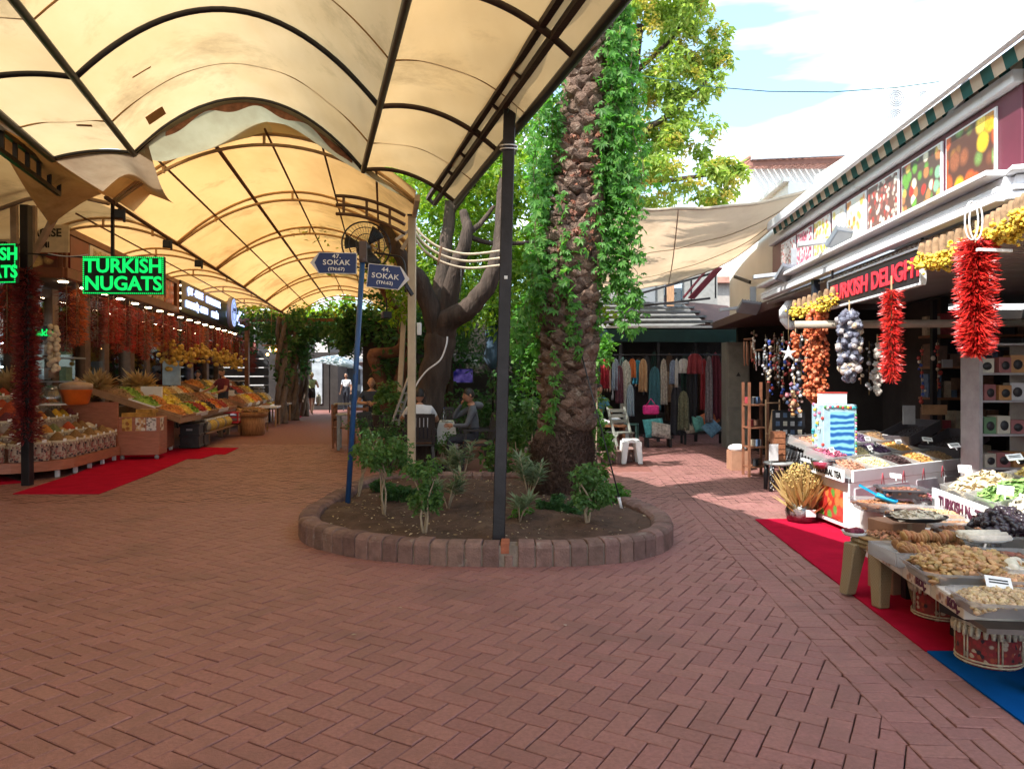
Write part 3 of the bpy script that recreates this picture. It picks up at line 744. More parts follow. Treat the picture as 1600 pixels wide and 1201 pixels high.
# creeper on the palm
vine = thing('climbing_creeper', 'green five-leaved creeper hanging in curtains down both sides of the palm trunk', 'creeper', (PB_.x, PB_.y, .1))
lp = []; sb = MB()
def strand(p, L, dx, fork=.25, dens=.05, spread=.06):
    pts_ = [Vector(p)]; q = Vector(p); d = 0; L = min(L, max(.3, p[2]-(1.95 if p[0] > .2 else 1.6))) if abs(p[0]) > .25 else L
    while d < L:
        q = q+Vector((rnd.gauss(dx, .018), rnd.gauss(0, .012), -.06)); d += .06; pts_.append(q.copy())
        for _ in range(2 if rnd.random() < .6 else 1): lp.append(q+Vector((rnd.gauss(0, spread), rnd.gauss(-.04, spread), rnd.gauss(0, .04))))
    sb.tube(pts_, .004, 4)
for k in range(46):      # right curtain
    z0 = rnd.choice([rnd.uniform(4.6, 6.6), rnd.uniform(3.4, 6)]); c, r = trunk_at(z0); px = rnd.uniform(944, 988)-(6.6-z0)*2
    strand((X(px, DP)-PB_.x, rnd.uniform(-.30, .12), z0-.1), rnd.uniform(.8, 2.4) if px > 960 else rnd.uniform(.8, 2.6), .0)
for k in range(30):      # left curtain
    z0 = rnd.uniform(2.8, 5.0); px = rnd.uniform(826, 868)+(z0-3)*7
    strand((X(px, DP)-PB_.x, rnd.uniform(-.28, .1), z0-.1), rnd.uniform(.5, 1.3), -.002)
for px, z0, L in ((876, 3.2, 1.5), (866, 1.9, 1.0), (905, 3.3, .4), (884, 2.6, .7)):   # strands crossing the front
    strand((X(px, DP)-PB_.x, -.34, z0-.1), L, .0, dens=.03, spread=.035)
for px, z0, L in ((985, 2.7, .6), (965, 2.9, .6)): strand((X(px, DP)-PB_.x, -.2, z0), L, .001, spread=.04)
sb.build('stems', mat('vine_stem', (.14, .09, .05)), vine)
P_ = np.array([tuple(p) for p in lp]); n = len(P_)
rt = np.stack([NR.normal(-.9, .5, n), NR.normal(0, .5, n), NR.uniform(pi*.55, pi*1.45, n)], 1)
scatter('creeper_leaves', FAN, P_, rt, NR.uniform(.06, .135, n), G1, vine, None, False)
k = 150; zz = NR.uniform(2.9, 4.6, k); pos = []
for z in zz: c, r = trunk_at(z); a = rnd.uniform(-pi*.8, -.2); pos.append((c.x+(r+.03)*cos(a), (r+.03)*sin(a), z-.1))
scatter('dead_leaves', FAN, np.array(pos), np.stack([NR.normal(-1.3, .4, k), NR.normal(0, .4, k), NR.uniform(2, 4, k)], 1), NR.uniform(.05, .09, k), leafmat('dead_leaf', [(.25, .09, .06), (.35, .15, .09), (.18, .07, .05)], .3), vine, None, False)

# ---------------------------------------------------------------- trees
def limb(b, pts_, r0, r1, n=9):
    sp = cr_spline([tuple(p) for p in pts_], 5, False); k = len(sp)
    b.tube([Vector(p)+Vector((rnd.gauss(0, r1*.15), rnd.gauss(0, r1*.15), 0)) for p in sp], [r0+(r1-r0)*i/(k-1) for i in range(k)], n)
def px3(seq, org): return [P(x, y, D)-org for x, y, D in seq]
DT = 12.8
tr = thing('forked_tree', 'dark trunked tree forking into three limbs behind the cafe table', 'tree', (X(668, DT), DT, 0)); O = tr.location.copy()
b = MB(); sp_ = cr_spline([tuple(p) for p in px3([(650, 745, DT), (658, 690, DT), (671, 620, DT), (684, 560, DT), (690, 510, DT)], O)], 6, False); b.tube([Vector(p) for p in sp_], [.36-.10*min(1, i/8)+.02*sin(i*1.3) for i in range(len(sp_))], 16)
limb(b, px3([(690, 540, DT), (676, 490, DT-.1), (655, 440, DT-.3), (625, 400, DT-.5), (600, 350, DT-.3)], O), .22, .09)
limb(b, px3([(688, 530, DT), (686, 470, DT+.2), (692, 420, DT+.4), (702, 340, DT+.6), (706, 260, DT+.8)], O), .19, .08)
limb(b, px3([(692, 530, DT), (700, 470, DT-.1), (716, 410, DT-.3), (730, 365, DT-.4), (722, 330, DT-.3)], O), .2, .07)
limb(b, px3([(690, 530, DT), (702, 500, DT-.2), (735, 480, DT-.4), (765, 440, DT-.5), (781, 385, DT-.5), (786, 300, DT-.3), (800, 230, DT)], O), .22, .08)
limb(b, px3([(730, 365, DT-.4), (750, 350, DT-.3), (772, 322, DT-.2)], O), .06, .03); limb(b, px3([(730, 368, DT-.4), (770, 380, DT-.1), (850, 378, DT+.3)], O), .05, .03)
limb(b, px3([(706, 330, DT+.6), (730, 300, DT+.6), (760, 270, DT+.4)], O), .06, .03)
b.build('trunk', BARK, tr)
cc = []
for (px, py, D, rx, rz, n) in ((700, 380, 15, 1.2, 1.0, 2600), (760, 340, 14.6, 1.1, 1.2, 2800), (650, 430, 15.4, 1.0, .9, 1800), (820, 350, 14.5, .8, 1.5, 2600), (745, 440, 15.5, 1.3, .9, 2200), (730, 250, 14, 1.8, .8, 2400), (640, 200, 13.5, 1.8, 1.2, 2200), (560, 300, 16, 1.6, 1.2, 1500), (800, 470, 14.8, .8, .8, 1500), (840, 230, 13, .9, 1.0, 1500)):
    c = P(px, py, D)-O; cc.append(blobpts(n, c, (rx, rx, rz), 16, .38))
leaves('crown', np.concatenate(cc), .16, G2, tr, ([(0, 0, 0), (.18, .5, .04), (0, 1, -.08), (-.18, .5, .04)], [(0, 1, 2, 3)]), .5)

DG = 16.0
tr = thing('golden_rain_tree', 'tall tree with yellow pod clusters standing behind the palm against the sky', 'tree', (X(915, DG), DG, 0)); O = tr.location.copy()
b = MB(); limb(b, px3([(915, 700, DG), (920, 560, DG), (925, 430, DG), (950, 300, DG), (975, 180, DG), (1000, 40, DG)], O), .24, .1)
limb(b, px3([(940, 330, DG), (1000, 290, DG-.3), (1060, 280, DG-.6), (1130, 270, DG-.8)], O), .09, .03)
limb(b, px3([(965, 220, DG), (1030, 190, DG-.2), (1090, 140, DG-.3), (1130, 90, DG-.3)], O), .08, .025)
limb(b, px3([(985, 120, DG), (1040, 70, DG), (1080, 20, DG)], O), .07, .03); b.build('trunk', BARK, tr)
cc = []; yy = []
for (px, py, D, rx, rz, n) in ((1010, 60, 16, 1.0, 1.2, 1900), (1050, 130, 16.2, .85, .8, 1500), (1000, 200, 16, .8, .9, 1500), (1070, 210, 16, .75, .7, 1100), (1020, 280, 15.8, 1.1, .5, 1300), (1110, 290, 15.4, .75, .42, 950), (1090, 70, 16, .5, .6, 420), (960, 120, 16.5, .9, 1.8, 1900), (1040, -20, 16, 1.1, .8, 1300), (1125, 60, 16, .3, .4, 200), (1100, 135, 15.7, .45, .45, 420), (1128, 95, 15.7, .3, .35, 200), (1075, 15, 16, .6, .5, 500), (1130, 262, 15.2, .35, .25, 220), (1150, 278, 15.3, .3, .3, 160), (990, 330, 16, .6, .35, 500)):
    c = P(px, py, D)-O; q = blobpts(n, c, (rx, rx, rz), 13, .33); cc.append(q); yy.append(blobpts(int(n*.6), c, (rx*.95, rx, rz), 9, .24))
leaves('crown', np.concatenate(cc), .17, GY, tr, SLIM[:1][0] and ([(0, 0, 0), (.2, .5, .04), (0, 1, -.1), (-.2, .5, .04)], [(0, 1, 2, 3)]), .6)
leaves('pod_clusters', np.concatenate(yy), .085, YEL, tr, LEAF, .3)

def bush(label, name, base, blobs, size, m, stems=None, n0=1200, proto=LEAF, cat='shrub', group=None):
    t = thing(name, label, cat, base, 0, group); cc = [blobpts(n, c, r, 12, .42) for c, r, n in blobs]
    leaves('foliage', np.concatenate(cc), size, m, t, proto)
    b = MB()
    for s in stems or []: limb(b, s, s_r(s), .006, 6)
    if stems: b.build('stem', mat('stem_pale', (.34, .27, .19), .8, .25, 20), t)
    return t
def s_r(s): return .014
# small topiary shrubs in the planter
def shrub(px, py, cy, rpx, rz, label, n=750, m=G4, lean=0, size=.05, ns=3):
    D = (H-.13)*F/(py-592); b0 = Vector((X(px, D), D, soilz(X(px, D), D)-.02)); zc = Z(cy, D)-b0.z; r = rpx/F*D
    st = []
    for k in range(ns):
        a = rnd.uniform(0, 6.28); st.append([(rnd.gauss(0, .01), 0, 0), (.03*cos(a)+lean*.3, .03*sin(a), zc*.35), (.05*cos(a+1)+lean*.7, .04*sin(a), zc*.7), (r*.5*cos(a)+lean, r*.5*sin(a), zc+.05)])
    return bush(label, 'topiary_shrub', b0, [((lean, 0, zc), (r, r*.9, rz), n), ((lean+r*.3, 0, zc-rz*.4), (r*.6, r*.6, rz*.6), n//3)], size, m, st)
shrub(600, 797, 706, 42, .25, 'leafy shrub on thin bare stems at the left end of the planter', 1100, lean=-.01)
shrub(560, 772, 700, 26, .22, 'spindly leaning shrub just right of the blue street sign pole', 420, lean=.12)
shrub(663, 830, 757, 33, .22, 'small round shrub in front of the beige post', 900)
shrub(917, 822, 762, 38, .20, 'bushy green shrub in front of the palm base, right side', 1100, ns=5)
shrub(690, 720, 690, 24, .2, 'shrub behind the round one, below the white table cloth', 400)
shrub(588, 735, 672, 38, .26, 'tall dark shrub below the black plant pot', 800, m=G3)
# oleanders
def oleander(px, py, hpx, label, n=6, m=None, wdt=.22):
    D = (H-.13)*F/(py-592); b0 = Vector((X(px, D), D, soilz(X(px, D), D)-.02)); hh = hpx/F*D
    t = thing('oleander', label, 'shrub', b0); b = MB(); lp_ = []; lr = []
    for k in range(n):
        a = rnd.uniform(0, 6.28); w_ = rnd.uniform(.3, 1)*wdt; h1 = hh*rnd.uniform(.6, 1)
        s = [Vector((0, 0, 0)), Vector((w_*.3*cos(a), w_*.3*sin(a), h1*.45)), Vector((w_*cos(a), w_*sin(a), h1))]
        b.tube(s, [.009, .007, .004], 5)
        for i in range(30):
            q = s[1].lerp(s[2], .3+.75*i/30); lp_.append(tuple(q)); lr.append((rnd.uniform(.1, .9), 0, rnd.uniform(0, 6.28)))
    b.build('stem', mat('stem_pale', (.34, .27, .19)), t)
    scatter('foliage', SLIM, np.array(lp_), np.array(lr), NR.uniform(.10, .17, len(lp_)), m or leafmat('oleander_leaf', [(.16, .22, .12), (.22, .28, .17), (.10, .16, .08), (.3, .34, .22)], .3), t, None, False)
oleander(722, 772, 78, 'grey green oleander with narrow leaves left of the tall dark post', 8)
oleander(826, 790, 84, 'narrow leaved oleander between the dark post and the palm base', 9)
oleander(700, 790, 60, 'thin sparse oleander in the middle of the planter soil', 5)
oleander(850, 752, 60, 'pale spiky oleander leaning against the left side of the palm base', 6)
oleander(812, 812, 40, 'low oleander sprig right behind the dark post foot', 4, wdt=.12)
# low ivy patches
def patch(px, py, rx, label, n=350, m=G3, rz=.10, size=.07):
    D = (H-.13)*F/(py-592); t = bush(label, 'ground_ivy', (X(px, D), D, soilz(X(px, D), D)), [((0, 0, rz*.6), (rx, rx*.7, rz), n)], size, m, None, proto=FAN, cat='ivy plant'); return t
patch(632, 782, .20, 'dark ivy plant between the two topiary shrubs'); patch(870, 800, .24, 'low dark ivy plant at the foot of the palm')
patch(958, 782, .2, 'ivy plant trailing at the right side of the palm base', 260, G1); patch(820, 806, .12, 'sparse green ivy sprig near the oleanders', 60, G1, .04, .05)
patch(600, 770, .14, 'small ivy tuft beneath the leafy left shrub', 130)
# thin black cane with a white foot, leaning on the palm
b = thing('garden_cane', 'long thin black rod with a white tip leaning right of the palm', 'cane', P(968, 796, 7.75)-Vector((0, 0, 0))); q = b.location.copy(); q.z = .17; b.location = q
m_ = MB(); m_.tube([Vector((0, 0, .08)), P(905, 540, 8.45)-q], .008, 6); m_.build('rod', BLACKP, b); m_ = MB(); m_.tube([Vector((.02, 0, -.03)), Vector((-.008, 0, .09))], .017, 8); m_.build('tip', WHITE, b)
# shrubs and hedge masses behind the planter
def mass(px, py, D, rx, rz, n, label, m=G3, size=.12, cat='shrub', proto=LEAF):
    c = P(px, py, D); base = Vector((c.x, D, 0)); return bush(label, 'garden_shrub', base, [((0, 0, c.z), (rx, rx*.7, rz), n)], size, m, [[(0, 0, 0), (.03, 0, c.z*.5), (0, 0, c.z)]], proto=proto, cat=cat)
mass(805, 690, 10.6, .42, .55, 1400, 'bright green bush just left of the palm base', G4, .09)
mass(930, 700, 10.3, .22, .42, 600, 'leafy bush peeking out right of the palm base', G1, .10)
mass(790, 640, 14.5, .9, .8, 1800, 'dark glossy bush behind the man in the hoodie', G3)
mass(700, 655, 15.5, 1.1, .5, 1700, 'low dark hedge in front of the wall television', G3, .10)
mass(830, 540, 13.5, .55, 1.0, 1900, 'tall creeper-clad bush rising left of the palm', G1, .10)
mass(770, 520, 17, 1.2, 1.2, 2000, 'feathery drooping conifer behind the dark post', G3, .16, 'tree', SLIM)
mass(650, 560, 17.5, 1.2, 1.3, 1500, 'dark tree mass behind the forked trunk', G3, .16, 'tree')
mass(930, 545, 12.2, .34, .55, 700, 'ivy bush hanging right of the palm trunk above the chairs', G1, .10)
mass(860, 480, 18, 1.3, 2.2, 2400, 'tall leafy tree directly behind the palm trunk', G2, .18, 'tree')
mass(925, 650, 12.5, .3, .4, 600, 'green plant behind the folding wooden chair', G4, .09)
mass(733, 470, 21, 2.2, 2.3, 2600, 'broad green tree closing the view above the cafe', G2, .22, 'tree')
mass(640, 330, 22, 2.6, 2.2, 2400, 'high green tree crown seen behind the beige hoops', G2, .24, 'tree')
# ivy pergola at the end of the left street
D0 = 27
pg = thing('ivy_pergola', 'thick ivy covered pergola roofing the far end of the left street', 'pergola', (X(530, D0), D0, 0)); O = pg.location.copy()
b = MB()
for x0 in (-3.6, -1.2, 1.2, 3.6): b.bar((x0, 0, 3.55), (x0, 7, 3.6), .1, .12)
for y0 in (0, 2.5, 5): b.bar((-3.8, y0, 3.65), (3.8, y0, 3.65), .1, .12)
b.build('beam', WOOD, pg)
for x0, y0 in ((-3.4, .1), (3.5, .1), (-3.4, 5), (3.5, 5)): b = MB(); b.bar((x0, y0, 0), (x0, y0, 3.6), .14, .14, up=(0, 1, 0)); b.build('post', WOOD, pg)
cc = [np.stack([NR.uniform(-4, 4, 5200), NR.uniform(-.6, 7, 5200), 3.55+NR.normal(.1, .22, 5200)], 1)]
for k in range(60):
    x0 = rnd.uniform(-4, 4); L = rnd.uniform(.3, 1.5)*(1 if abs(x0) > 1.2 else .6); n = int(70*L); cc.append(np.stack([NR.normal(x0, .16, n), NR.normal(-.5+rnd.uniform(0, 2.5), .2, n), 3.5-NR.uniform(0, L, n)], 1))
leaves('ivy_leaves', np.concatenate(cc), .2, G3, pg, LEAF, .7)
leaves('lit_top_leaves', np.stack([NR.uniform(-4, 4, 2200), NR.uniform(-.6, 5, 2200), 3.75+NR.uniform(0, .5, 2200)], 1), .2, G2, pg, LEAF, .5)  # lighter leaf colour on top stands in for sunlight on the ivy
# twisted trunks with ivy beside the last left stall
for i, (px, D, lab) in enumerate(((440, 25, 'twisted grey wisteria trunk beside the last left hand stall'), (458, 27, 'second twisted trunk just behind the walking woman'), (474, 30, 'dark ivy clad trunk at the back of the left street'))):
    t = thing('wisteria_trunk', lab, 'tree', (X(px, D), D, 0)); b = MB()
    for k in range(3): ph = k*2.1; limb(b, [(.12*cos(ph+z*1.8), .12*sin(ph+z*1.8), z) for z in np.linspace(0, 3.6, 9)], .12, .07, 7)
    b.build('trunk', mat('bark_grey', (.13, .095, .075), .9, .3, 8, 1, 30), t)
    leaves('crown', np.concatenate([blobpts(500, (0, 0, 3.3), (.9, .9, .7)), blobpts(160, (0, 0, 2.2), (.35, .35, .8))]), .18, G3, t)
t = thing('bent_trunk_tree', 'reddish leaning trunk with an elbow bend behind the seated bald man', 'tree', (X(608, 17.5), 17.5, 0)); b = MB(); O = t.location
limb(b, px3([(612, 680, 17.5), (602, 620, 17.5), (590, 575, 17.4), (583, 555, 17.4), (600, 552, 17.4), (625, 545, 17.5), (640, 500, 17.8)], O), .16, .12, 9)
limb(b, px3([(616, 690, 17.6), (620, 620, 17.6), (632, 560, 17.6), (628, 500, 17.6), (610, 470, 17.3), (590, 430, 17)], O), .15, .12, 9); b.build('trunk', mat('bark_red', (.17, .075, .045), .85, .3, 8, .8, 30), t)
leaves('crown', np.concatenate([blobpts(1300, P(590, 500, 18.5)-O, (1.2, 1.0, .6)), blobpts(900, P(560, 520, 19)-O, (.8, .8, .5))]), .17, G3, t)
# greenery beyond the pergola
t = thing('street_tree', 'sunlit tree crown glimpsed above the far pergola', 'tree', (X(530, 42), 42, 0)); b = MB(); limb(b, [(0, 0, 0), (.2, 0, 2.5), (0, 0, 5)], .3, .15); b.build('trunk', BARK, t)
leaves('crown', blobpts(2500, (0, 0, 6.6), (5, 3, 2.6), 18), .4, G2, t)
# ================================================================ LEFT SIDE
FV = -5.45                                     # facade line of the left shops
def lrow(v0, v1, D0, D1, z0, z1): pass
def LM(v, D, z=0, rz=0): return Matrix.Translation(LS(v, D, z)) @ Matrix.Rotation(RL+rz, 4, 'Z')
BROWN = mat('shop_brown', (.20, .075, .04), .45, .22, 5, .1, 40)
MAROON = mat('maroon_panel', (.20, .025, .02), .4, .15, 4)
STONE = mat('pillar_stone', (.13, .09, .06), .8, .35, 9, .5, 30)
corner = LS(FV, 12.6)
TUBEL = glow('tube_light_strong', (.8, .92, 1), 9)
# ---- corner shop
shop = thing('spice_shop', 'brown corner shop with picture fascia and lit glass shelves behind the spice jars', 'shop')
b = MB(); zb, zt = 3.22, 4.1
b.bar(LS(FV, 12.6, zb+.09), LS(FV, 19.35, zb+.09), .10, .18); b.bar(LS(FV, 12.6, zt-.06), LS(FV, 19.35, zt-.06), .12, .12)
b.bar(LS(FV-.08, 12.6, (zb+zt)/2), LS(FV-.08, 19.35, (zb+zt)/2), .08, zt-zb-.1)
b.bar(LS(FV, 19.35, zb), LS(FV, 19.35, zt), .12, .14, up=(0, 1, 0))
c0 = corner; c1 = Vector((corner.x-4, corner.y-.3, 0))
b.bar(c0+Vector((0, 0, zb+.09)), c1+Vector((0, 0, zb+.09)), .1, .18); b.bar(c0+Vector((0, 0, zt-.06)), c1+Vector((0, 0, zt-.06)), .12, .12)
b.bar(c0+Vector((0, .08, (zb+zt)/2)), c1+Vector((0, .08, (zb+zt)/2)), .08, zt-zb-.1)
b.build('fascia', BROWN, shop, bev=.008)
def fpanel(D0, D1, m, z0=zb+.19, z1=zt-.13, v=FV+.02, name='photo_panel'):
    b = MB(); b.bar(LS(v, D0, (z0+z1)/2), LS(v, D1, (z0+z1)/2), .035, z1-z0); return b.build(name, m, shop)
PH = [photomat('print_olives', [(.25, .22, .04), (.12, .13, .02), (.4, .33, .08), (.2, .15, .03)], 22, (.6, .55, .45)),
      photomat('print_peppers', [(.55, .03, .02), (.4, .02, .02), (.7, .12, .03), (.2, .02, .02)], 9, (.25, .02, .01)),
      photomat('print_nuts', [(.4, .2, .08), (.6, .4, .2), (.25, .1, .05)], 16, (.7, .68, .6)),
      photomat('print_pickles', [(.3, .35, .06), (.5, .45, .2), (.18, .22, .05)], 18, (.35, .08, .04))]
fpanel(12.75, 13.55, MAROON); fpanel(13.6, 15.0, WHITE, name='panel_border'); fpanel(13.75, 14.85, PH[0], zb+.22, zt-.18, FV+.03); fpanel(15.1, 16.0, PH[1]); fpanel(16.1, 17.2, PH[2]); fpanel(17.3, 18.2, PH[3]); fpanel(18.3, 19.0, PH[1])
# corner sign facing the square
u_ = (c0-c1).normalized()
b = MB(); a_ = c0+u_*-.1+Vector((0, -.03, 0)); q_ = c0+u_*-2.2+Vector((0, -.03, 0)); b.bar(a_+Vector((0, 0, 3.66)), q_+Vector((0, 0, 3.66)), .03, .62); b.build('sign_panel', photomat('print_mix', [(.5, .12, .03), (.2, .25, .05), (.7, .5, .2), (.35, .05, .03)], 5, (.1, .03, .02)), shop)
cs = P(48, 372, 12.4); bd = MB(); bd.box((cs.x-.12, 12.34, 3.84), (1.6, .03, .46)); bd.build('sign_board', mat('board_cream', (.62, .54, .40), .5), shop)
BLK = mat('ink_black', (.02, .02, .02), .5, 0)
text('SWEET PARADISE', .19, BLK, frame((cs.x-.16, 12.318, 3.93), (1, 0, 0), (0, 0, 1)), 'lettering', shop, .004, sx=.98)
text('ESMER LEKE KREMI', .14, BLK, frame((cs.x-.16, 12.318, 3.73), (1, 0, 0), (0, 0, 1)), 'lettering', shop, .003, sx=.9)
# soffit, back wall, floor slab, columns
b = MB(); ps = [LS(FV+.02, 12.65), LS(FV+.02, 29.5), LS(-11, 29.5), Vector((corner.x-5.5, 12.3, 0)), Vector((corner.x-.02, 12.62, 0))]
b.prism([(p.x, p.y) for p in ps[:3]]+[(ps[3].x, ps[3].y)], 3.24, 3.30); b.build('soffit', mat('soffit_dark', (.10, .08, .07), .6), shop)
WV = -6.5                                      # window line
b = MB(); ps = [(LS(-8.6, 12.4)), LS(-8.6, 29.5)]
b.bar(LS(-8.7, 12.4, 1.65), LS(-8.7, 29.5, 1.65), .1, 3.3); b.bar(LS(-8.6, 30, 1.65), LS(WV, 29.6, 1.65), .1, 3.3); b.bar(Vector((-16, 14.6, 1.65)), LS(-8.6, 14.2, 1.65), .1, 3.3)
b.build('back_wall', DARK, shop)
b = MB(); b.bar(LS(WV, 12.9, .42), LS(WV, 20, .42), .12, .84); b.bar(Vector((-14, 12.95, .42)), LS(WV, 12.9, .42), .12, .84); b.build('plinth', STONE, shop)
for D, wd in ((13.0, .26), (14.4, .2), (15.9, .26), (17.2, .10), (18.6, .34), (20.2, .12)):
    b = MB(); b.bar(LS(WV, D, 0), LS(WV, D, 3.24), wd, .2, up=(0, 1, 0)); b.build('column', mat('column_wood', (.17, .10, .065), .55, .3, 6), shop)
for x in (-9.8, -10.8, -12): b = MB(); b.bar((x, 12.9, 0), (x, 12.9, 3.24), .22, .2, up=(0, 1, 0)); b.build('column', mat('column_wood', (.17, .10, .065)), shop)
b = MB(); b.bar(LS(WV, 13, 1.95), LS(WV, 20.2, 1.95), .02, 2.2); b.build('window_glass', GLASS, shop)
b = MB(); b.bar(Vector((-14, 12.9, 1.95)), LS(WV, 12.9, 1.95), .02, 2.2); b.build('window_glass', GLASS, shop)
SH = mat('shelf_grey', (.30, .30, .30), .4)
GOODS = photomat('goods_mix', [(.30, .28, .25), (.20, .13, .08), (.12, .16, .12), (.45, .4, .3), (.08, .09, .12), (.3, .1, .05)], 9, (.04, .04, .04))
for z in (1.0, 1.45, 1.9, 2.35):
    b = MB(); b.bar(LS(-7.6, 13.1, z), LS(-7.6, 22, z), .5, .03); b.build('shelf', SH, shop)
    b = MB(); b.bar(LS(-7.36, 15.8, z-.03), LS(-7.36, 19.6, z-.03), .03, .022); b.build('tube_lamp', TUBEL, shop)
    b = MB()
    D = 13.2
    while D < 22:
        wd = rnd.uniform(.12, .3); hh = rnd.uniform(.12, .32); b.box(LS(-7.55, D, z+.02+hh/2), (rnd.uniform(.1, .3), wd, hh), rnd.randrange(5), RL); D += wd+rnd.uniform(.01, .12)
    b.build('shelf_goods', [mat('pack_'+k, c, .5, .25, 20) for k, c in (('cream', (.6, .55, .45)), ('brown', (.28, .15, .09)), ('green', (.14, .22, .14)), ('grey', (.42, .45, .48)), ('rust', (.45, .18, .1)))], shop)
    if z < 2.3:
        b = MB(); b.box((-9.9, 14.2, z), (3.2, .4, .03)); b.build('shelf', SH, shop); b = MB(); b.box((-9.9, 14.0, z+.28), (1.0, .03, .02)); b.build('tube_lamp', TUBEL, shop)
        b = MB()
        for k in range(14): b.box((-11.3+k*.21, 14.2, z+.15), (.13, .2, rnd.uniform(.15, .28)), k % 5)
        b.build('shelf_goods', [MATS['pack_'+k] for k in ('cream', 'grey', 'brown', 'green', 'rust')], shop)
for D in (13.2, 14.0, 14.8): b = MB(); b.bar(LS(-6.9, D, .9), LS(-6.9, D, 2.7), .025, .03, up=(0, 1, 0)); b.build('tube_lamp', TUBEL, shop)
for i, D in enumerate(np.arange(13.2, 29, .95)):
    b = MB(); q = LS(FV-.28, D, 3.232); b.box(q, (.12, .12, .016), 0, RL); b.build('downlight', SPOT, shop)
# small green led board inside
b = thing('led_board', 'small green LED board seen under the hanging peppers inside the corner shop', 'LED sign', P(72, 520, 13.6))
m_ = MB(); m_.box((0, .02, 0), (.62, .04, .24)); m_.build('panel', BLACKP, b)
text('Baklava', .17, GREENL, frame((0, -.006, 0), (1, 0, 0), (0, 0, 1)), 'lettering', b, .004)
# ---- second shop fascia
s2 = thing('dried_fruit_shop', 'long shop with a black fascia, blue white lit lettering and a round sign', 'shop')
b = MB(); b.bar(LS(FV+.03, 19.45, 3.69), LS(FV+.03, 28.3, 3.69), .16, .84); b.build('fascia', mat('fascia_black', (.018, .022, .028), .3, .2, 4), s2, bev=.01)
rv = (LS(0, 0)-LS(0, 1)).normalized(); dv = -rv
for s_, D, z, sz in (('ÇAY  - KAHVE', 20.9, 3.90, .26), ('KURUYEMİŞ - LOKUM', 21.1, 3.52, .24), ('FINDIKLI SUCUK', 23.1, 3.88, .25), ('MERSİN', 23.3, 3.50, .25), ('CEVİZLİ SUCUK', 26.1, 3.7, .30), ('ÇİKOLATA', 27.6, 3.9, .2), ('TÜRK LOKUMU', 27.6, 3.55, .18)):
    o = text(s_, sz, BLUEL, frame(LS(FV+.125, D, z), dv, (0, 0, 1)), 'lettering', s2, .012, sx=(1.05 if D < 24 else .95))
b = MB(); T = frame(LS(FV+.35, 24.75, 3.72), dv, (0, 0, 1)); b.lathe([(.0, -.07), (.50, -.07), (.52, -.04), (.52, .04), (.5, .07), (0, .07)], 28, (0, 0, 0), 0, True, T); rs = b.build('round_sign', mat('sign_rim', (.30, .30, .34), .4), s2)
b = MB(); b.lathe([(0, .071), (.46, .071), (.46, .078), (0, .078)], 28, (0, 0, 0), 0, False, T); fc = b.build('sign_face', glow('sign_face_glow', (.36, .47, .85), .9), rs)
b = MB()
for r_ in (.40, .26): b.tube([T @ Vector((r_*cos(a), r_*sin(a), .083)) for a in np.linspace(0, 2*pi, 33)], .008, 4)
b.box((0, 0, .083), (.72, .02, .008), 0, 0, T); b.build('sign_ring', mat('ink_navy', (.03, .05, .18), .5), rs)
text('LOKUM', .15, mat('ink_navy', (.03, .05, .18)), T @ Matrix.Translation((0, .09, .084)), 'lettering', rs, .003)
for D, m in ((28.75, PH[1]), (29.5, photomat('print_fruit', [(.6, .05, .03), (.8, .75, .6), (.5, .1, .05)], 4, (.75, .72, .62)))):
    b = MB(); b.bar(LS(FV+.03, D-.35, 3.7), LS(FV+.03, D+.35, 3.7), .14, .8); b.build('photo_panel', m, s2)
for z in (3.35, 3.55, 3.75, 3.95): b = MB(); b.ball(LS(FV+.12, 19.35, z), .03, 8, 6); b.build('bulb', SPOTB, s2)
b = MB(); b.bar(LS(WV, 20.4, .45), LS(WV, 28.5, .45), .12, .9); b.build('plinth', STONE, s2)
for D in (22.2, 24.6, 26.8, 28.6): b = MB(); b.bar(LS(WV, D, 0), LS(WV, D, 3.24), .22, .2, up=(0, 1, 0)); b.build('column', MATS['column_wood'], s2)
b = MB(); b.bar(LS(WV, 20.3, 2), LS(WV, 28.4, 2), .02, 2.2); b.build('window_glass', GLASS, s2)
for z in (1.3, 1.8): b = MB(); b.bar(LS(-7.0, 20.6, z), LS(-7.0, 22.9, z), .03, .03); b.build('tube_lamp', TUBE, s2)
b = MB(); b.box(LS(-6.9, 23.9, 1.9), (.4, .5, .9), 0, RL); b.build('fridge', glow('fridge_glow', (.12, .35, .9), 1.2), s2)
b = MB(); b.bar(LS(-7.5, 20.5, 1.2), LS(-7.5, 28, 1.2), .4, 1.0); b.build('counter', GOODS, s2)
b = MB()
for k in range(9): b.box(LS(-5.75, 30.2, .35+k*.36), (2.0, .1, .32), 0, RL)
tag(b.build('slatted_wall', mat('slat_grey', (.10, .10, .11), .6), None), 'dark grey slatted wall panel at the far end of the left shops', 'wall')
# added building mass behind the shops, raised to shade the left street
b = MB(); ps = [LS(-8.9, 11), LS(-8.9, 31), LS(-20, 31), LS(-20, 11)]; b.prism([(p.x, p.y) for p in ps], 0, 7.5); tag(b.build('market_building', mat('wall_plaster', (.30, .26, .22), .85), None), 'added plain plaster block behind the left shops, raised to shade the street', 'building')
b = MB(); b.prism([(-15, -14), (-15, 10.5), (-8.6, 11.3), (-7.4, -14)], 0, 7.5); tag(b.build('market_building', mat('wall_plaster', (.30, .26, .22)), None), 'added plaster block out of view on the left, raised to shade the street', 'building')  # added block out of view, made tall to keep sun patches off the street

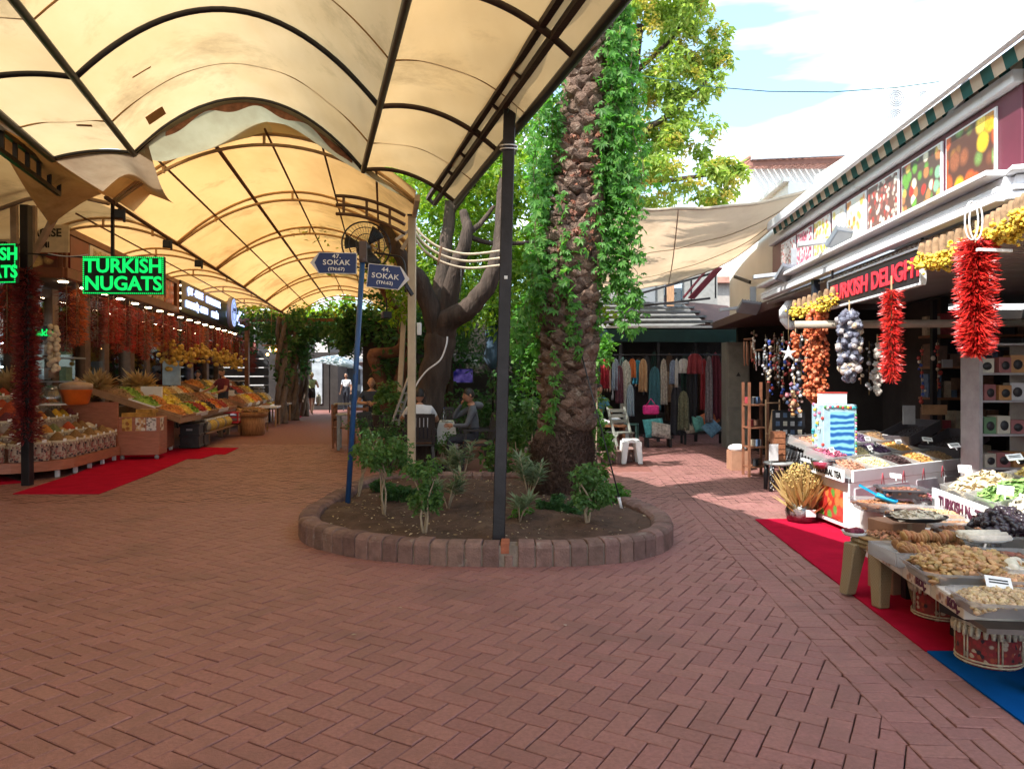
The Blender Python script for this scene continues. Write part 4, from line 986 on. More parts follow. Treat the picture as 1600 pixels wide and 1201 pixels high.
# ---- LED signs
def led(label, c, w_, h_, r, lines, sz, cat='LED sign'):
    t = thing('led_sign', label, cat, c); T = frame((0, 0, 0), r, (0, 0, 1)); b = MB(); b.box((0, 0, -.035), (w_, h_, .06), 0, 0, T); b.build('panel', mat('led_black', (.006, .018, .012), .35), t, bev=.004)
    b = MB(); k = int(w_/.026)
    for i in range(k):
        for y in (-1, 1): b.box((-w_/2+.016+i*(w_-.032)/(k-1), y*(h_/2-.014), .0), (.015, .015, .006), 0, 0, T)
    k = int(h_/.026)
    for i in range(k):
        for x in (-1, 1): b.box((x*(w_/2-.014), -h_/2+.016+i*(h_-.032)/(k-1), .0), (.015, .015, .006), 0, 0, T)
    b.build('dot_border', GREENL, t)
    for s_, y in lines: text(s_, sz, GREENL, T @ Matrix.Translation((0, y, .0)), 'lettering', t, .006, sx=.98)
    return t
q = P(192.5, 430, 9.7); t = led('green LED sign reading TURKISH NUGATS on a pole, fully visible', q, 1.04, .50, (1, .06, 0), (('TURKISH', .115), ('NUGATS', -.115)), .255)
b = MB(); b.bar((P(176, 400, 9.75)-q), P(176, 312, 9.75)-q, .035, .035, up=(0, 1, 0)); b.bar(P(130, 402, 9.74)-q, P(40, 396, 10.0)-q, .02, .02); b.build('hanger', STEEL, t)
b = MB(); b.tube([P(75+k*9, 396+3*sin(k*.5)+k*.4, 9.72)-q for k in range(8)], .006, 5); b.build('cable', WHITE, t)
q = P(-20, 412, 10.1); led('green LED sign cut by the left picture edge, beside the post', q, .86, .54, (1, -.13, 0), (('TURKISH', .12), ('NUGATS', -.12)), .235)
# spotlights under the vault purlin
def mkspot():
    t = thing('spotlight', 'x', 'spotlight'); b = MB(); b.box((0, 0, -.10), (.12, .10, .12), 0, .3); b.bar((0, 0, 0), (0, 0, -.06), .02, .02); b.build('body', BLACKP, t, bev=.01)
    b = MB(); b.box((.075, -.02, -.12), (.03, .14, .15), 0, .3); b.build('visor', BLACKP, t); return t
fs = First(mkspot)
for (px, D), w_ in zip(((214, 9.75), (268, 11.9), (308, 13.9)), ('nearest', 'middle', 'farthest')): fs.put(LS(-3.5, D, H+2.27), RL, '%s black spotlight clipped under the left purlin of the amber canopy' % w_, 'spotlights under the amber canopy')
# pale props beside the left post
b = MB(); b.bar(P(97, 318, 10.8), P(30, 440, 10.9), .09, .06); b.bar(P(22, 318, 11), P(24, 425, 11), .09, .06, up=(0, 1, 0)); b.bar(P(52, 322, 11.2), P(52, 400, 11.2), .09, .06, up=(0, 1, 0))
b.tube([P(-10, 300, 10.6), P(40, 290, 10.6), P(95, 285, 10.6), P(150, 295, 10.4)], .04, 6); b.tube([P(-10, 330, 10.8), P(40, 312, 10.8), P(100, 302, 10.8), P(170, 318, 10.4)], .03, 6)
tag(b.build('roof_brace', mat('brace_pale', (.34, .26, .20), .6, .25), None), 'pale curved brace and props holding the canopy corner at the left post', 'brace')

# ================================================================ hanging strings
PEP = ([(0, 0, 0), (.075, .0, -.25), (-.045, .065, -.25), (-.045, -.065, -.25), (.07, .01, -.6), (-.03, .05, -.62), (-.02, -.05, -.6), (.17, 0, -1)], [(0, 1, 2), (0, 2, 3), (0, 3, 1), (1, 4, 5, 2), (2, 5, 6, 3), (3, 6, 4, 1), (4, 7, 5), (5, 7, 6), (6, 7, 4)])
def ico(): 
    m_ = MB(); m_.ball((0, 0, 0), 1, 7, 5); return m_.v, m_.f
BALL = ico()
CUP = (lambda m_: (m_.lathe([(.25, -.5), (.55, -.3), (.5, .25), (.62, .5), (.46, .42), (.35, .0)], 8), (m_.v, m_.f))[1])(MB())
def garland(L, r, n, size, m, proto=PEP, parent=None, out=1.1, name='dried_peppers', k0=0.15):
    z = -NR.uniform(0, L, n); a = NR.uniform(0, 2*pi, n); taper = np.clip((-z)/(L*k0)+.35, 0, 1)*np.clip((L+z)/(L*.12)+.25, 0, 1)
    rr = r*.30*taper*NR.uniform(.2, 1.3, n); pos = np.stack([rr*np.cos(a), rr*np.sin(a), z], 1)
    rot = np.stack([NR.normal(0, .25, n), -(out+NR.normal(0, .35, n)), a], 1)        # tip swings outward
    s = size*NR.uniform(.65, 1.25, n); return scatter(name, proto, pos, rot, np.stack([s*.9, s*.9, s], 1), m, parent, None, False)
CH1 = leafmat('chilli_red', [(.50, .012, .012), (.62, .03, .02), (.36, .008, .012), (.55, .05, .03)], .06, .3)
CH2 = leafmat('chilli_dark', [(.12, .010, .014), (.19, .015, .018), (.08, .008, .012), (.22, .03, .02)], .05, .4)
CH3 = leafmat('chilli_orange', [(.50, .09, .02), (.60, .14, .03), (.38, .04, .015), (.66, .20, .05)], .12, .4)
CH4 = leafmat('aubergine_dry', [(.07, .06, .07), (.14, .12, .13), (.26, .20, .15), (.10, .05, .05)], .05, .5)
CH5 = leafmat('chilli_mid', [(.34, .02, .015), (.45, .05, .02), (.24, .015, .012), (.40, .09, .03)], .08, .35)
LY = leafmat('yellow_bunch', [(.60, .42, .06), (.70, .52, .10), (.46, .30, .05)], .15)
kinds = [(CH5, 'mid red'), (CH3, 'orange'), (CH2, 'dark maroon'), (CH1, 'bright red'), (CH4, 'grey brown aubergine')]
firsts = []
for m, nm in kinds:
    def mk(m=m, nm=nm):
        t = thing('pepper_string', nm, 'pepper string'); garland(1.0, .22, 560 if m is not CH4 else 260, .080, m, PEP if m is not CH4 else CUP if False else PEP, t, 1.0)
        b = MB(); b.tube([(0, 0, .12), (0, 0, -1)], .006, 4); b.build('string', mat('twine', (.3, .2, .1)), t); return t
    firsts.append(First(mk))
seq = [2, 1, 1, 4, 2, 0, 3, 0, 2, 3, 0, 0, 4, 1, 0, 2, 3, 0, 4, 0, 2, 0, 3, 1, 4, 0, 2, 0, 3, 2, 0, 1, 4, 0, 2, 0, 1, 3, 0, 2]
D = 12.7; i = 0
cnt = {}
while D < 29 and i < 40:
    k = seq[i]; s = rnd.uniform(.85, 1.15); nm = kinds[k][1]; cnt[nm] = cnt.get(nm, 0)+1
    firsts[k].put(LS(FV-.05+rnd.uniform(-.06, .1), D, 3.10), RL+rnd.uniform(0, 3), 'string of %s dried peppers, %s of its colour along the left fascia' % (nm.replace(' aubergine', ''), ORD[cnt[nm]-1]), 'pepper strings under the left fascia', (1.25, 1.25, s))
    D += .36+.004*i; i += 1
# along the frontal corner
for j in range(7):
    k = (2, 0, 2, 3, 2, 0, 2)[j]
    firsts[k].put(Vector((corner.x-.45-j*.36, 12.35, 3.10)), rnd.uniform(0, 3), 'hanging string of %s dried peppers left of the corner post, %s from the corner' % (kinds[k][1], ORD[j]), 'pepper strings on the corner face', (1.3, 1.3, rnd.uniform(.95, 1.2)))
for j in range(7): firsts[0].put(LS(-5.35, 29.3+j*.28, 3.05), RL, 'red pepper string in the dense curtain at the far end, %s along' % ORD[j], 'pepper curtain at the far end', (1.2, 1.2, 1.25))
# big dark garland on the post
t = thing('chilli_garland', 'long bushy dark red chilli garland tied round the black left post', 'chilli garland', (LPOST.x, LPOST.y-.02, 3.05))
garland(2.05, .30, 2900, .105, CH2, PEP, t, 1.25, k0=.02)
t = thing('chilli_garland', 'short dark chilli bunch low on the left post above the table rim', 'chilli garland', (LPOST.x, LPOST.y-.02, 1.05)); garland(.42, .42, 460, .115, CH2, PEP, t, 1.3)
# garlic braid
t = thing('garlic_braid', 'white garlic braid hanging below the orange pepper strings', 'garlic braid', P(84, 505, 11.9)); n = 34
z = -NR.uniform(0, .72, n); a = NR.uniform(0, 6.28, n); scatter('bulbs', BALL, np.stack([.06*np.cos(a), .06*np.sin(a), z-.05], 1), NR.normal(0, .3, (n, 3)), np.stack([np.full(n, .045)]*2+[np.full(n, .05)], 1), mat('garlic', (.62, .52, .38), .6, .15, 20), t)
b = MB(); b.tube([(0, 0, .3), (0, 0, -.7)], .006, 4); b.build('string', MATS['twine'], t)
# yellow bunches
def mkyel():
    t = thing('yellow_bunch', 'x', 'dried gourd bunch'); n = 26; q = NR.normal(0, 1, (n, 3))*[.14, .14, .12]; scatter('gourds', BALL, q, NR.normal(0, 1, (n, 3)), NR.uniform(.045, .075, n), mat('gourd_yellow', (.52, .33, .06), .6, .2, 10, isl=.25), t)
    b = MB(); b.tube([(0, 0, .8), (0, 0, 0)], .006, 4); b.build('string', MATS['twine'], t); return t
fy = First(mkyel)
for j, (px, py, D) in enumerate(((262, 545, 18.6), (275, 552, 19.0), (297, 556, 20.0), (312, 550, 21.2), (325, 551, 22), (338, 556, 23), (350, 558, 24), (362, 562, 24.8), (374, 566, 25.6), (268, 560, 18.9))):
    fy.put(P(px, py, D), j, 'yellow gourd bunch hanging below the pepper strings, %s from the near end' % ORD[j], 'yellow bunches under the left fascia')
# chandelier
t = thing('bulb_chandelier', 'wooden chandelier with warm glowing bulbs at the far end of the left shops', 'chandelier', P(424, 548, 25)); b = MB()
b.box((0, 0, .18), (.5, .4, .04)); b.box((.3, .3, .0), (.5, .3, .04)); b.tube([(0, 0, .2), (0, 0, 1.6)], .01, 4); b.tube([(.3, .3, .02), (.3, .3, 1.6)], .01, 4); b.build('wood_plate', WOODL, t)
for q in ((-.13, 0, -.12), (.1, .1, .06), (.38, .2, -.2), (.2, .3, -.1), (.0, -.1, .05)): b = MB(); b.ball(q, .05, 8, 6); b.build('bulb', WARM, t)

# ================================================================ stepped spice display with jars
dt = thing('spice_display', 'stepped wooden spice table with a rounded corner on short white legs', 'display table')
def corner_path(off, zc=None):
    """front outline of the table, 'off' metres in from the rim: from the far end, round the corner, to the left"""
    pts_ = []
    v = -4.85-off; R_ = .9-off*.5
    for D in np.linspace(13.55, 11.55+off*.2, 8): pts_.append(LS(v, D))
    c = LS(v, 11.55+off*.2)+Vector((-R_, 0, 0))
    for k in range(1, 7):
        a = (pi/2)*k/6; pts_.append(c+Vector((R_*cos(a), -R_*sin(a), 0)))
    e = pts_[-1]
    for x in (1, 2, 3, 4): pts_.append(e+Vector((-x, .04*x, 0)))
    return pts_
TW = mat('table_wood', (.36, .14, .085), .45, .2, 5, .1, 40, stretch=(1, 1, 6))
tiers = [(0, .26), (.36, .46), (.70, .66), (1.02, .86), (1.32, 1.04)]
for k, (off, zt_) in enumerate(tiers):
    pa = corner_path(off); pb2 = corner_path(off+.42 if k < 4 else off+.6)
    b = MB(); n = len(pa); zl = .12 if k == 0 else tiers[k-1][1]
    v = []
    for p, q in zip(pa, pb2): v += [(p.x, p.y, zl), (p.x, p.y, zt_), (q.x, q.y, zt_)]
    b.add(v, [(i*3, i*3+3, i*3+4, i*3+1) for i in range(n-1)]+[(i*3+1, i*3+4, i*3+5, i*3+2) for i in range(n-1)]); b.build('tier', TW, dt, solid=.02)
b = MB(); q = LS(-4.9, 13.62); b.bar(Vector((q.x-1.9, 13.62, .6)), Vector((q.x, 13.62, .6)), .04, .95); b.build('end_panel', TW, dt)
for p in corner_path(.10)[::2]+[corner_path(.1)[-1]]: b = MB(); b.bar((p.x, p.y, 0), (p.x, p.y, .13), .05, .05, up=(0, 1, 0)); b.build('leg', WHITE, dt)
SP = {'turmeric yellow': (.56, .33, .03), 'paprika red': (.38, .06, .02), 'curry orange': (.48, .20, .04), 'cumin brown': (.24, .13, .05), 'dark sumac': (.13, .025, .03), 'black pepper': (.05, .04, .035), 'white sesame': (.62, .54, .40), 'green thyme': (.16, .17, .07), 'mixed nut tan': (.42, .27, .13), 'rose pink': (.42, .14, .12)}
for k, c in SP.items(): mat('spice_'+k, c, .9, .3, 40, .8, 180)
JAR = mat('jar_clear', (.42, .34, .28), .25, .15, 8, coat=.3)
FAB = photomat('woven_band', [(.34, .12, .10), (.05, .03, .04), (.50, .42, .32), (.28, .10, .09), (.12, .07, .06)], 30, (.42, .32, .25), rough=.9)
FRG = mat('cream_fringe', (.56, .47, .34), .9, .2, 30, .4, 80)
def jar_mk(sp, tall):
    def mk():
        t = thing('spice_jar', 'x', 'spice jar'); h = .27 if tall else .17; r = .125
        b = MB(); b.lathe([(r*.96, 0), (r, .01), (r, h-.05), (r*1.03, h-.045), (r*1.03, h-.03)], 16); b.build('jar', FAB if tall else JAR, t)
        b = MB(); b.lathe([(r*1.05, h-.035), (r*1.07, h+.005), (r*1.0, h+.008)], 16)
        for k in range(16): a = 2*pi*k/16; b.tube([(r*1.08*cos(a), r*1.08*sin(a), h-.03), (r*1.1*cos(a), r*1.1*sin(a), h-.065)], [.006, .012], 4)
        b.build('fringe_rim', FRG, t)
        hp = {'mixed nut tan': .07, 'white sesame': .07}.get(sp, .135)
        b = MB(); b.lathe([(r*.98, h-.005), (r*.75, h+hp*.30), (r*.4, h+hp*.72), (r*.12, h+hp*.97), (0, h+hp)], 14, wob=.06); b.build('spice_heap', MATS['spice_'+sp], t)
        b = MB(); b.box((0, -r*1.06, h+.015), (.06, .006, .045), 0, 0); b.build('price_card', TAGM, t); return t
    return First(mk)
JF = {(s_, tl): jar_mk(s_, tl) for s_ in SP for tl in (0, 1)}
names = list(SP); ji = 0; used = {}
ordk = {0: ['mixed nut tan', 'paprika red', 'mixed nut tan', 'cumin brown', 'dark sumac', 'mixed nut tan'], 1: ['cumin brown', 'white sesame', 'green thyme', 'paprika red', 'cumin brown', 'curry orange', 'mixed nut tan'],
        2: ['curry orange', 'turmeric yellow', 'dark sumac', 'cumin brown', 'black pepper', 'turmeric yellow', 'paprika red'], 3: ['turmeric yellow', 'paprika red', 'green thyme', 'curry orange', 'rose pink'], 4: ['paprika red', 'cumin brown', 'turmeric yellow', 'green thyme']}
tn = ['lowest', 'second', 'middle', 'fourth', 'top']
for k, (off, zt_) in enumerate(tiers):
    pa = corner_path(off+.155); s = 0; L = [0]
    for i in range(len(pa)-1): L.append(L[-1]+(pa[i+1]-pa[i]).length)
    d = .16; j = 0
    while d < min(L[-1], 5.4):
        i = max(m_ for m_ in range(len(L)) if L[m_] <= d); i = min(i, len(pa)-2); t_ = (d-L[i])/(L[i+1]-L[i]); p = pa[i].lerp(pa[i+1], t_); e = (pa[i+1]-pa[i]).normalized()
        sp = ordk[k][(j*3+k) % len(ordk[k])]; tall = 1 if k == 0 else 0
        JF[(sp, tall)].put(Vector((p.x, p.y, zt_+.011)), atan2(e.y, e.x)+pi+rnd.gauss(0, .06), '%s jar of %s spice, %s tier, %s from the far end' % ('fringed' if tall else 'small', sp, tn[k], ORD[j]), 'spice jars on the stepped table', rnd.uniform(.96, 1.05))
        d += .285; j += 1
# red spice mound, orange tub, glass domes
b = MB(); b.lathe([(.26, 0), (.27, .05), (.2, .25), (.1, .36), (0, .40)], 16, wob=.05); tag(b.build('paprika_mound', MATS['spice_paprika red'], None, loc=P(24, 664, 11.7)), 'tall mound of red paprika left of the chilli-wrapped post', 'spice mound')
t = thing('orange_tub', 'big orange tub with a clear lid on top of the spice display', 'tub', P(119, 632, 13.15)); b = MB(); b.lathe([(.17, 0), (.20, .02), (.26, .26), (.265, .27)], 20); b.build('tub', mat('tub_orange', (.62, .12, .015), .35), t)
b = MB(); b.lathe([(.265, .27), (.265, .36), (.24, .38), (.04, .42), (0, .42)], 20); b.ball((0, 0, .44), .035, 8, 6); b.build('lid', mat('lid_copper', (.45, .3, .2), .3, coat=.3), t)
for px, D, lb in ((80, 13.0, 'clear plastic dome behind the chilli-wrapped post'), (45, 13.2, 'second clear plastic dome left of the post')):
    t = thing('plastic_dome', lb, 'dome cover', P(px, 630, D)); b = MB(); b.lathe([(.27, 0), (.27, .12), (.22, .24), (.1, .31), (0, .32)], 20); b.build('dome', CLEAR, t); b = MB(); b.lathe([(.29, -.03), (.29, 0), (0, 0)], 20); b.build('plate', WHITE, t)
b = MB(); q = P(18, 612, 12.6); n = 260; tag(scatter('dried_wheat', SLIM, np.array([q]*n), np.stack([NR.normal(.9, .35, n), NR.normal(0, .35, n), NR.uniform(0, 6.28, n)], 1), NR.uniform(.25, .5, n), leafmat('straw', [(.36, .24, .11), (.5, .36, .18), (.26, .17, .08)], .3), None), 'bushy bundle of dried wheat behind the spice jars at the far left', 'dried wheat')
# ================================================================ produce trays
NUT = BALL
CHIP = ([(-.5, -.35, 0), (.5, -.35, 0), (.6, .3, .12), (-.4, .4, .1), (0, 0, .25)], [(0, 1, 4), (1, 2, 4), (2, 3, 4), (3, 0, 4)])
STICK = ([(-.5, -.1, 0), (.5, -.12, .05), (.5, .12, .05), (-.5, .1, 0), (-.4, 0, .16), (.4, 0, .2)], [(0, 1, 5, 4), (1, 2, 5), (2, 3, 4, 5), (3, 0, 4)])
def heap(name, w_, l_, hh, n, size, m, proto, parent, squash=(1, 1, .7), edge=.92, base=0, seed=None):
    """a mound of n pieces in a w x l tray"""
    x = NR.uniform(-1, 1, n)*edge; y = NR.uniform(-1, 1, n)*edge
    z = hh*(1-.55*(x**2)-.55*(y**2))*NR.uniform(.72, 1.0, n)+base
    pos = np.stack([x*w_/2, y*l_/2, z], 1); rot = np.stack([NR.normal(0, .5, n), NR.normal(0, .5, n), NR.uniform(0, 6.28, n)], 1)
    s = size*NR.uniform(.75, 1.25, n); S3 = np.stack([s*squash[0], s*squash[1], s*squash[2]], 1)
    o = scatter(name, proto, pos, rot, S3, m, parent, None, proto is NUT)
    return tag(o, kind='stuff')
def core(w_, l_, hh, m, parent, base=0, name='heap_base'):
    b = MB(); b.grid(lambda a, c: Vector(((a*2-1)*w_/2*.95, (c*2-1)*l_/2*.95, base+hh*(1-.55*(a*2-1)**2-.55*(c*2-1)**2)*.80)), 8, 8); return b.build(name, m, parent)
def col3(name, c, isl=.3, rough=.6, hue=.015, var=.2, coat=0): return mat(name, c, rough, var, 30, isl=isl, hue=hue, coat=coat)
PR = {'hazelnuts': (NUT, .011, col3('hazelnut', (.34, .17, .08)), 300, (1, 1, 1)), 'almonds': (NUT, .013, col3('almond', (.30, .13, .06)), 300, (1.2, .7, .5)),
      'dried apricots': (NUT, .022, col3('apricot', (.62, .22, .04)), 130, (1, 1, .5)), 'yellow fruit slices': (CHIP, .05, col3('pine_slice', (.70, .52, .10)), 130, (1, 1, 1)),
      'green kiwi slices': (CHIP, .05, col3('kiwi', (.22, .38, .06)), 130, (1, 1, 1)), 'dark prunes': (NUT, .022, col3('prune', (.035, .022, .03), .4, .35), 140, (1.1, .9, .7)),
      'golden raisins': (NUT, .008, col3('raisin', (.50, .33, .12)), 420, (1.3, .8, .7)), 'orange peel sticks': (STICK, .07, col3('peel', (.62, .26, .06)), 160, (1, 1, 1)),
      'white coconut chips': (CHIP, .04, col3('coconut', (.72, .66, .52), .15), 150, (1, 1, 1)), 'walnut halves': (CHIP, .03, col3('walnut', (.30, .19, .10)), 220, (1, 1, 1.4)),
      'red sausage sticks': (STICK, .10, col3('red_sticks', (.45, .06, .04)), 110, (1, 1, 1)), 'lemon slices': (CHIP, .05, col3('lemon', (.72, .60, .08)), 120, (1, 1, 1)),
      'mixed herbs': (STICK, .05, col3('herb', (.20, .17, .08), .5), 220, (1, 1, 1)), 'strung dried figs': (NUT, .024, col3('fig', (.40, .24, .11)), 110, (1, 1, .45))}
def tray_mk(key, w_=.52, l_=.52, tm=None, hh=.20):
    def mk():
        pr, sz, m, n, sq = PR[key]; t = thing('produce_tray', 'x', 'produce tray'); b = MB()
        for x in (-1, 1): b.box((x*w_/2, 0, .035), (.012, l_+.012, .09))
        for y in (-1, 1): b.box((0, y*l_/2, .035), (w_-.012, .012, .09))
        b.box((0, 0, -.003), (w_, l_, .008)); b.build('tray', tm or WHITE, t)
        core(w_, l_, hh, m, t); heap('produce', w_-.02, l_-.02, hh, n, sz, m, pr, t, sq); return t
    return First(mk)
LK = list(PR); LT = {k: tray_mk(k, tm=WOODL if i % 2 else WHITE) for i, k in enumerate(LK)}
st = thing('fruit_stall', 'long sloping dried fruit stall with wooden front behind the red carpet', 'market stall'); SLP = math.atan2(.55, 1.5)
b = MB()
for v0, v1, z0, z1, D0, D1 in ((-4.05, -5.75, .70, 1.26, 14.6, 20.2),):
    a, c, d, e = LS(v0, D0, z0), LS(v0, D1, z0), LS(v1, D1, z1), LS(v1, D0, z1); b.add([a, c, d, e, a-Vector((0, 0, .05)), c-Vector((0, 0, .05)), d-Vector((0, 0, .05)), e-Vector((0, 0, .05))], [(0, 3, 2, 1), (4, 5, 6, 7), (0, 1, 5, 4), (1, 2, 6, 5), (2, 3, 7, 6), (3, 0, 4, 7)])
b.build('sloping_top', WOODL, st)
b = MB(); b.bar(LS(-4.03, 14.55, .69), LS(-4.03, 16.2, .69), .03, .13); b.bar(LS(-4.03, 14.56, .70), LS(-5.75, 14.5, 1.27), .03, .12, up=(0, 0, 1)); b.build('rim', WOODL, st)
b = MB(); b.bar(LS(-4.5, 14.7, .36), LS(-4.5, 15.75, .36), .05, .56); b.bar(LS(-4.5, 14.7, .36), LS(-5.6, 14.68, .36), .05, .56); b.build('front_panel', TW, st)
for v, D in ((-4.5, 14.85), (-4.5, 15.6), (-4.25, 16.6), (-4.25, 17.8), (-4.25, 19.2), (-4.25, 20.1)): b = MB(); b.bar(LS(v, D, 0), LS(v, D, .66 if D > 16 else .1), .09 if D > 16 else .04, .09, up=(0, 1, 0)); b.build('leg', WOODL if D > 16 else WHITE, st)
b = MB(); b.bar(LS(-4.2, 16.3, .60), LS(-4.2, 20.2, .60), .05, .09); b.bar(LS(-4.15, 16.3, .30), LS(-4.15, 20.2, .30), .5, .03); b.build('rail', WOODL, st)
rows = [(-4.28, .70+.085), (-4.82, .70+.26), (-5.36, .70+.43)]
lay = {0: ['orange peel sticks', 'yellow fruit slices', 'green kiwi slices', 'red sausage sticks', 'lemon slices', 'dark prunes', 'dried apricots', 'red sausage sticks', 'strung dried figs', 'almonds', 'strung dried figs'],
       1: ['green kiwi slices', 'orange peel sticks', 'lemon slices', 'yellow fruit slices', 'mixed herbs', 'mixed herbs', 'walnut halves', 'almonds', 'hazelnuts', 'golden raisins', 'dark prunes'],
       2: ['walnut halves', 'green kiwi slices', 'golden raisins', 'lemon slices', 'golden raisins', 'yellow fruit slices', 'golden raisins', 'white coconut chips', 'dried apricots', 'golden raisins', 'almonds']}
rn = ['front', 'middle', 'back']
for r_, (v, z) in enumerate(rows):
    for j in range(10):
        D = 14.9+j*.55+.0; k = lay[r_][j]
        LT[k].put(LS(v, D, z), RL, 'tray of %s, %s row of the sloping stall, %s along' % (k, rn[r_], ORD[j]), 'trays on the sloping fruit stall', None, rot=(0, atan2(.56, 1.7), RL))
# second stall farther on
st2 = thing('fruit_stall', 'farther fruit stall beyond the vendor with tilted wooden bins', 'market stall'); b = MB(); a, c, d, e = LS(-4.0, 20.9, .62), LS(-4.0, 26.5, .62), LS(-5.7, 26.5, 1.25), LS(-5.7, 20.9, 1.25)
b.add([a, c, d, e, a-Vector((0, 0, .05)), c-Vector((0, 0, .05)), d-Vector((0, 0, .05)), e-Vector((0, 0, .05))], [(0, 3, 2, 1), (4, 5, 6, 7), (0, 1, 5, 4), (1, 2, 6, 5), (2, 3, 7, 6), (3, 0, 4, 7)]); b.build('sloping_top', WOODL, st2)
for D in (21, 22.8, 24.6, 26.4): b = MB(); b.bar(LS(-4.1, D, 0), LS(-4.1, D, .6), .08, .08, up=(0, 1, 0)); b.build('leg', WOODL, st2)
for r_, (v, z) in enumerate(((-4.3, .80), (-4.95, 1.04), (-5.5, 1.25))):
    for j in range(8):
        k = LK[(j*5+r_*3+1) % len(LK)]; LT[k].put(LS(v, 21.3+j*.7, z), RL, 'tray of %s, %s row of the farther stall, %s along' % (k, rn[r_], ORD[j]), 'trays on the farther stall', 1.15, rot=(0, atan2(.6, 1.7), RL))
# lower shelf of bags under the stall, red crate, papers
def mkbag(m):
    def mk():
        t = thing('fruit_bag', 'x', 'fruit bag'); b = MB(); b.ball((0, 0, .12), (.12, .14, .13), 8, 6); b.build('bag', m, t); b = MB(); b.tube([(0, 0, .22), (.01, 0, .28)], [.03, .05], 6); b.build('knot', WHITE, t); return t
    return First(mk)
fb1 = mkbag(col3('bag_yellow', (.55, .42, .10), 0)); fb2 = mkbag(col3('bag_grey', (.28, .27, .22), 0))
for j in range(9): (fb1 if j % 3 else fb2).put(LS(-4.0, 16.6+j*.27, .317), RL+j, '%s bag of dried fruit on the low shelf under the stall, %s along' % ('yellow' if j % 3 else 'grey', ORD[j]), 'bags on the low stall shelf')
t = thing('red_crate', 'red plastic crate with white printed sides at the end of the low shelf', 'crate', LS(-4.02, 19.6, .34), RL); b = MB()
for z in (.04, .16, .28): b.box((0, 0, z), (.42, .75, .035))
for x in (-1, 1):
    for y in (-1, 0, 1): b.box((x*.2, y*.355, .16), (.03, .03, .28))
b.box((0, 0, .015), (.40, .72, .02)); b.build('crate_body', mat('crate_red', (.5, .02, .03), .4), t); b = MB(); b.box((.196, -.18, .16), (.01, .3, .19)); b.box((.196, .18, .16), (.01, .3, .19)); b.build('side_panel', WHITE, t)
# wooden cabinet with flyers between jars and stall
t = thing('wooden_cabinet', 'reddish wooden box cabinet on castors with flyers taped on its front', 'cabinet', LS(-4.55, 13.95), RL); b = MB(); b.box((0, 0, .44), (.72, .5, .70)); b.build('body', TW, t, bev=.01)
for x in (-.3, .3): b = MB(); b.ball((x, -.2, .045), .045, 8, 6); b.build('castor', GREY, t)
for x, m in ((.03, PH[2]), (.22, photomat('print_news', [(.6, .6, .6), (.15, .15, .15), (.4, .4, .42)], 30, (.65, .65, .62))), (-.2, photomat('print_gold', [(.6, .35, .05), (.3, .1, .02)], 12, (.6, .4, .1)))): b = MB(); b.box((x, -.254, .66), (.17, .006, .24)); b.build('flyer', m, t)
b = MB(); b.box((.363, -.1, .66), (.006, .2, .24)); b.build('flyer', PH[2], t)
b = MB(); b.box((-.05, -.05, .83), (.5, .3, .07)); b.box((.05, .05, .90), (.3, .25, .06)); tag(b.build('packet_pile', mat('packets', (.45, .25, .06), .4, .5, 9), None, loc=LS(-4.55, 13.95)), 'pile of yellow and red packets lying on the wooden cabinet', 'packets')
# black plastic crates under the stall
for D, lb in ((15.95, 'black stacking crate with a handle hole beside the stall front panel'), (16.45, 'second black crate tucked behind the first under the stall')):
    t = thing('black_crate', lb, 'crate', LS(-4.15, D), RL); b = MB()
    for z in (.06, .30, .52): b.box((0, 0, z), (.42, .44, .06))
    b.box((0, 0, .28), (.38, .40, .5)); b.build('crate_body', BLACKP, t, bev=.008); b = MB(); b.box((.0, -.215, .42), (.12, .03, .04)); b.build('handle_hole', GREY, t)
# half barrel basket at the end
t = thing('barrel_basket', 'slatted wooden half barrel heaped with dried roots at the stall end', 'barrel', LS(-3.55, 19.9), RL); b = MB(); b.lathe([(.30, 0), (.33, .25), (.36, .5)], 16); b.lathe([(.40, .5), (.42, .62), (.38, .62), (.36, .52)], 16); b.build('barrel', mat('barrel_wood', (.36, .17, .07), .6, .4, 7, .4, 30, stretch=(6, 6, 1)), t)
heap('produce', .8, .8, .16, 200, .12, col3('roots', (.42, .24, .10)), STICK, t, base=.58)
b = MB(); b.lathe([(0, .6), (.37, .6)], 12); b.build('heap_base', MATS['roots'], t)
t = thing('wooden_crate', 'low wooden crate of roots next to the barrel basket', 'crate', LS(-3.65, 20.9), RL); b = MB()
for z in (.3, .38): b.box((0, -.3, z), (.6, .02, .07)); b.box((.3, 0, z), (.02, .6, .07)); b.box((-.3, 0, z), (.02, .6, .07)); b.box((0, .3, z), (.6, .02, .07))
for x in (-.29, .29):
    for y in (-.29, .29): b.box((x, y, .2), (.04, .04, .4))
b.box((0, 0, .28), (.58, .58, .02)); b.build('crate_body', WOODL, t); heap('produce', .55, .55, .14, 160, .08, MATS['roots'], STICK, t, base=.3)
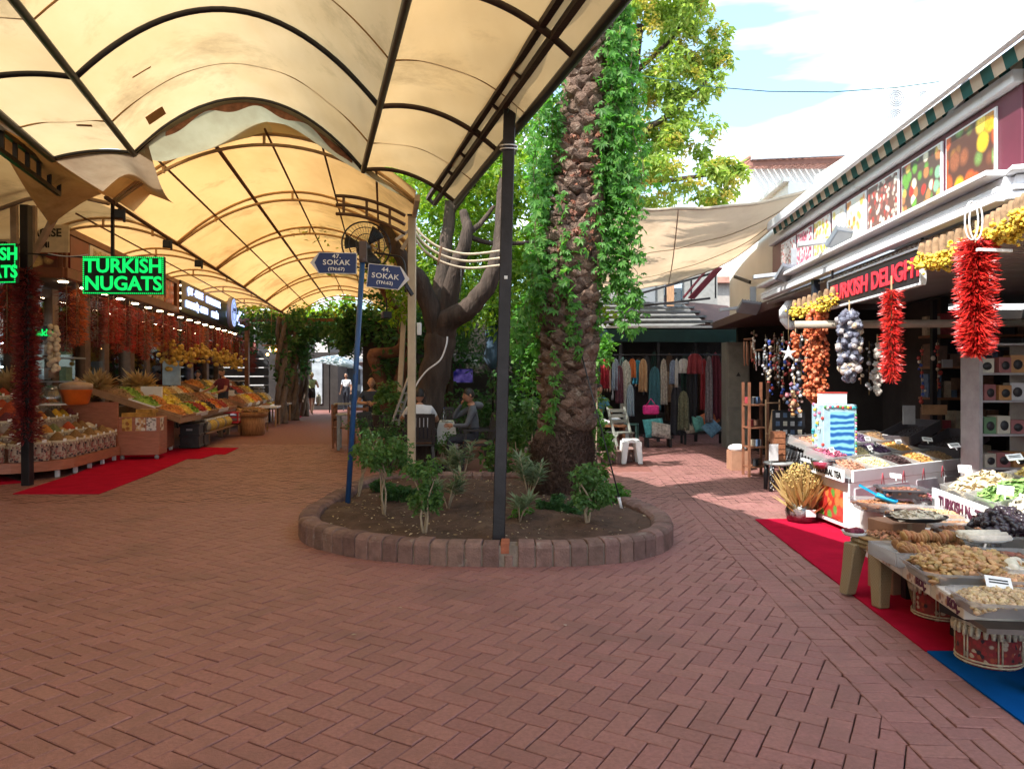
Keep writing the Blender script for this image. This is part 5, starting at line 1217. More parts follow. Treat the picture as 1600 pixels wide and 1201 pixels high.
# boards and wheat on the stall
for (v, D, z, m, lb, sz) in ((-5.0, 15.9, 1.14, WHITE, 'blank cream board standing among the fruit trays', (.5, .03, .4)), (-5.55, 19.3, 1.65, mat('board_blue', (.35, .45, .52), .5), 'pale blue board in front of the shop window', (.5, .03, .62)), (-4.55, 21.4, 1.0, WHITE, 'white board leaning at the start of the farther stall', (.45, .03, .35))):
    t = thing('display_board', lb, 'board', LS(v, D, z), -.15); b = MB(); b.box((0, 0, 0), sz); b.build('board', m, t, bev=.004); b = MB(); b.bar((0, .05, -sz[2]/2), (0, .05, sz[2]/2-.05), .03, .02); b.build('prop', WOODL, t)
for (v, D, z, lb, s) in ((-5.55, 16.7, 1.3, 'brown bundle of dried grass at the back of the fruit stall', 220), (-5.8, 14.9, 1.28, 'dark bundle of herbs by the first back tray', 150)):
    q = LS(v, D, z); n = s; tag(scatter('dried_grass', SLIM, np.array([q]*n)+NR.normal(0, .05, (n, 3)), np.stack([NR.normal(.7, .5, n), NR.normal(0, .5, n), NR.uniform(0, 6.28, n)], 1), NR.uniform(.25, .5, n), MATS['straw'], None), lb, 'dried grass')
# coffee grinders / scales on the far stall
for j, (v, D) in enumerate(((-5.4, 25.2), (-5.2, 26.4), (-4.6, 27.2))):
    t = thing('scale', ('pale kitchen scale', 'dark kitchen scale', 'small domed scale')[j]+' standing at the end of the farther stall', 'scale', LS(v, D, 1.25 if j < 2 else 1.0), RL); b = MB(); b.box((0, 0, .06), (.34, .3, .12)); b.build('body', (WHITE, BLACKP, GREY)[j], t, bev=.02); b = MB(); b.lathe([(.03, .12), (.03, .16), (.2, .17), (.22, .2)], 14); b.build('pan', WHITE, t)
for j, (D, lb) in enumerate(((23.5, 'white shelf stand with goods near the far red carpet'), (25.5, 'dark bench stand by the last stall'), (27.0, 'white cloth table at the very end of the left stalls'))):
    t = thing('side_table', lb, 'table', LS(-3.7, D), RL); b = MB(); b.box((0, 0, .62), (.7, .9, .05)); b.build('top', (WHITE, WOOD, WHITE)[j], t)
    for x in (-.3, .3):
        for y in (-.4, .4): b = MB(); b.box((x, y, .3), (.05, .05, .6)); b.build('leg', WOODL if j != 1 else BLACKP, t)
    for k in range(3): LT[LK[(k*4+j*3) % 14]].put(LS(-3.7, D-.3+.3*k, .645), RL, 'small tray of %s on the %s side table, %s of three' % (LK[(k*4+j*3) % 14], ('white', 'dark', 'end')[j], ORD[k]), 'trays on the side tables', .55)
# ================================================================ RIGHT SIDE
def RM(w_, D, z=0, rz=0): return Matrix.Translation(RS(w_, D, z)) @ Matrix.Rotation(RR+rz, 4, 'Z')
WALLW = mat('wall_white', (.78, .77, .75), .7, .05, 2, .1, 30)
FASC = mat('cornice_white', (.74, .75, .79), .35, .05, 2, stain=((.45, .42, .40), 3, .64))
MAR = mat('frame_maroon', (.13, .025, .045), .4, .1, 4)
gs = thing('delight_shop', 'white corner shop with a strip of spice photographs above its open front', 'shop')
Cn = RS(3.0, 5.0); e2_ = Vector((.94, -.34, 0)).normalized()
def strip(w_, z0, z1, th, m, name, D0=5.0, D1=11.2, turn=True, obj=None):
    b = MB(); a = RS(w_, D0); c = RS(w_, D1); b.bar(a+Vector((0, 0, (z0+z1)/2)), c+Vector((0, 0, (z0+z1)/2)), th, z1-z0)
    if turn: b.bar(a+Vector((0, 0, (z0+z1)/2)), a+e2_*2.2+Vector((0, 0, (z0+z1)/2)), th, z1-z0-.004)
    return b.build(name, m, obj or gs, bev=.006)
strip(2.93, 2.70, 2.76, .10, FASC, 'cornice'); strip(2.96, 2.76, 2.80, .16, FASC, 'cornice'); strip(2.99, 2.80, 2.87, .12, FASC, 'cornice'); strip(2.94, 2.875, 2.915, .26, WHITE, 'ledge')
strip(3.08, 2.92, 3.50, .06, MAR, 'photo_frame'); strip(3.06, 3.505, 3.60, .14, WHITE, 'top_trim'); strip(3.035, 2.918, 2.94, .03, WHITE, 'photo_trim')
def D_at(px, w_): return w_/((px-800)/F-TR)
PM = [photomat('print_strings', [(.6, .1, .1), (.2, .1, .1), (.7, .6, .6), (.75, .74, .74)], 30, (.72, .72, .74)), photomat('print_beads', [(.45, .04, .12), (.6, .1, .2), (.3, .02, .08)], 18, (.72, .7, .7)),
      photomat('print_yellow', [(.75, .60, .06), (.6, .5, .1), (.7, .2, .1)], 14, (.75, .73, .68)), photomat('print_honey', [(.72, .6, .2), (.65, .6, .5), (.75, .74, .7)], 10, (.76, .75, .72)),
      photomat('print_shop', [(.65, .25, .06), (.75, .5, .1), (.7, .7, .65)], 12, (.72, .66, .6)), photomat('print_bazaar', [(.5, .06, .05), (.2, .1, .08), (.6, .55, .5), (.35, .12, .1), (.7, .6, .5)], 18, (.16, .08, .07)),
      photomat('print_bowls', [(.55, .05, .04), (.15, .35, .06), (.6, .4, .1), (.1, .08, .06), (.25, .5, .3), (.5, .2, .08), (.7, .65, .5)], 11, (.10, .06, .05)),
      photomat('print_cones', [(.80, .50, .03), (.75, .38, .02), (.55, .10, .03), (.85, .6, .08), (.30, .10, .05), (.2, .35, .1), (.5, .22, .05)], 7, (.10, .04, .03))]
for (x0, x1), m in zip(((1221, 1243), (1246, 1270), (1273, 1297), (1301, 1321), (1324, 1354), (1357, 1405), (1410, 1473), (1479, 1558)), PM):
    b = MB(); b.bar(RS(3.04, D_at(x0, 3.04), 3.21), RS(3.04, D_at(x1, 3.04), 3.21), .012, .47); b.build('photo_panel', WHITE, gs)
    b = MB(); b.bar(RS(3.03, D_at(x0, 3.04)-.03, 3.21), RS(3.03, D_at(x1, 3.04)+.03, 3.21), .012, .43); b.build('photo_print', m, gs)
b = MB(); a = Cn+Vector((0.05, 0, 0))+e2_*.15; b.bar(a+Vector((0, -.04, 3.21)), a+e2_*1.6+Vector((0, -.04, 3.21)), .02, .48); b.build('photo_panel', mat('panel_mauve', (.36, .24, .30), .4), gs)
b = MB(); a = Cn+Vector((0.05, 0, 0))+e2_*.28; b.bar(a+Vector((0, -.06, 3.21)), a+e2_*1.2+Vector((0, -.06, 3.21)), .02, .40); b.build('photo_print', PM[3], gs)
# corrugated soffit, roof slab, interior
b = MB()
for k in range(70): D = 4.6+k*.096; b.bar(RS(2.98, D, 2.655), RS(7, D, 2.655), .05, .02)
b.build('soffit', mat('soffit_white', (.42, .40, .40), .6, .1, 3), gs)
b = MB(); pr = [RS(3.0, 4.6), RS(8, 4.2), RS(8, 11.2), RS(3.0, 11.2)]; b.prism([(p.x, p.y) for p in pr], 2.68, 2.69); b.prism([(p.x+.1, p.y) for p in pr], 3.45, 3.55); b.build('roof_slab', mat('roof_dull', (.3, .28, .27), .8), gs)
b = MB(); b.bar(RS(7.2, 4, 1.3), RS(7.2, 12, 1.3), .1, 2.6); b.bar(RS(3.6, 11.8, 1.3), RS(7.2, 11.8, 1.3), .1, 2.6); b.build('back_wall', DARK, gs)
IG = [mat('goods_'+k, c, .5, .3, 20) for k, c in (('black', (.03, .03, .035)), ('blue', (.08, .12, .2)), ('red', (.3, .04, .05)), ('cream', (.4, .34, .26)), ('brown', (.12, .06, .04)))]
for z in (.45, .85, 1.25, 1.65, 2.05):
    b = MB(); b.bar(RS(4.6, 9.6, z), RS(7.0, 9.4, z), .4, .03); b.bar(RS(6.7, 9.0, z), RS(6.7, 5.5, z), .4, .03); b.build('shelf', WOOD, gs)
    b = MB()
    x = 4.65
    while x < 6.9: wd = rnd.uniform(.06, .2); hh = rnd.uniform(.08, .3); b.box(RS(x, 9.55, z+.016+hh/2), (wd, rnd.uniform(.1, .3), hh), rnd.choice((0, 0, 1, 2, 4, 4, 3)), RR); x += wd+rnd.uniform(.01, .05)
    y = 5.6
    while y < 9: wd = rnd.uniform(.06, .2); hh = rnd.uniform(.08, .3); b.box(RS(6.6, y, z+.016+hh/2), (rnd.uniform(.1, .3), wd, hh), rnd.choice((0, 0, 1, 2, 4, 4, 3)), RR); y += wd+rnd.uniform(.01, .05)
    b.build('shelf_goods', IG, gs)
for x in (4.6, 5.8, 7.0): b = MB(); b.bar(RS(x, 9.38, 0), RS(x, 9.38, 2.5), .06, .06, up=(0, 1, 0)); b.build('upright', STEEL, gs)
b = MB(); b.tube([RS(2.6, 8.6, 2.13), RS(4.0, 8.3, 2.12), RS(5.4, 8.1, 2.12)], .045, 8); b.build('roller_tube', mat('roller_beige', (.38, .33, .27), .5), gs)
b = MB(); q = RS(2.96, 8.95); b.bar(q, Vector((q.x, q.y, 2.7)), .075, .075, up=(0, 1, 0)); b.build('post', mat('post_navy', (.02, .025, .04), .4), gs)
# PVC elbow
b = MB(); b.tube([P(1243, 474, 10.4), P(1232, 476, 10.4), P(1226, 484, 10.4), P(1226, 500, 10.4), P(1232, 508, 10.4), P(1243, 508, 10.4)], .065, 10); b.tube([P(1226, 484, 10.4), P(1226, 497, 10.4)], .075, 10); b.build('drain_elbow', WHITE, gs)
# TURKISH DELIGHT sign
t = thing('neon_sign', 'black sign with red letters TURKISH DELIGHT hanging from the white cornice', 'sign', RS(2.97, 7.3, 2.46)); a = RS(2.97, 8.5, 2.46)-t.location; c = RS(2.97, 6.24, 2.46)-t.location
b = MB(); b.bar(a, c, .03, .30); b.build('panel', mat('sign_black', (.02, .015, .02), .4, .2, 8), t)
b = MB()
for z in (-.155, .155): b.bar(a+Vector((0, 0, z)), c+Vector((0, 0, z)), .05, .02)
for p in (a, c): b.bar(p+Vector((0, 0, -.15)), p+Vector((0, 0, .15)), .05, .02, up=(0, 1, 0))
b.build('frame', FASC, t)
rdir = (c-a).normalized(); text('TURKISH DELIGHT', .235, mat('neon_red', (.62, .03, .05), .35, .05, emit=.35), frame(Vector((-.022, 0, -.01)), rdir, (0, 0, 1)), 'lettering', t, .006, sx=1.12)
b = MB(); b.bar(Vector((-.03, -.62, .12)), Vector((-.03, -.80, -.10)), .02, .02); b.box((-.025, -.68, .03), (.004, .12, .05)); b.box((-.025, -.5, .07), (.004, .10, .04)); b.build('tape', WHITE, t)
for k in (-.9, .9): b = MB(); b.bar(Vector((0, k, .15)), Vector((0, k, .26)), .02, .02, up=(0, 1, 0)); b.build('hanger', STEEL, t)
# striped awning
aw = thing('striped_awning', 'retracted green and cream striped awning with a white front bar above the photographs', 'awning')
b = MB(); b.bar(RS(2.86, 4.3, 3.74), RS(2.86, 10.7, 3.70), .05, .12); b.bar(RS(2.93, 4.3, 3.80), RS(2.93, 10.7, 3.76), .16, .035); b.build('front_bar', WHITE, aw, bev=.01)
GRN = mat('awning_green', (.02, .10, .085), .8, .15); CRM = mat('awning_cream', (.55, .45, .33), .8, .15)
b = MB(); k = 0; D = 4.3
while D < 10.6:
    D2 = D+.135; pts_ = []
    for i in range(6):
        a = -.4+i*.62; pts_.append((3.02+.085*sin(a)-.0, 3.60+.095*cos(a)))
    for i in range(5):
        (w0, z0), (w1, z1) = pts_[i], pts_[i+1]
        q = .07
        b.quad(RS(w0, D+i*q*.5, z0), RS(w0, D2+i*q*.5, z0), RS(w1, D2+(i+1)*q*.5, z1), RS(w1, D+(i+1)*q*.5, z1), k % 2)
    b.quad(RS(2.9, D, 3.68), RS(2.9, D2, 3.68), RS(2.93, D2, 3.58), RS(2.93, D, 3.58), k % 2)
    D = D2; k += 1
b.build('striped_cloth', [GRN, CRM], aw, solid=.006)
b = MB(); b.bar(RS(3.3, 4.3, 3.72), RS(3.3, 10.9, 3.70), .22, .10); b.build('cassette', mat('cassette_grey', (.5, .49, .48), .5), aw)
for D0, D1 in ((6.2, 5.5), (9.9, 9.0)): b = MB(); b.bar(RS(3.12, D0, 3.56), RS(2.95, D1, 3.70), .05, .08); b.bar(RS(3.12, D0, 3.56), RS(3.15, D0-1.0, 3.52), .05, .08); b.build('folding_arm', WHITE, aw, bev=.006)
b = MB(); b.tube([RS(3.2, 4.6, 3.68), RS(3.2, 5.2, 3.69)], .09, 10); b.build('motor_cap', GREY, aw)
# flood lights on brackets
FIN = mat('flood_grey', (.24, .27, .32), .35, .1, 5, metal=.4)
def mkflood():
    t = thing('floodlight', 'x', 'floodlight'); b = MB(); b.bar((.12, 0, .32), (.12, 0, 0), .10, .02, up=(0, 1, 0)); b.bar((.16, .02, .0), (-.42, .05, -.06), .10, .05); b.build('bracket', mat('bracket_grey', (.45, .48, .52), .4), t, bev=.004)
    T = Matrix.Translation((.02, -.16, -.04)) @ Matrix.Rotation(radians(-38), 4, 'X') @ Matrix.Rotation(.2, 4, 'Z'); b = MB(); b.box((0, 0, 0), (.34, .26, .05), 0, 0, T)
    for k in range(7): b.box((-.15+k*.05, 0, .04), (.012, .24, .03), 0, 0, T)
    b.build('housing', FIN, t); b = MB(); b.box((0, 0, -.028), (.30, .22, .008), 0, 0, T); b.build('glass', GREY, t); b = MB(); b.tube([(.05, -.1, -.02), (-.05, -.05, -.12), (.1, 0, -.1)], .008, 5); b.build('cable', BLACKP, t); return t
ff = First(mkflood)
ff.put(P(1310, 372, 8.2), RR, 'nearest grey floodlight on its bracket in front of the spice photographs'); ff.put(P(1228, 425, 10.0), RR, 'middle grey floodlight at the far end of the photograph strip'); ff.put(P(1165, 478, 12.3), RR, 'farthest floodlight above the souvenir shop roof')
# white ring hooks
b = MB()
for k in (0, 1): b.tube([P(1518, 345, 5.0)+Vector((.045*sin(a)+k*.03, .0, .13*cos(a)-.0)) for a in np.linspace(0, 2*pi, 20)], .006, 6)
b.bar(P(1527, 390, 5.0), P(1580, 392, 5.0), .03, .02)
tag(b.build('ring_hook', WHITE, None), 'two white plastic rings holding the biggest red chilli string', 'hook')
# hanging strings
def string_thing(px, w_, ytop, ybot, rpx, m, label, n, size, proto=PEP, out=1.0, cat='pepper string', name='pepper_string', k0=.05, fac=1.0):
    D = D_at(px, w_); L = (ybot-ytop)/F*D; r = rpx/F*D; t = thing(name, label, cat, P(px, ytop, D)); garland(L*.94, r*fac, n, size, m, proto, t, out, k0=k0)
    b = MB(); b.tube([(0, 0, .12), (0, 0, -L*.95)], .008, 5); b.build('string', MATS['twine'], t); return t
string_thing(1525, 2.8, 372, 560, 34, CH1, 'biggest bright red chilli string hanging at the right front corner', 3200, .085, fac=1.35)
string_thing(1393, 2.85, 452, 600, 19, CH1, 'smaller bright red chilli string under the DELIGHT end of the sign', 1500, .07, fac=1.2)
PF = leafmat('pepper_dry_orange', [(.58, .12, .04), (.66, .20, .08), (.44, .07, .03), (.70, .30, .16)], .15, .5)
string_thing(1275, 2.9, 485, 640, 20, PF, 'orange string of dried bell peppers left of the sign end', 560, .042, CUP, .5, fac=2.4)
AUB = leafmat('aubergine_shell', [(.10, .10, .14), (.20, .21, .28), (.06, .06, .09), (.34, .34, .40), (.5, .38, .26)], .05, .4)
string_thing(1327, 2.9, 487, 600, 22, AUB, 'dark string of hollow dried aubergines under the sign', 260, .062, CUP, .9, cat='aubergine string', name='aubergine_string', fac=2.0)
string_thing(1371, 3.25, 540, 620, 9, leafmat('mobile_shell', [(.5, .47, .42), (.36, .33, .30), (.6, .56, .5)], .1), 'pale shell mobile hanging between the aubergines and the red chillies', 40, .05, CUP, .8, cat='shell mobile', name='shell_mobile', fac=1.6)
string_thing(1243, 3.05, 520, 560, 9, PF, 'small orange pepper bunch hanging by the drain elbow', 60, .05, CUP, .7, fac=1.6)
string_thing(1241, 3.1, 600, 650, 16, leafmat('charm_mix', [(.5, .1, .05), (.1, .2, .4), (.6, .3, .1), (.5, .45, .35)], .1), 'cluster of red and orange bird charms beside the orange pepper string', 50, .05, CUP, .8, cat='charm cluster', name='charm_cluster', fac=1.8)
def ygar(p0, p1, label, n=420, w_=2.9, sagp=0):
    D0, D1 = D_at(p0[0], w_), D_at(p1[0], w_); a = P(p0[0], p0[1], D0); c = P(p1[0], p1[1], D1); t = thing('flower_garland', label, 'flower garland', (a+c)/2)
    u = NR.uniform(0, 1, n); pos = np.stack([a.x+(c.x-a.x)*u+NR.normal(0, .035, n), a.y+(c.y-a.y)*u+NR.normal(0, .03, n), a.z+(c.z-a.z)*u-sagp*4*u*(1-u)+NR.normal(0, .032, n)], 1)-np.array(t.location)
    scatter('flowers', CUP, pos, NR.uniform(0, 6, (n, 3)), NR.uniform(.016, .034, n), col3('flower_yellow', (.72, .50, .06), .3), t)['kind'] = 'stuff'; b = MB(); b.tube([a-t.location, (a+c)/2-t.location-Vector((0, 0, sagp)), c-t.location], .01, 5); b.build('string', MATS['twine'], t)
    m = int(n/60)
    b = MB()
    for k in range(m+1): q = a.lerp(c, (k+.5)/(m+1))-t.location; b.lathe([(.02, .15), (.035, .10), (.03, .03), (.05, .0)], 7, q)
    b.build('dried_stems', mat('stem_brown', (.26, .16, .09), .9, .4, 20), t)
ygar((1238, 488), (1306, 468), 'yellow flower garland left of the TURKISH DELIGHT sign', 420, sagp=.03); ygar((1436, 410), (1518, 382), 'yellow flower garland over the DELIGHT end of the sign', 380, sagp=.04); ygar((1540, 372), (1618, 330), 'yellow flower garland at the right picture edge', 420, sagp=.03)

# ---- tea cart
tcart = thing('tea_cart', 'white angled tea display cabinet with a fruit photograph on its side', 'display cabinet'); A = Vector((3.24, 7.1, 0)); E = Vector((5.1, 8.3, 0)); B_ = Vector((3.20, 7.92, 0)); C_ = Vector((4.75, 9.0, 0))
b = MB(); b.prism([(A.x, A.y), (E.x, E.y), (C_.x, C_.y), (B_.x, B_.y)], .05, .50); b.build('cabinet', WHITE, tcart, bev=.01)
b = MB(); ee = (E-A).normalized(); nn_ = Vector((-ee.y, ee.x, 0)); b.bar(A+Vector((0, 0, .565))-nn_*.03, E+Vector((0, 0, .565))-nn_*.03, .025, .12); b.bar(A+Vector((-.06, -.02, .565)), B_+Vector((-.10, 0, .60)), .025, .12); b.build('tray_rim', WHITE, tcart, bev=.006)
b = MB(); b.prism([(A.x, A.y), (E.x, E.y), (C_.x, C_.y), (B_.x, B_.y)], .502, .54); b.build('tray_floor', GREY, tcart)
for k in range(4): b = MB(); b.box((A.lerp(E, (k+.5)/4)-nn_*.006+Vector((0, 0, .27))), (.40, .012, .34), 0, atan2(ee.y, ee.x)); b.build('door', mat('door_white', (.70, .70, .73), .35), tcart, bev=.004)
sd = (A-B_).normalized(); b = MB(); b.bar(B_.lerp(A, .08)+Vector((-.008, 0, .26)), B_.lerp(A, .86)+Vector((-.008, 0, .26)), .008, .30); b.build('fruit_photo', photomat('print_strawberry', [(.60, .05, .03), (.7, .2, .06), (.45, .03, .03), (.1, .3, .05)], 10, (.4, .03, .02)), tcart)
text('TURKISH NATURAL TEA', .085, BLK, frame(B_.lerp(A, .5)+Vector((-.096, -.01, .583)), (sd+Vector((.05, 0, -.04))).normalized(), (0, 0, 1)), 'lettering', tcart, .002, sx=.86)
for p in (A, B_, E): b = MB(); b.ball((p.x+.05, p.y+.06, .03), .03, 8, 6); b.build('castor', GREY, tcart)
b = MB()
for k in range(5):
    q = A.lerp(E, .22+k*.17)-nn_*.047+Vector((0, 0, .52))
    for s_ in (-.025, .025): b.tube([q+Vector((0, 0, .05)), q+ee*s_+Vector((0, 0, -.07))], .004, 4)
b.build('tassel_cords', mat('cord_red', (.35, .04, .06)), tcart)
TEA = {'brown rose tea': (CHIP, .018, col3('tea_rose', (.42, .22, .14), .5), 420), 'pink petals': (CHIP, .02, col3('tea_pink', (.38, .09, .14), .6), 420), 'pale chamomile': (NUT, .010, col3('tea_cham', (.66, .56, .32), .3), 500), 'dark hibiscus': (CHIP, .02, col3('tea_dark', (.06, .03, .03), .6), 420),
       'purple blossoms': (CHIP, .02, col3('tea_purple', (.13, .07, .14), .6), 420), 'orange blossoms': (CHIP, .022, col3('tea_orange', (.60, .34, .10), .3), 380), 'green leaf tea': (STICK, .03, col3('tea_green', (.30, .32, .16), .4), 380), 'brown root pieces': (STICK, .03, col3('tea_root', (.30, .18, .09), .4), 380)}
for k, (pr_, sz, m, n) in TEA.items(): PR[k] = (pr_, sz, m, n, (1, 1, .9))
TT = {k: tray_mk(k, .40, .34, FROST, .11) for k in TEA}
lay2 = [['brown rose tea', 'pale chamomile', 'dark hibiscus', 'orange blossoms', 'brown root pieces'], ['pink petals', 'pale chamomile', 'purple blossoms', 'orange blossoms', 'dark hibiscus'], ['brown rose tea', 'green leaf tea', 'purple blossoms', 'brown root pieces']]
for j, rw in enumerate(lay2):
    for i, k in enumerate(rw):
        q = A+ee*(.28+.42*i+.62*(.02+.36*j))+nn_*(.20+.36*j); TT[k].put(Vector((q.x, q.y, .575+.085*j)), 0, 'tray of %s, %s row of the tea cabinet, %s from its corner' % (k, rn[j], ORD[i]), 'trays on the tea cabinet', rot=(.25, 0, atan2(ee.y, ee.x)))
cards = First(lambda: (lambda t: t)(tag(MB().box((0, 0, .05), (.11, .006, .075)).box((0, .004, .005), (.01, .006, .06)).box((0, -.0035, .062), (.08, .002, .008), 1).box((0, -.0035, .045), (.08, .002, .008), 1).build('price_card', [TAGM, BLK], None), 'x', 'price card')))
def card(p, rz, lb, s=1.0, tilt=-.5): cards.put(p, 0, lb, 'price cards on the right stalls', s*.62, rot=(tilt, rnd.uniform(-.15, .15), rz))
for i, (a, c) in enumerate(((.35, .40), (.8, .62), (.95, .35), (1.3, .5), (1.55, .75), (1.75, .5), (2.0, .8))):
    q = A+ee*a+nn_*c; card(Vector((q.x, q.y, .70+.1*c)), atan2(ee.y, ee.x)+rnd.gauss(0, .3), 'white price card stuck in the tea trays, %s from the left' % ORD[i], 1.15)
t = thing('wicker_handle_basket', 'small basket with an arched handle among the tea heaps', 'basket', A+ee*.85+nn_*.85+Vector((0, 0, .72))); b = MB(); b.lathe([(.1, 0), (.14, .08)], 12); b.build('basket', WOODL, t); b = MB(); b.tube([(.12*cos(a), 0, .06+.24*sin(a)) for a in np.linspace(0, pi, 14)], .012, 6); b.build('handle', mat('wicker_pale', (.5, .38, .22), .7), t)
t = thing('scoop', 'red plastic scoop lying on the tea heaps', 'scoop', A+ee*.55+nn_*.6+Vector((0, 0, .70)), 2.2); b = MB(); b.box((0, 0, 0), (.10, .06, .035)); b.build('bowl', mat('scoop_red', (.55, .03, .04), .3), t, bev=.01); b = MB(); b.bar((.05, 0, 0), (.17, 0, .05), .02, .015); b.build('handle', MATS['scoop_red'], t)
t = thing('round_tub', 'clear round tub of red sweets at the left corner of the tea cabinet', 'tub', A+nn_*.35+ee*.10+Vector((0, 0, .60))); b = MB(); b.lathe([(.09, 0), (.12, .07), (.125, .075), (.0, .085)], 16); b.build('tub', CLEAR, t); b = MB(); b.lathe([(0, .01), (.085, .01), (.10, .06), (0, .065)], 12); b.build('sweets', col3('sweets', (.4, .05, .08), .3), t)
for j, (p, lb, sz) in enumerate(((E+nn_*.25+ee*.25, 'dark grey tray of black tea at the right end of the tea cabinet', (.7, .45)), (E+nn_*.7+ee*.1, 'dark box tray behind the black tea tray', (.7, .4)), (E+nn_*-.3+ee*.35, 'grey box under the right end trays', (.55, .4)))):
    t = thing('dark_tray', lb, 'tray', (p.x, p.y, (.72, .82, .5)[j]), atan2(ee.y, ee.x)); T = Matrix.Rotation(-.25, 4, 'Y'); b = MB()
    for x in (-1, 1): b.box((x*sz[0]/2, 0, .04), (.015, sz[1], .12), 0, 0, T)
    for y in (-1, 1): b.box((0, y*sz[1]/2, .04), (sz[0]-.016, .015, .12), 0, 0, T)
    b.box((0, 0, -.015), sz+(.01,), 0, 0, T); b.build('tray', mat('tray_dark', (.09, .08, .09), .4), t)
    o = heap('produce', sz[0]*.9, sz[1]*.9, .06, 500, .012, col3('black_tea', (.05, .035, .03), .5), CHIP, t)
    o.rotation_euler = (0, -.25, 0)

# ---- dry fruit stand
ds = thing('dry_fruit_stand', 'white sloping dried fruit stand lettered TURKISH NATURAL DRY FRUIT', 'display stand'); S0 = Vector((3.42, 6.0, 0)); S1 = Vector((3.10, 4.1, 0)); sdv = (S1-S0).normalized(); sn = Vector((-sdv.y, sdv.x, 0))  # sn points to +x
b = MB(); b.bar(S0+Vector((0, 0, .52)), S1+sdv*.8+Vector((0, 0, .52)), .025, .20); b.build('front_board', WHITE, ds, bev=.004)
b = MB(); W_ = 2.0; q0 = S0+sn*.02; q1 = S1+sdv*.8+sn*.02; b.add([(q0.x, q0.y, .54), (q1.x, q1.y, .54), (q1.x+sn.x*W_, q1.y+sn.y*W_, 1.0), (q0.x+sn.x*W_, q0.y+sn.y*W_, 1.0), (q0.x, q0.y, .0), (q1.x, q1.y, .0), (q1.x+sn.x*W_, q1.y+sn.y*W_, .0), (q0.x+sn.x*W_, q0.y+sn.y*W_, .0)], [(0, 1, 2, 3), (0, 4, 5, 1), (3, 2, 6, 7), (0, 3, 7, 4), (1, 5, 6, 2)]); b.build('body', WHITE, ds)
text('TURKISH NATURAL DRY FRUIT', .125, mat('ink_maroon', (.10, .02, .05)), frame(S0+sdv*.92+Vector((-.016, 0, .53)), sdv, (0, 0, 1)), 'lettering', ds, .002, sx=.88)
PR2 = {'green kiwi slices': None, 'white pomelo strips': (STICK, .07, col3('pomelo', (.62, .58, .48), .15), 260, (1, 1, 1)), 'red papaya strips': (STICK, .08, col3('papaya', (.60, .13, .08), .25), 260, (1, 1, 1)), 'brown ginger chips': (CHIP, .05, col3('ginger', (.50, .33, .16), .25), 220, (1, 1, 1)),
       'yellow mango slices': (CHIP, .06, col3('mango', (.75, .58, .20), .15), 200, (1, 1, 1)), 'green melon cubes': (CHIP, .045, col3('melon', (.20, .34, .10), .35), 240, (1, 1, 1)), 'cream apple rings': (CHIP, .05, col3('apple', (.70, .60, .40), .15), 220, (1, 1, 1)), 'pale banana chips': (CHIP, .04, col3('banana', (.72, .60, .34), .15), 240, (1, 1, 1))}
for k, v_ in PR2.items():
    if v_: PR[k] = v_
DF = {}
def dft(k):
    if k not in DF: DF[k] = tray_mk(k, .46, .44, FROST, .15)
    return DF[k]
lay3 = [['cream apple rings', 'green melon cubes', 'white pomelo strips', 'red papaya strips', 'brown ginger chips', 'green kiwi slices'], ['yellow mango slices', 'green kiwi slices', 'pale banana chips', 'cream apple rings', 'red papaya strips', 'yellow mango slices'], ['dried apricots', 'yellow mango slices', 'cream apple rings', 'red papaya strips', 'pale banana chips', 'dried apricots'], ['almonds', 'golden raisins', 'yellow mango slices', 'walnut halves', 'dried apricots', 'almonds']]
rn4 = ['front', 'second', 'third', 'back']
for j, rw in enumerate(lay3):
    for i, k in enumerate(rw):
        q = S0+sdv*(.26+.46*i)+sn*(.28+.47*j); dft(k).put(Vector((q.x, q.y, .63+.108*j)), 0, 'tray of %s, %s row of the dry fruit stand, %s along' % (k, rn4[j], ORD[i]), 'trays on the dry fruit stand', rot=(0, -.23, atan2(sn.y, sn.x)))
for i, (a, c) in enumerate(((.1, .2), (.05, .9), (.7, 1.3), (1.05, .06), (1.45, .08))):
    q = S0+sdv*a+sn*c; card(Vector((q.x, q.y, .70+.23*c)), -.5+rnd.gauss(0, .2), 'white price card standing in the dry fruit stand, %s from the far end' % ORD[i], 1.4)

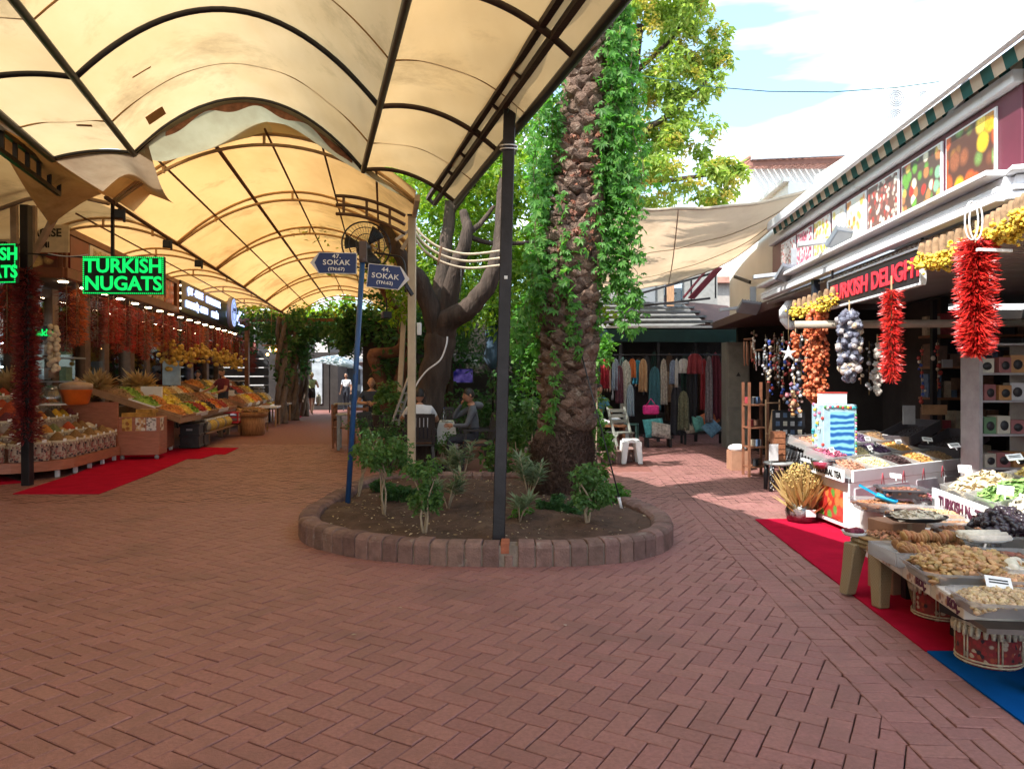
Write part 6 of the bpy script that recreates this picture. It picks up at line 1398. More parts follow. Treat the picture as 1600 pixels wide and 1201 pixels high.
# ---- low front shelf with clear trays
sh = thing('low_shelf', 'low wooden front shelf carrying clear trays of nuts and figs', 'shelf'); H0 = Vector((2.62, 6.3, 0)); H1 = Vector((2.20, 3.35, 0)); hd = (H1-H0).normalized(); hn = Vector((-hd.y, hd.x, 0))
b = MB(); b.bar(H0+hd*1.1+hn*.46+Vector((0, 0, .318)), H1-hd*.12+hn*.46+Vector((0, 0, .318)), .9, .025); b.build('board', mat('board_grey', (.16, .13, .12), .6), sh)
for k, d in enumerate((1.25, 2.0, 2.8)):
    for o_ in (.25, .8): q = H0+hd*d+hn*o_; b = MB(); b.bar((q.x, q.y, 0), (q.x, q.y, .285), .06, .06, up=(0, 1, 0)); b.build('leg', STEEL, sh)
def carton(p, rz, sz, lb, txt=None):
    t = thing('carton', lb, 'carton', p, rz); b = MB(); b.box((0, 0, sz[2]/2), sz); b.build('box', mat('carton_white', (.60, .55, .50), .6, .15, 9), t, bev=.004)
    b = MB(); b.box((-.05, -sz[1]/2-.002, sz[2]/2), (sz[0]*.35, .003, sz[2]*.7)); b.build('print', photomat('print_carton', [(.4, .2, .1), (.6, .5, .4), (.2, .1, .08)], 30, (.6, .5, .45)), t)
    if txt: text(txt, sz[2]*.8, mat('ink_maroon', (.10, .02, .05)), frame((sz[0]*.22, -sz[1]/2-.002, sz[2]/2), (1, 0, 0), (0, 0, 1)), 'lettering', t, .002)
hz = atan2(hd.y, hd.x)
for i, d in enumerate((1.35, 1.75, 2.15, 2.55)):
    q = H0+hd*d+hn*.10; carton(Vector((q.x, q.y, .332)), hz, (.385, .28, .078), 'flat printed fruit carton on the low shelf edge, %s from the stool' % ORD[i], 'KOÇ' if i > 1 else None)
q = H1+hn*.5+hd*-.16; carton(Vector((q.x, q.y, .332)), hz+pi/2, (.55, .05, .08), 'carton with KOÇ lettering facing the blue carpet', 'KOÇ')
def ctray(px, py, z, w_, l_, key, lb, hh=.09, tm=FROST, n=None, rz=None, size=None):
    D = (H-z)*F/(py-592); q = P(px, py, D); t = thing('nut_tray', lb, 'tray', (q.x, q.y, z-.06), hz+pi/2 if rz is None else rz); b = MB(); d = .075
    pr = [(w_/2-.03, l_/2-.03, 0), (w_/2, l_/2, d), (w_/2+.012, l_/2+.012, d+.002), (w_/2+.012, l_/2+.012, d-.012)]
    v = []
    for a, c, zz in pr:
        k = min(a, c)*.28; v += [(-a+k, -c, zz), (a-k, -c, zz), (a, -c+k, zz), (a, c-k, zz), (a-k, c, zz), (-a+k, c, zz), (-a, c-k, zz), (-a, -c+k, zz)]
    f = [tuple(range(7, -1, -1))]
    for r_ in range(3):
        for k in range(8): f.append((r_*8+k, r_*8+(k+1) % 8, (r_+1)*8+(k+1) % 8, (r_+1)*8+k))
    b.add(v, f); b.build('tray', tm, t)
    pr_, sz, m, nn0, sq = PR[key]; core(w_*.95, l_*.95, hh, m, t, .02); heap('produce', w_*.96, l_*.96, hh, n or nn0, size or sz, m, pr_, t, sq, .93, .02); return t
PR['mixed dark fruit'] = (NUT, .018, col3('mixed_dark', (.20, .08, .05), .6), 160, (1, 1, .7)); PR['pistachios'] = (NUT, .011, col3('pistachio', (.52, .38, .22), .3), 700, (1.3, .9, .8)); PR['big figs'] = (NUT, .021, col3('fig_big', (.42, .25, .11), .35, .5, .02), 230, (1.1, 1.1, .5)); PR['dates'] = (NUT, .024, col3('date_dark', (.030, .02, .028), .45, .3, coat=.3), 260, (1.1, .9, .8)); PR['white balls'] = (NUT, .035, col3('ball_white', (.62, .56, .46), .1), 26, (1, 1, 1)); PR['brown almonds'] = (NUT, .013, col3('almond_brown', (.34, .15, .07), .35), 700, (1.4, .8, .5)); PR['peeled nuts'] = (NUT, .010, col3('nut_pale', (.52, .30, .16), .35), 800, (1, 1, 1))
ctray(1408, 764, .60, .34, .30, 'mixed dark fruit', 'raised dark tray of mixed dried fruit with a white card', .05, MATS['tray_dark'])
ctray(1385, 784, .50, .50, .34, 'brown almonds', 'clear tray of reddish almonds holding the blue scoop', .05); ctray(1442, 776, .52, .16, .2, 'pink petals', 'small bag tray of grey pink crystals beside the blue scoop', .08)
ctray(1450, 799, .50, .55, .36, 'peeled nuts', 'wide clear tray of pale peeled nuts behind the black oval plate', .05); ctray(1505, 826, .49, .36, .26, 'brown almonds', 'clear tray of dark brown almonds in front of the lettered board', .05)
ctray(1500, 818, .48, .36, .20, 'hazelnuts', 'narrow clear tray of light nuts above the dark almonds', .05)
ctray(1572, 832, .52, .36, .40, 'dates', 'tray with a tall pile of shiny black dates', .20, n=300); ctray(1575, 868, .50, .3, .24, 'mixed dark fruit', 'tray of reddish brown dates just below the black pile', .05)
ctray(1592, 886, .50, .22, .24, 'white balls', 'tray of white dried balls at the right picture edge', .06, n=16)
ctray(1513, 888, .46, .58, .42, 'big figs', 'largest clear tray heaped with golden dried figs', .15, n=620); ctray(1568, 935, .46, .40, .30, 'pistachios', 'front clear tray of pistachios with a blue white card', .09, n=1000); ctray(1590, 905, .47, .3, .2, 'peeled nuts', 'clear bag of pale seeds behind the pistachio tray', .06)
bx_ = MB(); bx_.box((3.22, 5.85, .21), (.5, 1.3, .42)); tag(bx_.build('display_box', WHITE, None, bev=.01), 'plain white display box under the rear nut trays beside the tea cabinet', 'display box')
# fig garlands: coils of flattened discs
t = thing('fig_coils', 'coiled strings of dried figs lying left of the golden fig tray', 'fig string', P(1455, 862, 4.5)); t.location.z = .42; pos = []; rot = []
for row, (x0, y0, n, zz) in enumerate(((-.16, .10, 22, .05), (-.18, -.0, 20, .05), (-.14, .05, 18, .11), (-.22, -.1, 12, .05))):
    for i in range(n): pos.append((x0+i*.019, y0+.012*sin(i*.9)+.004*i*(row == 1), zz+.008*sin(i))); rot.append((0, 1.35, .15))
n = len(pos); scatter('figs', NUT, np.array(pos), np.array(rot)+NR.normal(0, .12, (n, 3)), np.stack([np.full(n, .040), np.full(n, .040), np.full(n, .0115)], 1), col3('fig_coil', (.38, .19, .08), .35), t)
b = MB(); b.box((0, 0, -.02), (.58, .34, .012))
for y in (-1, 1): b.box((0, y*.17, .02), (.6, .01, .08))
for x in (-1, 1): b.box((x*.3, 0, .02), (.01, .33, .08))
b.build('tray', FROST, t)
# black oval plate with white sweets
t = thing('oval_plate', 'black oval plate of white macaroon crumbs raised on brown cartons', 'plate', P(1432, 812, 5.0)); t.location.z = .545; b = MB(); b.lathe([(0, 0), (.16, 0), (.205, .025), (.21, .03), (.15, .01), (0, .008)], 24, M=Matrix.Diagonal((1, .62, 1, 1))); b.build('plate', BLACKP, t)
core(.34, .19, .05, col3('macaroon', (.62, .54, .42), .2), t, .01); heap('produce', .34, .19, .045, 130, .028, MATS['macaroon'], CHIP, t, (1, 1, 1), .85, .02)
for i, (px, py, z0, sz) in enumerate(((1400, 850, .0, (.26, .26, .50)), (1432, 838, .0, (.20, .24, .52)))):
    D = (H-.35)*F/(py-592); q = P(px, py, D+.1); t = thing('carton', ('brown cardboard carton under the oval plate, left one', 'darker carton under the oval plate, right one')[i], 'carton', (q.x, q.y, 0), .2); b = MB(); b.box((0, 0, sz[2]/2), sz); b.build('box', mat('cardboard' if i == 0 else 'cardboard_dark', (.36, .19, .12) if i == 0 else (.10, .06, .05), .8, .15, 9), t, bev=.004)
    b = MB(); b.box((0, -sz[1]/2-.002, sz[2]/2), (.04, .003, sz[2])); b.build('tape', mat('tape_tan', (.42, .28, .18), .4), t)
# packet rolls
t = thing('sweet_rolls', 'white wrapped sweet rolls on a plate between figs and dates', 'sweet rolls', P(1538, 852, 4.45)); t.location.z = .53; b = MB()
for k in range(4): b.tube([(-.13, -.05+k*.035, .02+.012*(k % 2)), (.13, -.04+k*.035, .02+.012*(k % 2))], .02, 8)
b.build('rolls', col3('roll_white', (.62, .55, .46), .1), t); b = MB(); b.lathe([(0, 0), (.12, 0), (.16, .02), (.12, .006), (0, .004)], 18, M=Matrix.Diagonal((1, .7, 1, 1))); b.build('plate', WHITE, t)
# blue scoop
t = thing('blue_scoop', 'bright blue plastic scoop resting on the reddish almonds', 'scoop', P(1386, 776, 5.95), -.6); b = MB(); T = Matrix.Rotation(.28, 4, 'Y'); b.grid(lambda a, c: T @ Vector(((a-.5)*.16, .05*cos(pi*c)*(1-.3*a), -.035*sin(pi*c))), 6, 8); b.build('bowl', mat('scoop_blue', (.01, .30, .60), .3), t, solid=.004)
b = MB(); b.bar(T @ Vector((-.08, 0, -.01)), T @ Vector((-.22, 0, .02)), .028, .014); b.build('handle', MATS['scoop_blue'], t)
for i, (px, py, z, s) in enumerate(((1400, 748, .64, 1.3), (1530, 806, .54, 1.3), (1563, 922, .50, 1.6), (1590, 720, .9, 1.5), (1494, 700, .8, 1.5), (1450, 690, .8, 1.5))):
    D = (H-z)*F/(py-592); card(P(px, py, D), -.3+rnd.gauss(0, .2), 'white price card on the right hand nut trays, %s of the loose ones' % ORD[i], s, -1.0)
# stool
def mkstool(t, m, hh, r, name='seat', bz=.0):
    b = MB(); b.box((0, 0, hh-.02), (r*2, r*2, .035)); b.box((0, 0, hh-.05), (r*1.9, r*1.9, .035)); b.build('seat', m, t, bev=.015)
    for x in (-1, 1):
        for y in (-1, 1):
            b = MB(); a = Vector((x*r*.78, y*r*.78, hh-.04)); c = Vector((x*r*1.05, y*r*1.05, .0)); v = []
            for p, w0 in ((a, .058), (a.lerp(c, .5), .048), (c, .04)):
                v += [(p.x-w0, p.y-w0, p.z), (p.x+w0, p.y-w0, p.z), (p.x+w0, p.y+w0, p.z), (p.x-w0, p.y+w0, p.z)]
            b.add(v, [(3, 2, 1, 0), (8, 9, 10, 11)]+[(k*4+i, k*4+(i+1) % 4, k*4+4+(i+1) % 4, k*4+4+i) for k in (0, 1) for i in range(4)]); b.build('leg', m, t, bev=.008)
m_, tt, oo = nodes('wicker_plastic'); bs = N(tt, 'ShaderNodeBsdfPrincipled'); bs.inputs['Base Color'].default_value = (.30, .235, .14, 1); bs.inputs['Roughness'].default_value = .45
tcn = N(tt, 'ShaderNodeTexCoord'); vv = N(tt, 'ShaderNodeTexVoronoi', i_Scale=75.0); vv.inputs['Randomness'].default_value = 0; mp_ = N(tt, 'ShaderNodeMapping'); mp_.inputs['Rotation'].default_value = (.78, 0, .78); bp = N(tt, 'ShaderNodeBump'); bp.inputs['Strength'].default_value = 1; bp.inputs['Distance'].default_value = .006; bp.invert = True
tt.links.new(tcn.outputs['Object'], mp_.inputs[0]); tt.links.new(mp_.outputs[0], vv.inputs['Vector']); tt.links.new(vv.outputs['Distance'], bp.inputs['Height']); tt.links.new(bp.outputs[0], bs.inputs['Normal']); tt.links.new(bs.outputs[0], oo.inputs[0]); WICK = m_
ts = thing('plastic_stool', 'olive brown wicker-look plastic stool on the red carpet', 'stool', (2.52, 5.02, .012), .25); mkstool(ts, WICK, .40, .15)
t = thing('snack_board', 'board of broken nut brittle and bagged sweets on the wicker-look stool', 'snack board', (2.56, 5.02, .415), .2); b = MB(); b.lathe([(0, 0), (.19, 0), (.2, .01), (0, .012)], 18); b.build('board', mat('board_ply', (.42, .26, .12), .6), t); heap('produce', .30, .26, .03, 120, .03, col3('brittle', (.34, .15, .07), .5), CHIP, t, (1, 1, 1), .9, .015)
t = thing('candy_dish', 'white dish of dark red candies at the left corner of the stool', 'dish', (2.38, 5.13, .417)); b = MB(); b.lathe([(0, 0), (.07, 0), (.09, .03), (.07, .008), (0, .006)], 14); b.build('dish', WHITE, t); heap('produce', .12, .12, .02, 40, .016, col3('candy', (.18, .02, .04), .4), NUT, t, (1, 1, .8), .8, .02)
# patterned drums
def mkdrum():
    t = thing('patterned_drum', 'x', 'drum'); b = MB(); b.lathe([(.150, 0), (.156, .01), (.15, .02), (.15, .2), (.152, .225), (.0, .228)], 24); b.build('body', photomat('kilim', [(.30, .03, .035), (.22, .02, .03), (.03, .02, .03), (.34, .07, .04), (.30, .03, .035), (.45, .36, .28)], 42, (.20, .03, .03), rough=.9), t)
    b = MB()
    for z in (.012, .028, .195): b.tube([(.155*cos(a), .155*sin(a), z) for a in np.linspace(0, 2*pi, 25)], .005, 5)
    for k in range(6):
        a = 2*pi*k/6; 
        for s_ in (-.06, .06): b.tube([(.154*cos(a+s_), .154*sin(a+s_), .03), (.154*cos(a+s_), .154*sin(a+s_), .19)], .004, 4)
    b.build('braid', mat('braid_cream', (.55, .47, .35), .8, .3, 60), t)
    b = MB()
    for k in range(30): a = 2*pi*k/30; b.tube([(.158*cos(a), .158*sin(a), .215), (.162*cos(a), .162*sin(a), .185), (.165*cos(a), .165*sin(a), .155)], [.006, .013, .009], 5)
    b.lathe([(.158, .205), (.162, .23), (.15, .232)], 24); b.build('fringe', mat('fringe_cream', (.58, .50, .38), .9, .3, 60), t)
    b = MB(); b.box((0, 0, .262), (.36, .28, .06)); b.build('packer', BLACKP, t); return t
fd = First(mkdrum); fd.put(G_(1580, 1052, .0)+Vector((-.02, .15, .012)), .3, 'nearest red patterned drum with cream tassels on the blue carpet'); fd.put(G_(1488, 975)+Vector((0, .14, .012)), 1.0, 'farther patterned drum under the low shelf on the red carpet')

# ---- white shelves with boxes inside
t = thing('mug_shelf', 'white shelf unit with boxed mugs inside the right shop', 'shelf', (4.62, 7.4, 0)); b = MB()
for x in (-.02, .48): b.box((x, 0, .93), (.035, .3, 1.86))
for z in (.62, .95, 1.28, 1.55, 1.84): b.box((.23, 0, z), (.463, .3, .02))
b.build('frame', mat('shelf_white', (.34, .33, .34), .5), t)
def mkmug(m):
    def mk():
        t = thing('mug_box', 'x', 'box'); b = MB(); b.box((0, 0, .075), (.13, .16, .15)); b.build('box', m, t, bev=.003)
        b = MB(); b.lathe([(0, 0), (.042, 0), (.042, .006), (0, .006)], 12, M=Matrix.Translation((0, -.0805, .07)) @ Matrix.Rotation(pi/2, 4, 'X')); b.build('window', IG[0], t); return t
    return First(mk)
MUG = [mkmug(mat('box_cream', (.5, .46, .38), .5)), mkmug(mat('box_pale', (.42, .42, .44), .5)), mkmug(mat('box_pink', (.30, .12, .12), .5)), mkmug(mat('box_green', (.12, .22, .12), .5)), mkmug(mat('box_orange', (.40, .2, .08), .5))]
for r_, z in enumerate((.631, .961, 1.291, 1.561)):
    for k in range(3): c_ = (r_*3+k*2+r_//2) % 5; MUG[c_].put(Vector((4.62+.08+k*.15+rnd.uniform(-.01, .01), 7.36, z)), rnd.uniform(-.25, .25), '%s mug box, %s shelf from the floor, %s from the left' % (('cream', 'pale grey', 'dark red', 'green', 'orange')[c_], ORD[r_], ORD[k]), 'boxed mugs on the white shelf', (1, 1, rnd.uniform(.8, 1.2)))
t = thing('glass_cabinet', 'glass fronted cabinet with trays of sweets at the right edge inside the shop', 'cabinet', (5.45, 7.2, 0)); b = MB()
for x in (-.25, .25): b.box((x, 0, .95), (.03, .4, 1.9))
for z in (.5, .95, 1.4, 1.88): b.box((0, 0, z), (.47, .4, .02))
b.build('frame', MATS['shelf_white'], t); b = MB(); b.box((0, -.2, 1.1), (.5, .008, 1.5)); b.build('glass_pane', GLASS, t); b = MB()
for z in (.52, .97, 1.42):
    for k in range(4): b.lathe([(0, 0), (.05, 0), (.055, .1), (0, .12)], 10, (-.18+k*.12, 0, z))
b.build('jars', IG[3], t)
for j, (px, py, D, w_, h_, m) in enumerate(((1420, 648, 8.6, .14, .22, mat('leaflet_grey', (.22, .22, .23))), (1480, 568, 8.8, .12, .10, mat('leaflet_grey', (.22, .22, .23))), (1460, 640, 9.0, .3, .12, WOODL))):
    b = MB(); b.box((0, 0, 0), (w_, .02, h_)); tag(b.build('leaflet', m, None, loc=P(px, py, D)), ('grey leaflet hanging in the dark shop interior above the tea', 'small pale note pinned high in the dark shop', 'wooden box front on the dark interior shelf')[j], 'leaflet')
# ---- magnet cabinet
t = thing('magnet_display', 'blue sea picture display box covered with colourful magnets behind the dark post', 'display case', P(1303, 715, 8.0)); t.location.z = 0; Wd = .36
b = MB(); b.box((0, 0, .62), (Wd, .3, 1.22)); b.build('case', mat('case_blue', (.35, .50, .58), .4), t, bev=.008)
m_, tt, oo = nodes('sea_picture'); bs = N(tt, 'ShaderNodeBsdfPrincipled'); wv = N(tt, 'ShaderNodeTexWave', i_Scale=4.5, i_Distortion=6.0); wv.wave_type = 'BANDS'; wv.bands_direction = 'Z'; cr_ = N(tt, 'ShaderNodeValToRGB'); cr_.color_ramp.elements[0].color = (.01, .10, .35, 1); cr_.color_ramp.elements[1].color = (.25, .62, .75, 1); cr_.color_ramp.elements[0].position = .2; tcn = N(tt, 'ShaderNodeTexCoord')
tt.links.new(tcn.outputs['Object'], wv.inputs['Vector']); tt.links.new(wv.outputs['Color'], cr_.inputs[0]); tt.links.new(cr_.outputs[0], bs.inputs['Base Color']); tt.links.new(bs.outputs[0], oo.inputs[0])
b = MB(); b.box((.02, -.153, .92), (.25, .01, .46)); b.build('sea_picture', m_, t)
MG = [mat('mag_'+k, c, .4) for k, c in (('red', (.5, .05, .04)), ('yellow', (.6, .42, .05)), ('teal', (.05, .35, .4)), ('white', (.6, .6, .58)), ('pink', (.5, .15, .25)), ('green', (.1, .3, .1)))]
b = MB()
MQ = [((-Wd/2+.02+k*.027, -.155, 1.20+rnd.uniform(-.012, .012)), .017) for k in range(13)]+[((-Wd/2-.012+rnd.uniform(-.01, .015), -.15+rnd.uniform(0, .25), .3+k*.028), .02) for k in range(34)]+[((Wd/2-.012, -.155, .55+k*.03), .013) for k in range(20)]
for q_, r_ in MQ: b = MB(); b.ball((0, 0, 0), (r_, r_*.6, r_), 6, 4); b.build('magnet', rnd.choice(MG), t, loc=q_)
t = thing('gift_box', 'white box with a red edge on top of the magnet display', 'box', P(1300, 622, 8.0)); t.location.z = 1.235; b = MB(); b.box((0, 0, .055), (.24, .18, .11)); b.build('box', WHITE, t); b = MB(); b.box((0, 0, .118), (.25, .19, .012)); b.build('lid', mat('mag_red', (.5, .05, .04)), t)

# ================================================================ souvenir shop beyond
sv = thing('souvenir_shop', 'souvenir shop under a brown corrugated roof edge with goods spilling outside', 'shop'); CORR = mat('roof_corrugated', (.09, .045, .04), .6, .2, 8)
b = MB(); b.bar(RS(3.12, 10.9, 2.66), RS(3.12, 16.2, 2.66), .05, .14)
for k in range(52): D = 11+k*.1; b.bar(RS(3.12, D, 2.60), RS(5.5, D, 2.72), .05, .02)
b.build('roof_edge', CORR, sv)
b = MB(); b.bar(RS(5.0, 9.9, 1.3), RS(5.0, 16.5, 1.3), .1, 2.6); b.bar(RS(3.7, 16.5, 1.35), RS(5, 16.5, 1.35), .1, 2.7); b.build('back_wall', DARK, sv)
b = MB(); pr = [RS(3.2, 11), RS(6.5, 11), RS(6.5, 17), RS(3.2, 17)]; b.prism([(p.x, p.y) for p in pr], 2.74, 2.78); b.build('roof_slab', MATS['roof_dull'], sv)  # solid slab added over the slatted roof to stop light leaking through
b = MB(); b.bar(RS(3.25, 11.0, 2.85), RS(3.25, 15, 2.85), .04, .22); b.build('parapet', WHITE, sv)
# meter cupboard
t = thing('meter_cupboard', 'tall grey metal cupboard with a warning triangle at the corner of the lane', 'cupboard', (X(1149, 16.2), 16.2, 0)); b = MB(); b.box((0, 0, 1.15), (.5, .4, 2.3)); b.build('body', mat('cupboard_grey', (.20, .19, .17), .5, .15, 3), t, bev=.01)
for z0, z1 in ((.08, .82), (.9, 2.22)): b = MB(); b.box((0, -.205, (z0+z1)/2), (.44, .015, z1-z0)); b.build('door', mat('cupboard_door', (.22, .21, .18), .5), t, bev=.006)
b = MB(); b.prism([(-.05, -.04), (.05, -.04), (0, .05)], 0, .006, 0, Matrix.Translation((0, -.215, 1.6)) @ Matrix.Rotation(pi/2, 4, 'X')); b.build('warning_triangle', BLACKP, t)
b = MB()
GD = lambda px, py, D: P(px, py, D)
# wooden ladder stand, stool, boxes etc
t = thing('carton_box', 'cardboard box with a white bag on top at the souvenir shop edge', 'box', G_(1156, 735)); b = MB(); b.box((0, .15, .16), (.26, .3, .32)); b.build('box', mat('cardboard', (.36, .19, .12)), t); b = MB(); b.ball((0, .12, .36), (.16, .15, .07), 9, 6); b.build('bag', WHITE, t)
t = thing('wood_rack', 'narrow brown wooden rack with hanging wooden ornaments', 'rack', G_(1185, 745)); b = MB()
for x in (-.14, .14): b.bar((x, 0, 0), (x, 0, 1.45), .035, .035, up=(0, 1, 0))
for x in (-.14, .14): b.bar((x, .3, 0), (x, .3, 1.45), .035, .035, up=(0, 1, 0))
for z in (.15, .45, .75, 1.1): b.box((0, .15, z), (.30, .32, .02))
b.build('frame', mat('wood_red', (.22, .09, .05), .5, .3, 8), t); b = MB()
for k in range(18): b.box((rnd.uniform(-.1, .1), rnd.uniform(.02, .28), rnd.choice((.16, .46, .76, 1.11))+.06), (rnd.uniform(.05, .1), .06, .1), k % 5, rnd.random())
b.build('ornaments', IG, t)
t = thing('bamboo_rack', 'second slim cane rack holding string bags beside the brown rack', 'rack', G_(1208, 752)); b = MB()
for x in (-.1, .1): b.tube([(x, 0, 0), (x, .02, 1.2)], .012, 6)
for z in (.3, .7, 1.15): b.tube([(-.1, 0, z), (.1, 0, z)], .01, 6)
b.build('frame', WOODL, t); b = MB(); b.lathe([(.02, .5), (.07, .2), (.08, .05), (0, 0)], 8, (0, 0, .55)); b.build('string_bag', mat('rope', (.34, .20, .11), .9, .3, 30), t)
t = thing('dotted_stool', 'black stool with white dots beside the dried flowers', 'stool', G_(1222, 768)+Vector((0, .12, 0))); b = MB(); b.lathe([(0, .35), (.19, .35), (.2, .37), (.19, .385), (0, .39)], 18); b.build('seat', mat('seat_grey', (.30, .30, .30), .5), t)
DOT = photomat('dots_bw', [(.03, .03, .035), (.03, .03, .035), (.03, .03, .035), (.03, .03, .04)], 34, (.6, .6, .58))
for x in (-.13, .13):
    for y in (-.1, .1): b = MB(); b.tube([(x, y, .35), (x*1.05, y*1.05, .18), (x*1.1, y*1.1, 0)], [.03, .035, .025], 8); b.build('leg', mat('stool_black', (.025, .025, .03), .3), t); 
    b = MB()
    for k in range(14): b.ball((x*1.08+.02*cos(k*2.4), -.115-.02, .03+k*.022), .007, 5, 4)
    b.build('dots', WHITE, t)
t = thing('drawer_chest', 'stack of small carved wooden drawers on the dotted stool', 'drawers', G_(1219, 768)+Vector((.02, .14, .395))); b = MB(); b.box((0, 0, .2), (.16, .14, .4)); b.build('body', mat('wood_red', (.22, .09, .05)), t)
for k in range(5): b = MB(); b.box((0, -.075, .05+k*.075), (.14, .012, .062)); b.build('drawer', mat('wood_carved', (.30, .12, .06), .5, .4, 40), t)
t = thing('white_card', 'white card leaning against the wooden drawers', 'card', G_(1208, 768)+Vector((0, -.02, .395)), .2); b = MB(); b.box((0, 0, .13), (.13, .01, .22)); b.build('card', WHITE, t); b = MB(); b.bar((0, .04, 0), (0, .01, .15), .03, .01); b.build('prop', GREY, t)
# magazine rack
t = thing('postcard_rack', 'metal rack of fanned postcards between the drawers and the magnet display', 'rack', G_(1240, 762)+Vector((0, .15, 0))); b = MB()
for x in (-.22, .22): b.tube([(x, 0, 0), (x, 0, .75)], .01, 6)
for z in (.1, .4, .7): b.tube([(-.22, 0, z), (.22, 0, z)], .008, 6)
b.build('frame', STEEL, t); b = MB()
for r_, z in enumerate((.42, .62)):
    for k in range(10): b.box((-.2+k*.045, .04, z), (.006, .10, .16), k % 3, 0, Matrix.Translation((0, 0, 0)) @ Matrix.Rotation(.3, 4, 'Y'))
b.build('postcards', [MATS['leaflet_grey'], MATS['box_pale'], GREY], t)
t = thing('tile_board', 'black grid board with rows of small square pictures deep in the souvenir shop', 'board', P(1232, 668, 10.6)); b = MB(); b.box((0, 0, 0), (.46, .03, .5)); b.build('board', BLACKP, t)
for r_ in range(4):
    for c_ in range(4): b = MB(); b.box((-.16+c_*.105, -.02, -.18+r_*.12), (.055, .01, .065)); b.build('tile', (MATS['box_pale'], MATS['goods_blue'], MATS['box_cream'])[(r_*2+c_) % 3], t)
# hanging chimes & charms
def chime(px, py0, py1, D, kind, lb):
    L = (py1-py0)/F*D; t = thing('wind_chime', lb, 'wind chime', P(px, py0, D)); b = MB()
    if kind in ('wood', 'metal'):
        b.lathe([(0, 0), (.10, -.01), (.10, -.03), (0, -.03)], 10); b.build('disc', WOOD, t); b = MB()
        for k in range(8): a = 2*pi*k/8; l_ = L*rnd.uniform(.6, 1); b.tube([(.09*cos(a), .09*sin(a), -.06), (.09*cos(a), .09*sin(a), -l_)], .011, 6)
        b.build('pipes', mat('chime_bamboo', (.34, .15, .08), .5) if kind == 'wood' else mat('chime_metal', (.65, .66, .68), .25, metal=.7), t)
    else:
        b.tube([(0, 0, .05), (0, 0, -L)], .004, 4); b.build('cord', MATS['twine'], t); n = int(L/.045); b = MB()
        for k in range(n): b.ball((rnd.gauss(0, .02), rnd.gauss(0, .02), -k*.045), rnd.uniform(.014, .034), 6, 5, rnd.randrange(3))
        b.build('beads', kind, t)
BK = [[MATS['goods_brown'], mat('bead_red', (.35, .05, .04)), mat('bead_cream', (.5, .42, .34))], [mat('bead_grey', (.25, .25, .27)), mat('bead_silver', (.5, .5, .52)), MATS['goods_black']], [mat('bead_blue', (.04, .08, .35)), MATS['bead_cream'], MATS['bead_red']]]
chime(1171, 528, 575, 12.6, 'wood', 'bamboo wind chime at the left end of the souvenir shop'); chime(1190, 545, 582, 12.0, 'metal', 'silver tubular wind chime beside the bamboo one')
nm_ = ['brown and red', 'grey shell', 'blue and cream']
for j, px in enumerate((1178, 1196, 1203, 1210, 1217, 1224, 1233, 1240, 1246, 1214, 1252, 1258)):
    chime(px, 520+(j*7) % 16, 575+(j*23) % 60, 12.2-(px-1178)*.028, BK[j % 3], '%s bead string under the souvenir shop roof, %s counted from the lane end' % (nm_[j % 3], ORD[j]))
t = thing('starfish_ornament', 'white starfish ornament hanging in front of the bead strings', 'starfish', P(1232, 552, 9.9)); pl = []
for k in range(10): a = pi/2+2*pi*k/10; r_ = .115 if k % 2 == 0 else .04; pl.append((r_*cos(a), r_*sin(a)))
b = MB(); b.prism(pl, -.012, .012, 0, Matrix.Rotation(pi/2, 4, 'X')); b.build('star', WHITE, t, bev=.008); b = MB(); b.tube([(0, 0, .1), (0, 0, .5)], .003, 4); b.build('cord', MATS['twine'], t)
for j, px in enumerate((1345, 1358, 1440, 1465)):
    chime(px, 530+(j*9) % 20, 600+(j*17) % 40, 9.2, BK[j % 3], '%s bead string inside the right shop, %s from the left' % (nm_[j % 3], ORD[j]))
# dried flower bouquet in a bag
t = thing('dried_bouquet', 'large bunch of golden dried flowers standing in a clear bag at the carpet corner', 'dried flowers', G_(1262, 820)+Vector((0, .15, 0))); n = 520
scatter('flower_stems', SLIM, NR.normal(0, .035, (n, 3))*[1, 1, 0]+[0, 0, .05], np.stack([NR.normal(1.35, .22, n), NR.normal(0, .25, n), NR.uniform(0, 6.28, n)], 1), NR.uniform(.3, .58, n)[:, None]*[[.35, 1, 1]], leafmat('straw_gold', [(.42, .28, .10), (.55, .40, .18), (.32, .2, .08)], .25), t)
q = NR.normal(0, 1, (700, 3)); q /= np.linalg.norm(q, axis=1)[:, None]; q = q*[.19, .17, .20]*NR.uniform(.6, 1.05, (700, 1))+[0, 0, .42]; scatter('flower_heads', CUP, q, NR.uniform(0, 6, (700, 3)), NR.uniform(.010, .022, 700), col3('flower_gold', (.50, .34, .12), .4), t)
b = MB(); b.lathe([(.10, 0), (.15, .02), (.16, .12), (.13, .2), (.05, .26), (.13, .33)], 14, wob=.25); b.build('bag', CLEAR, t); b = MB(); b.lathe([(0, .02), (.13, .03), (.12, .14), (0, .18)], 10, wob=.3); b.build('petals', mat('petals_mauve', (.20, .13, .14), .7, .5, 30), t); b = MB(); b.box((.03, -.155, .12), (.10, .01, .07)); b.build('tag', TAGM, t)

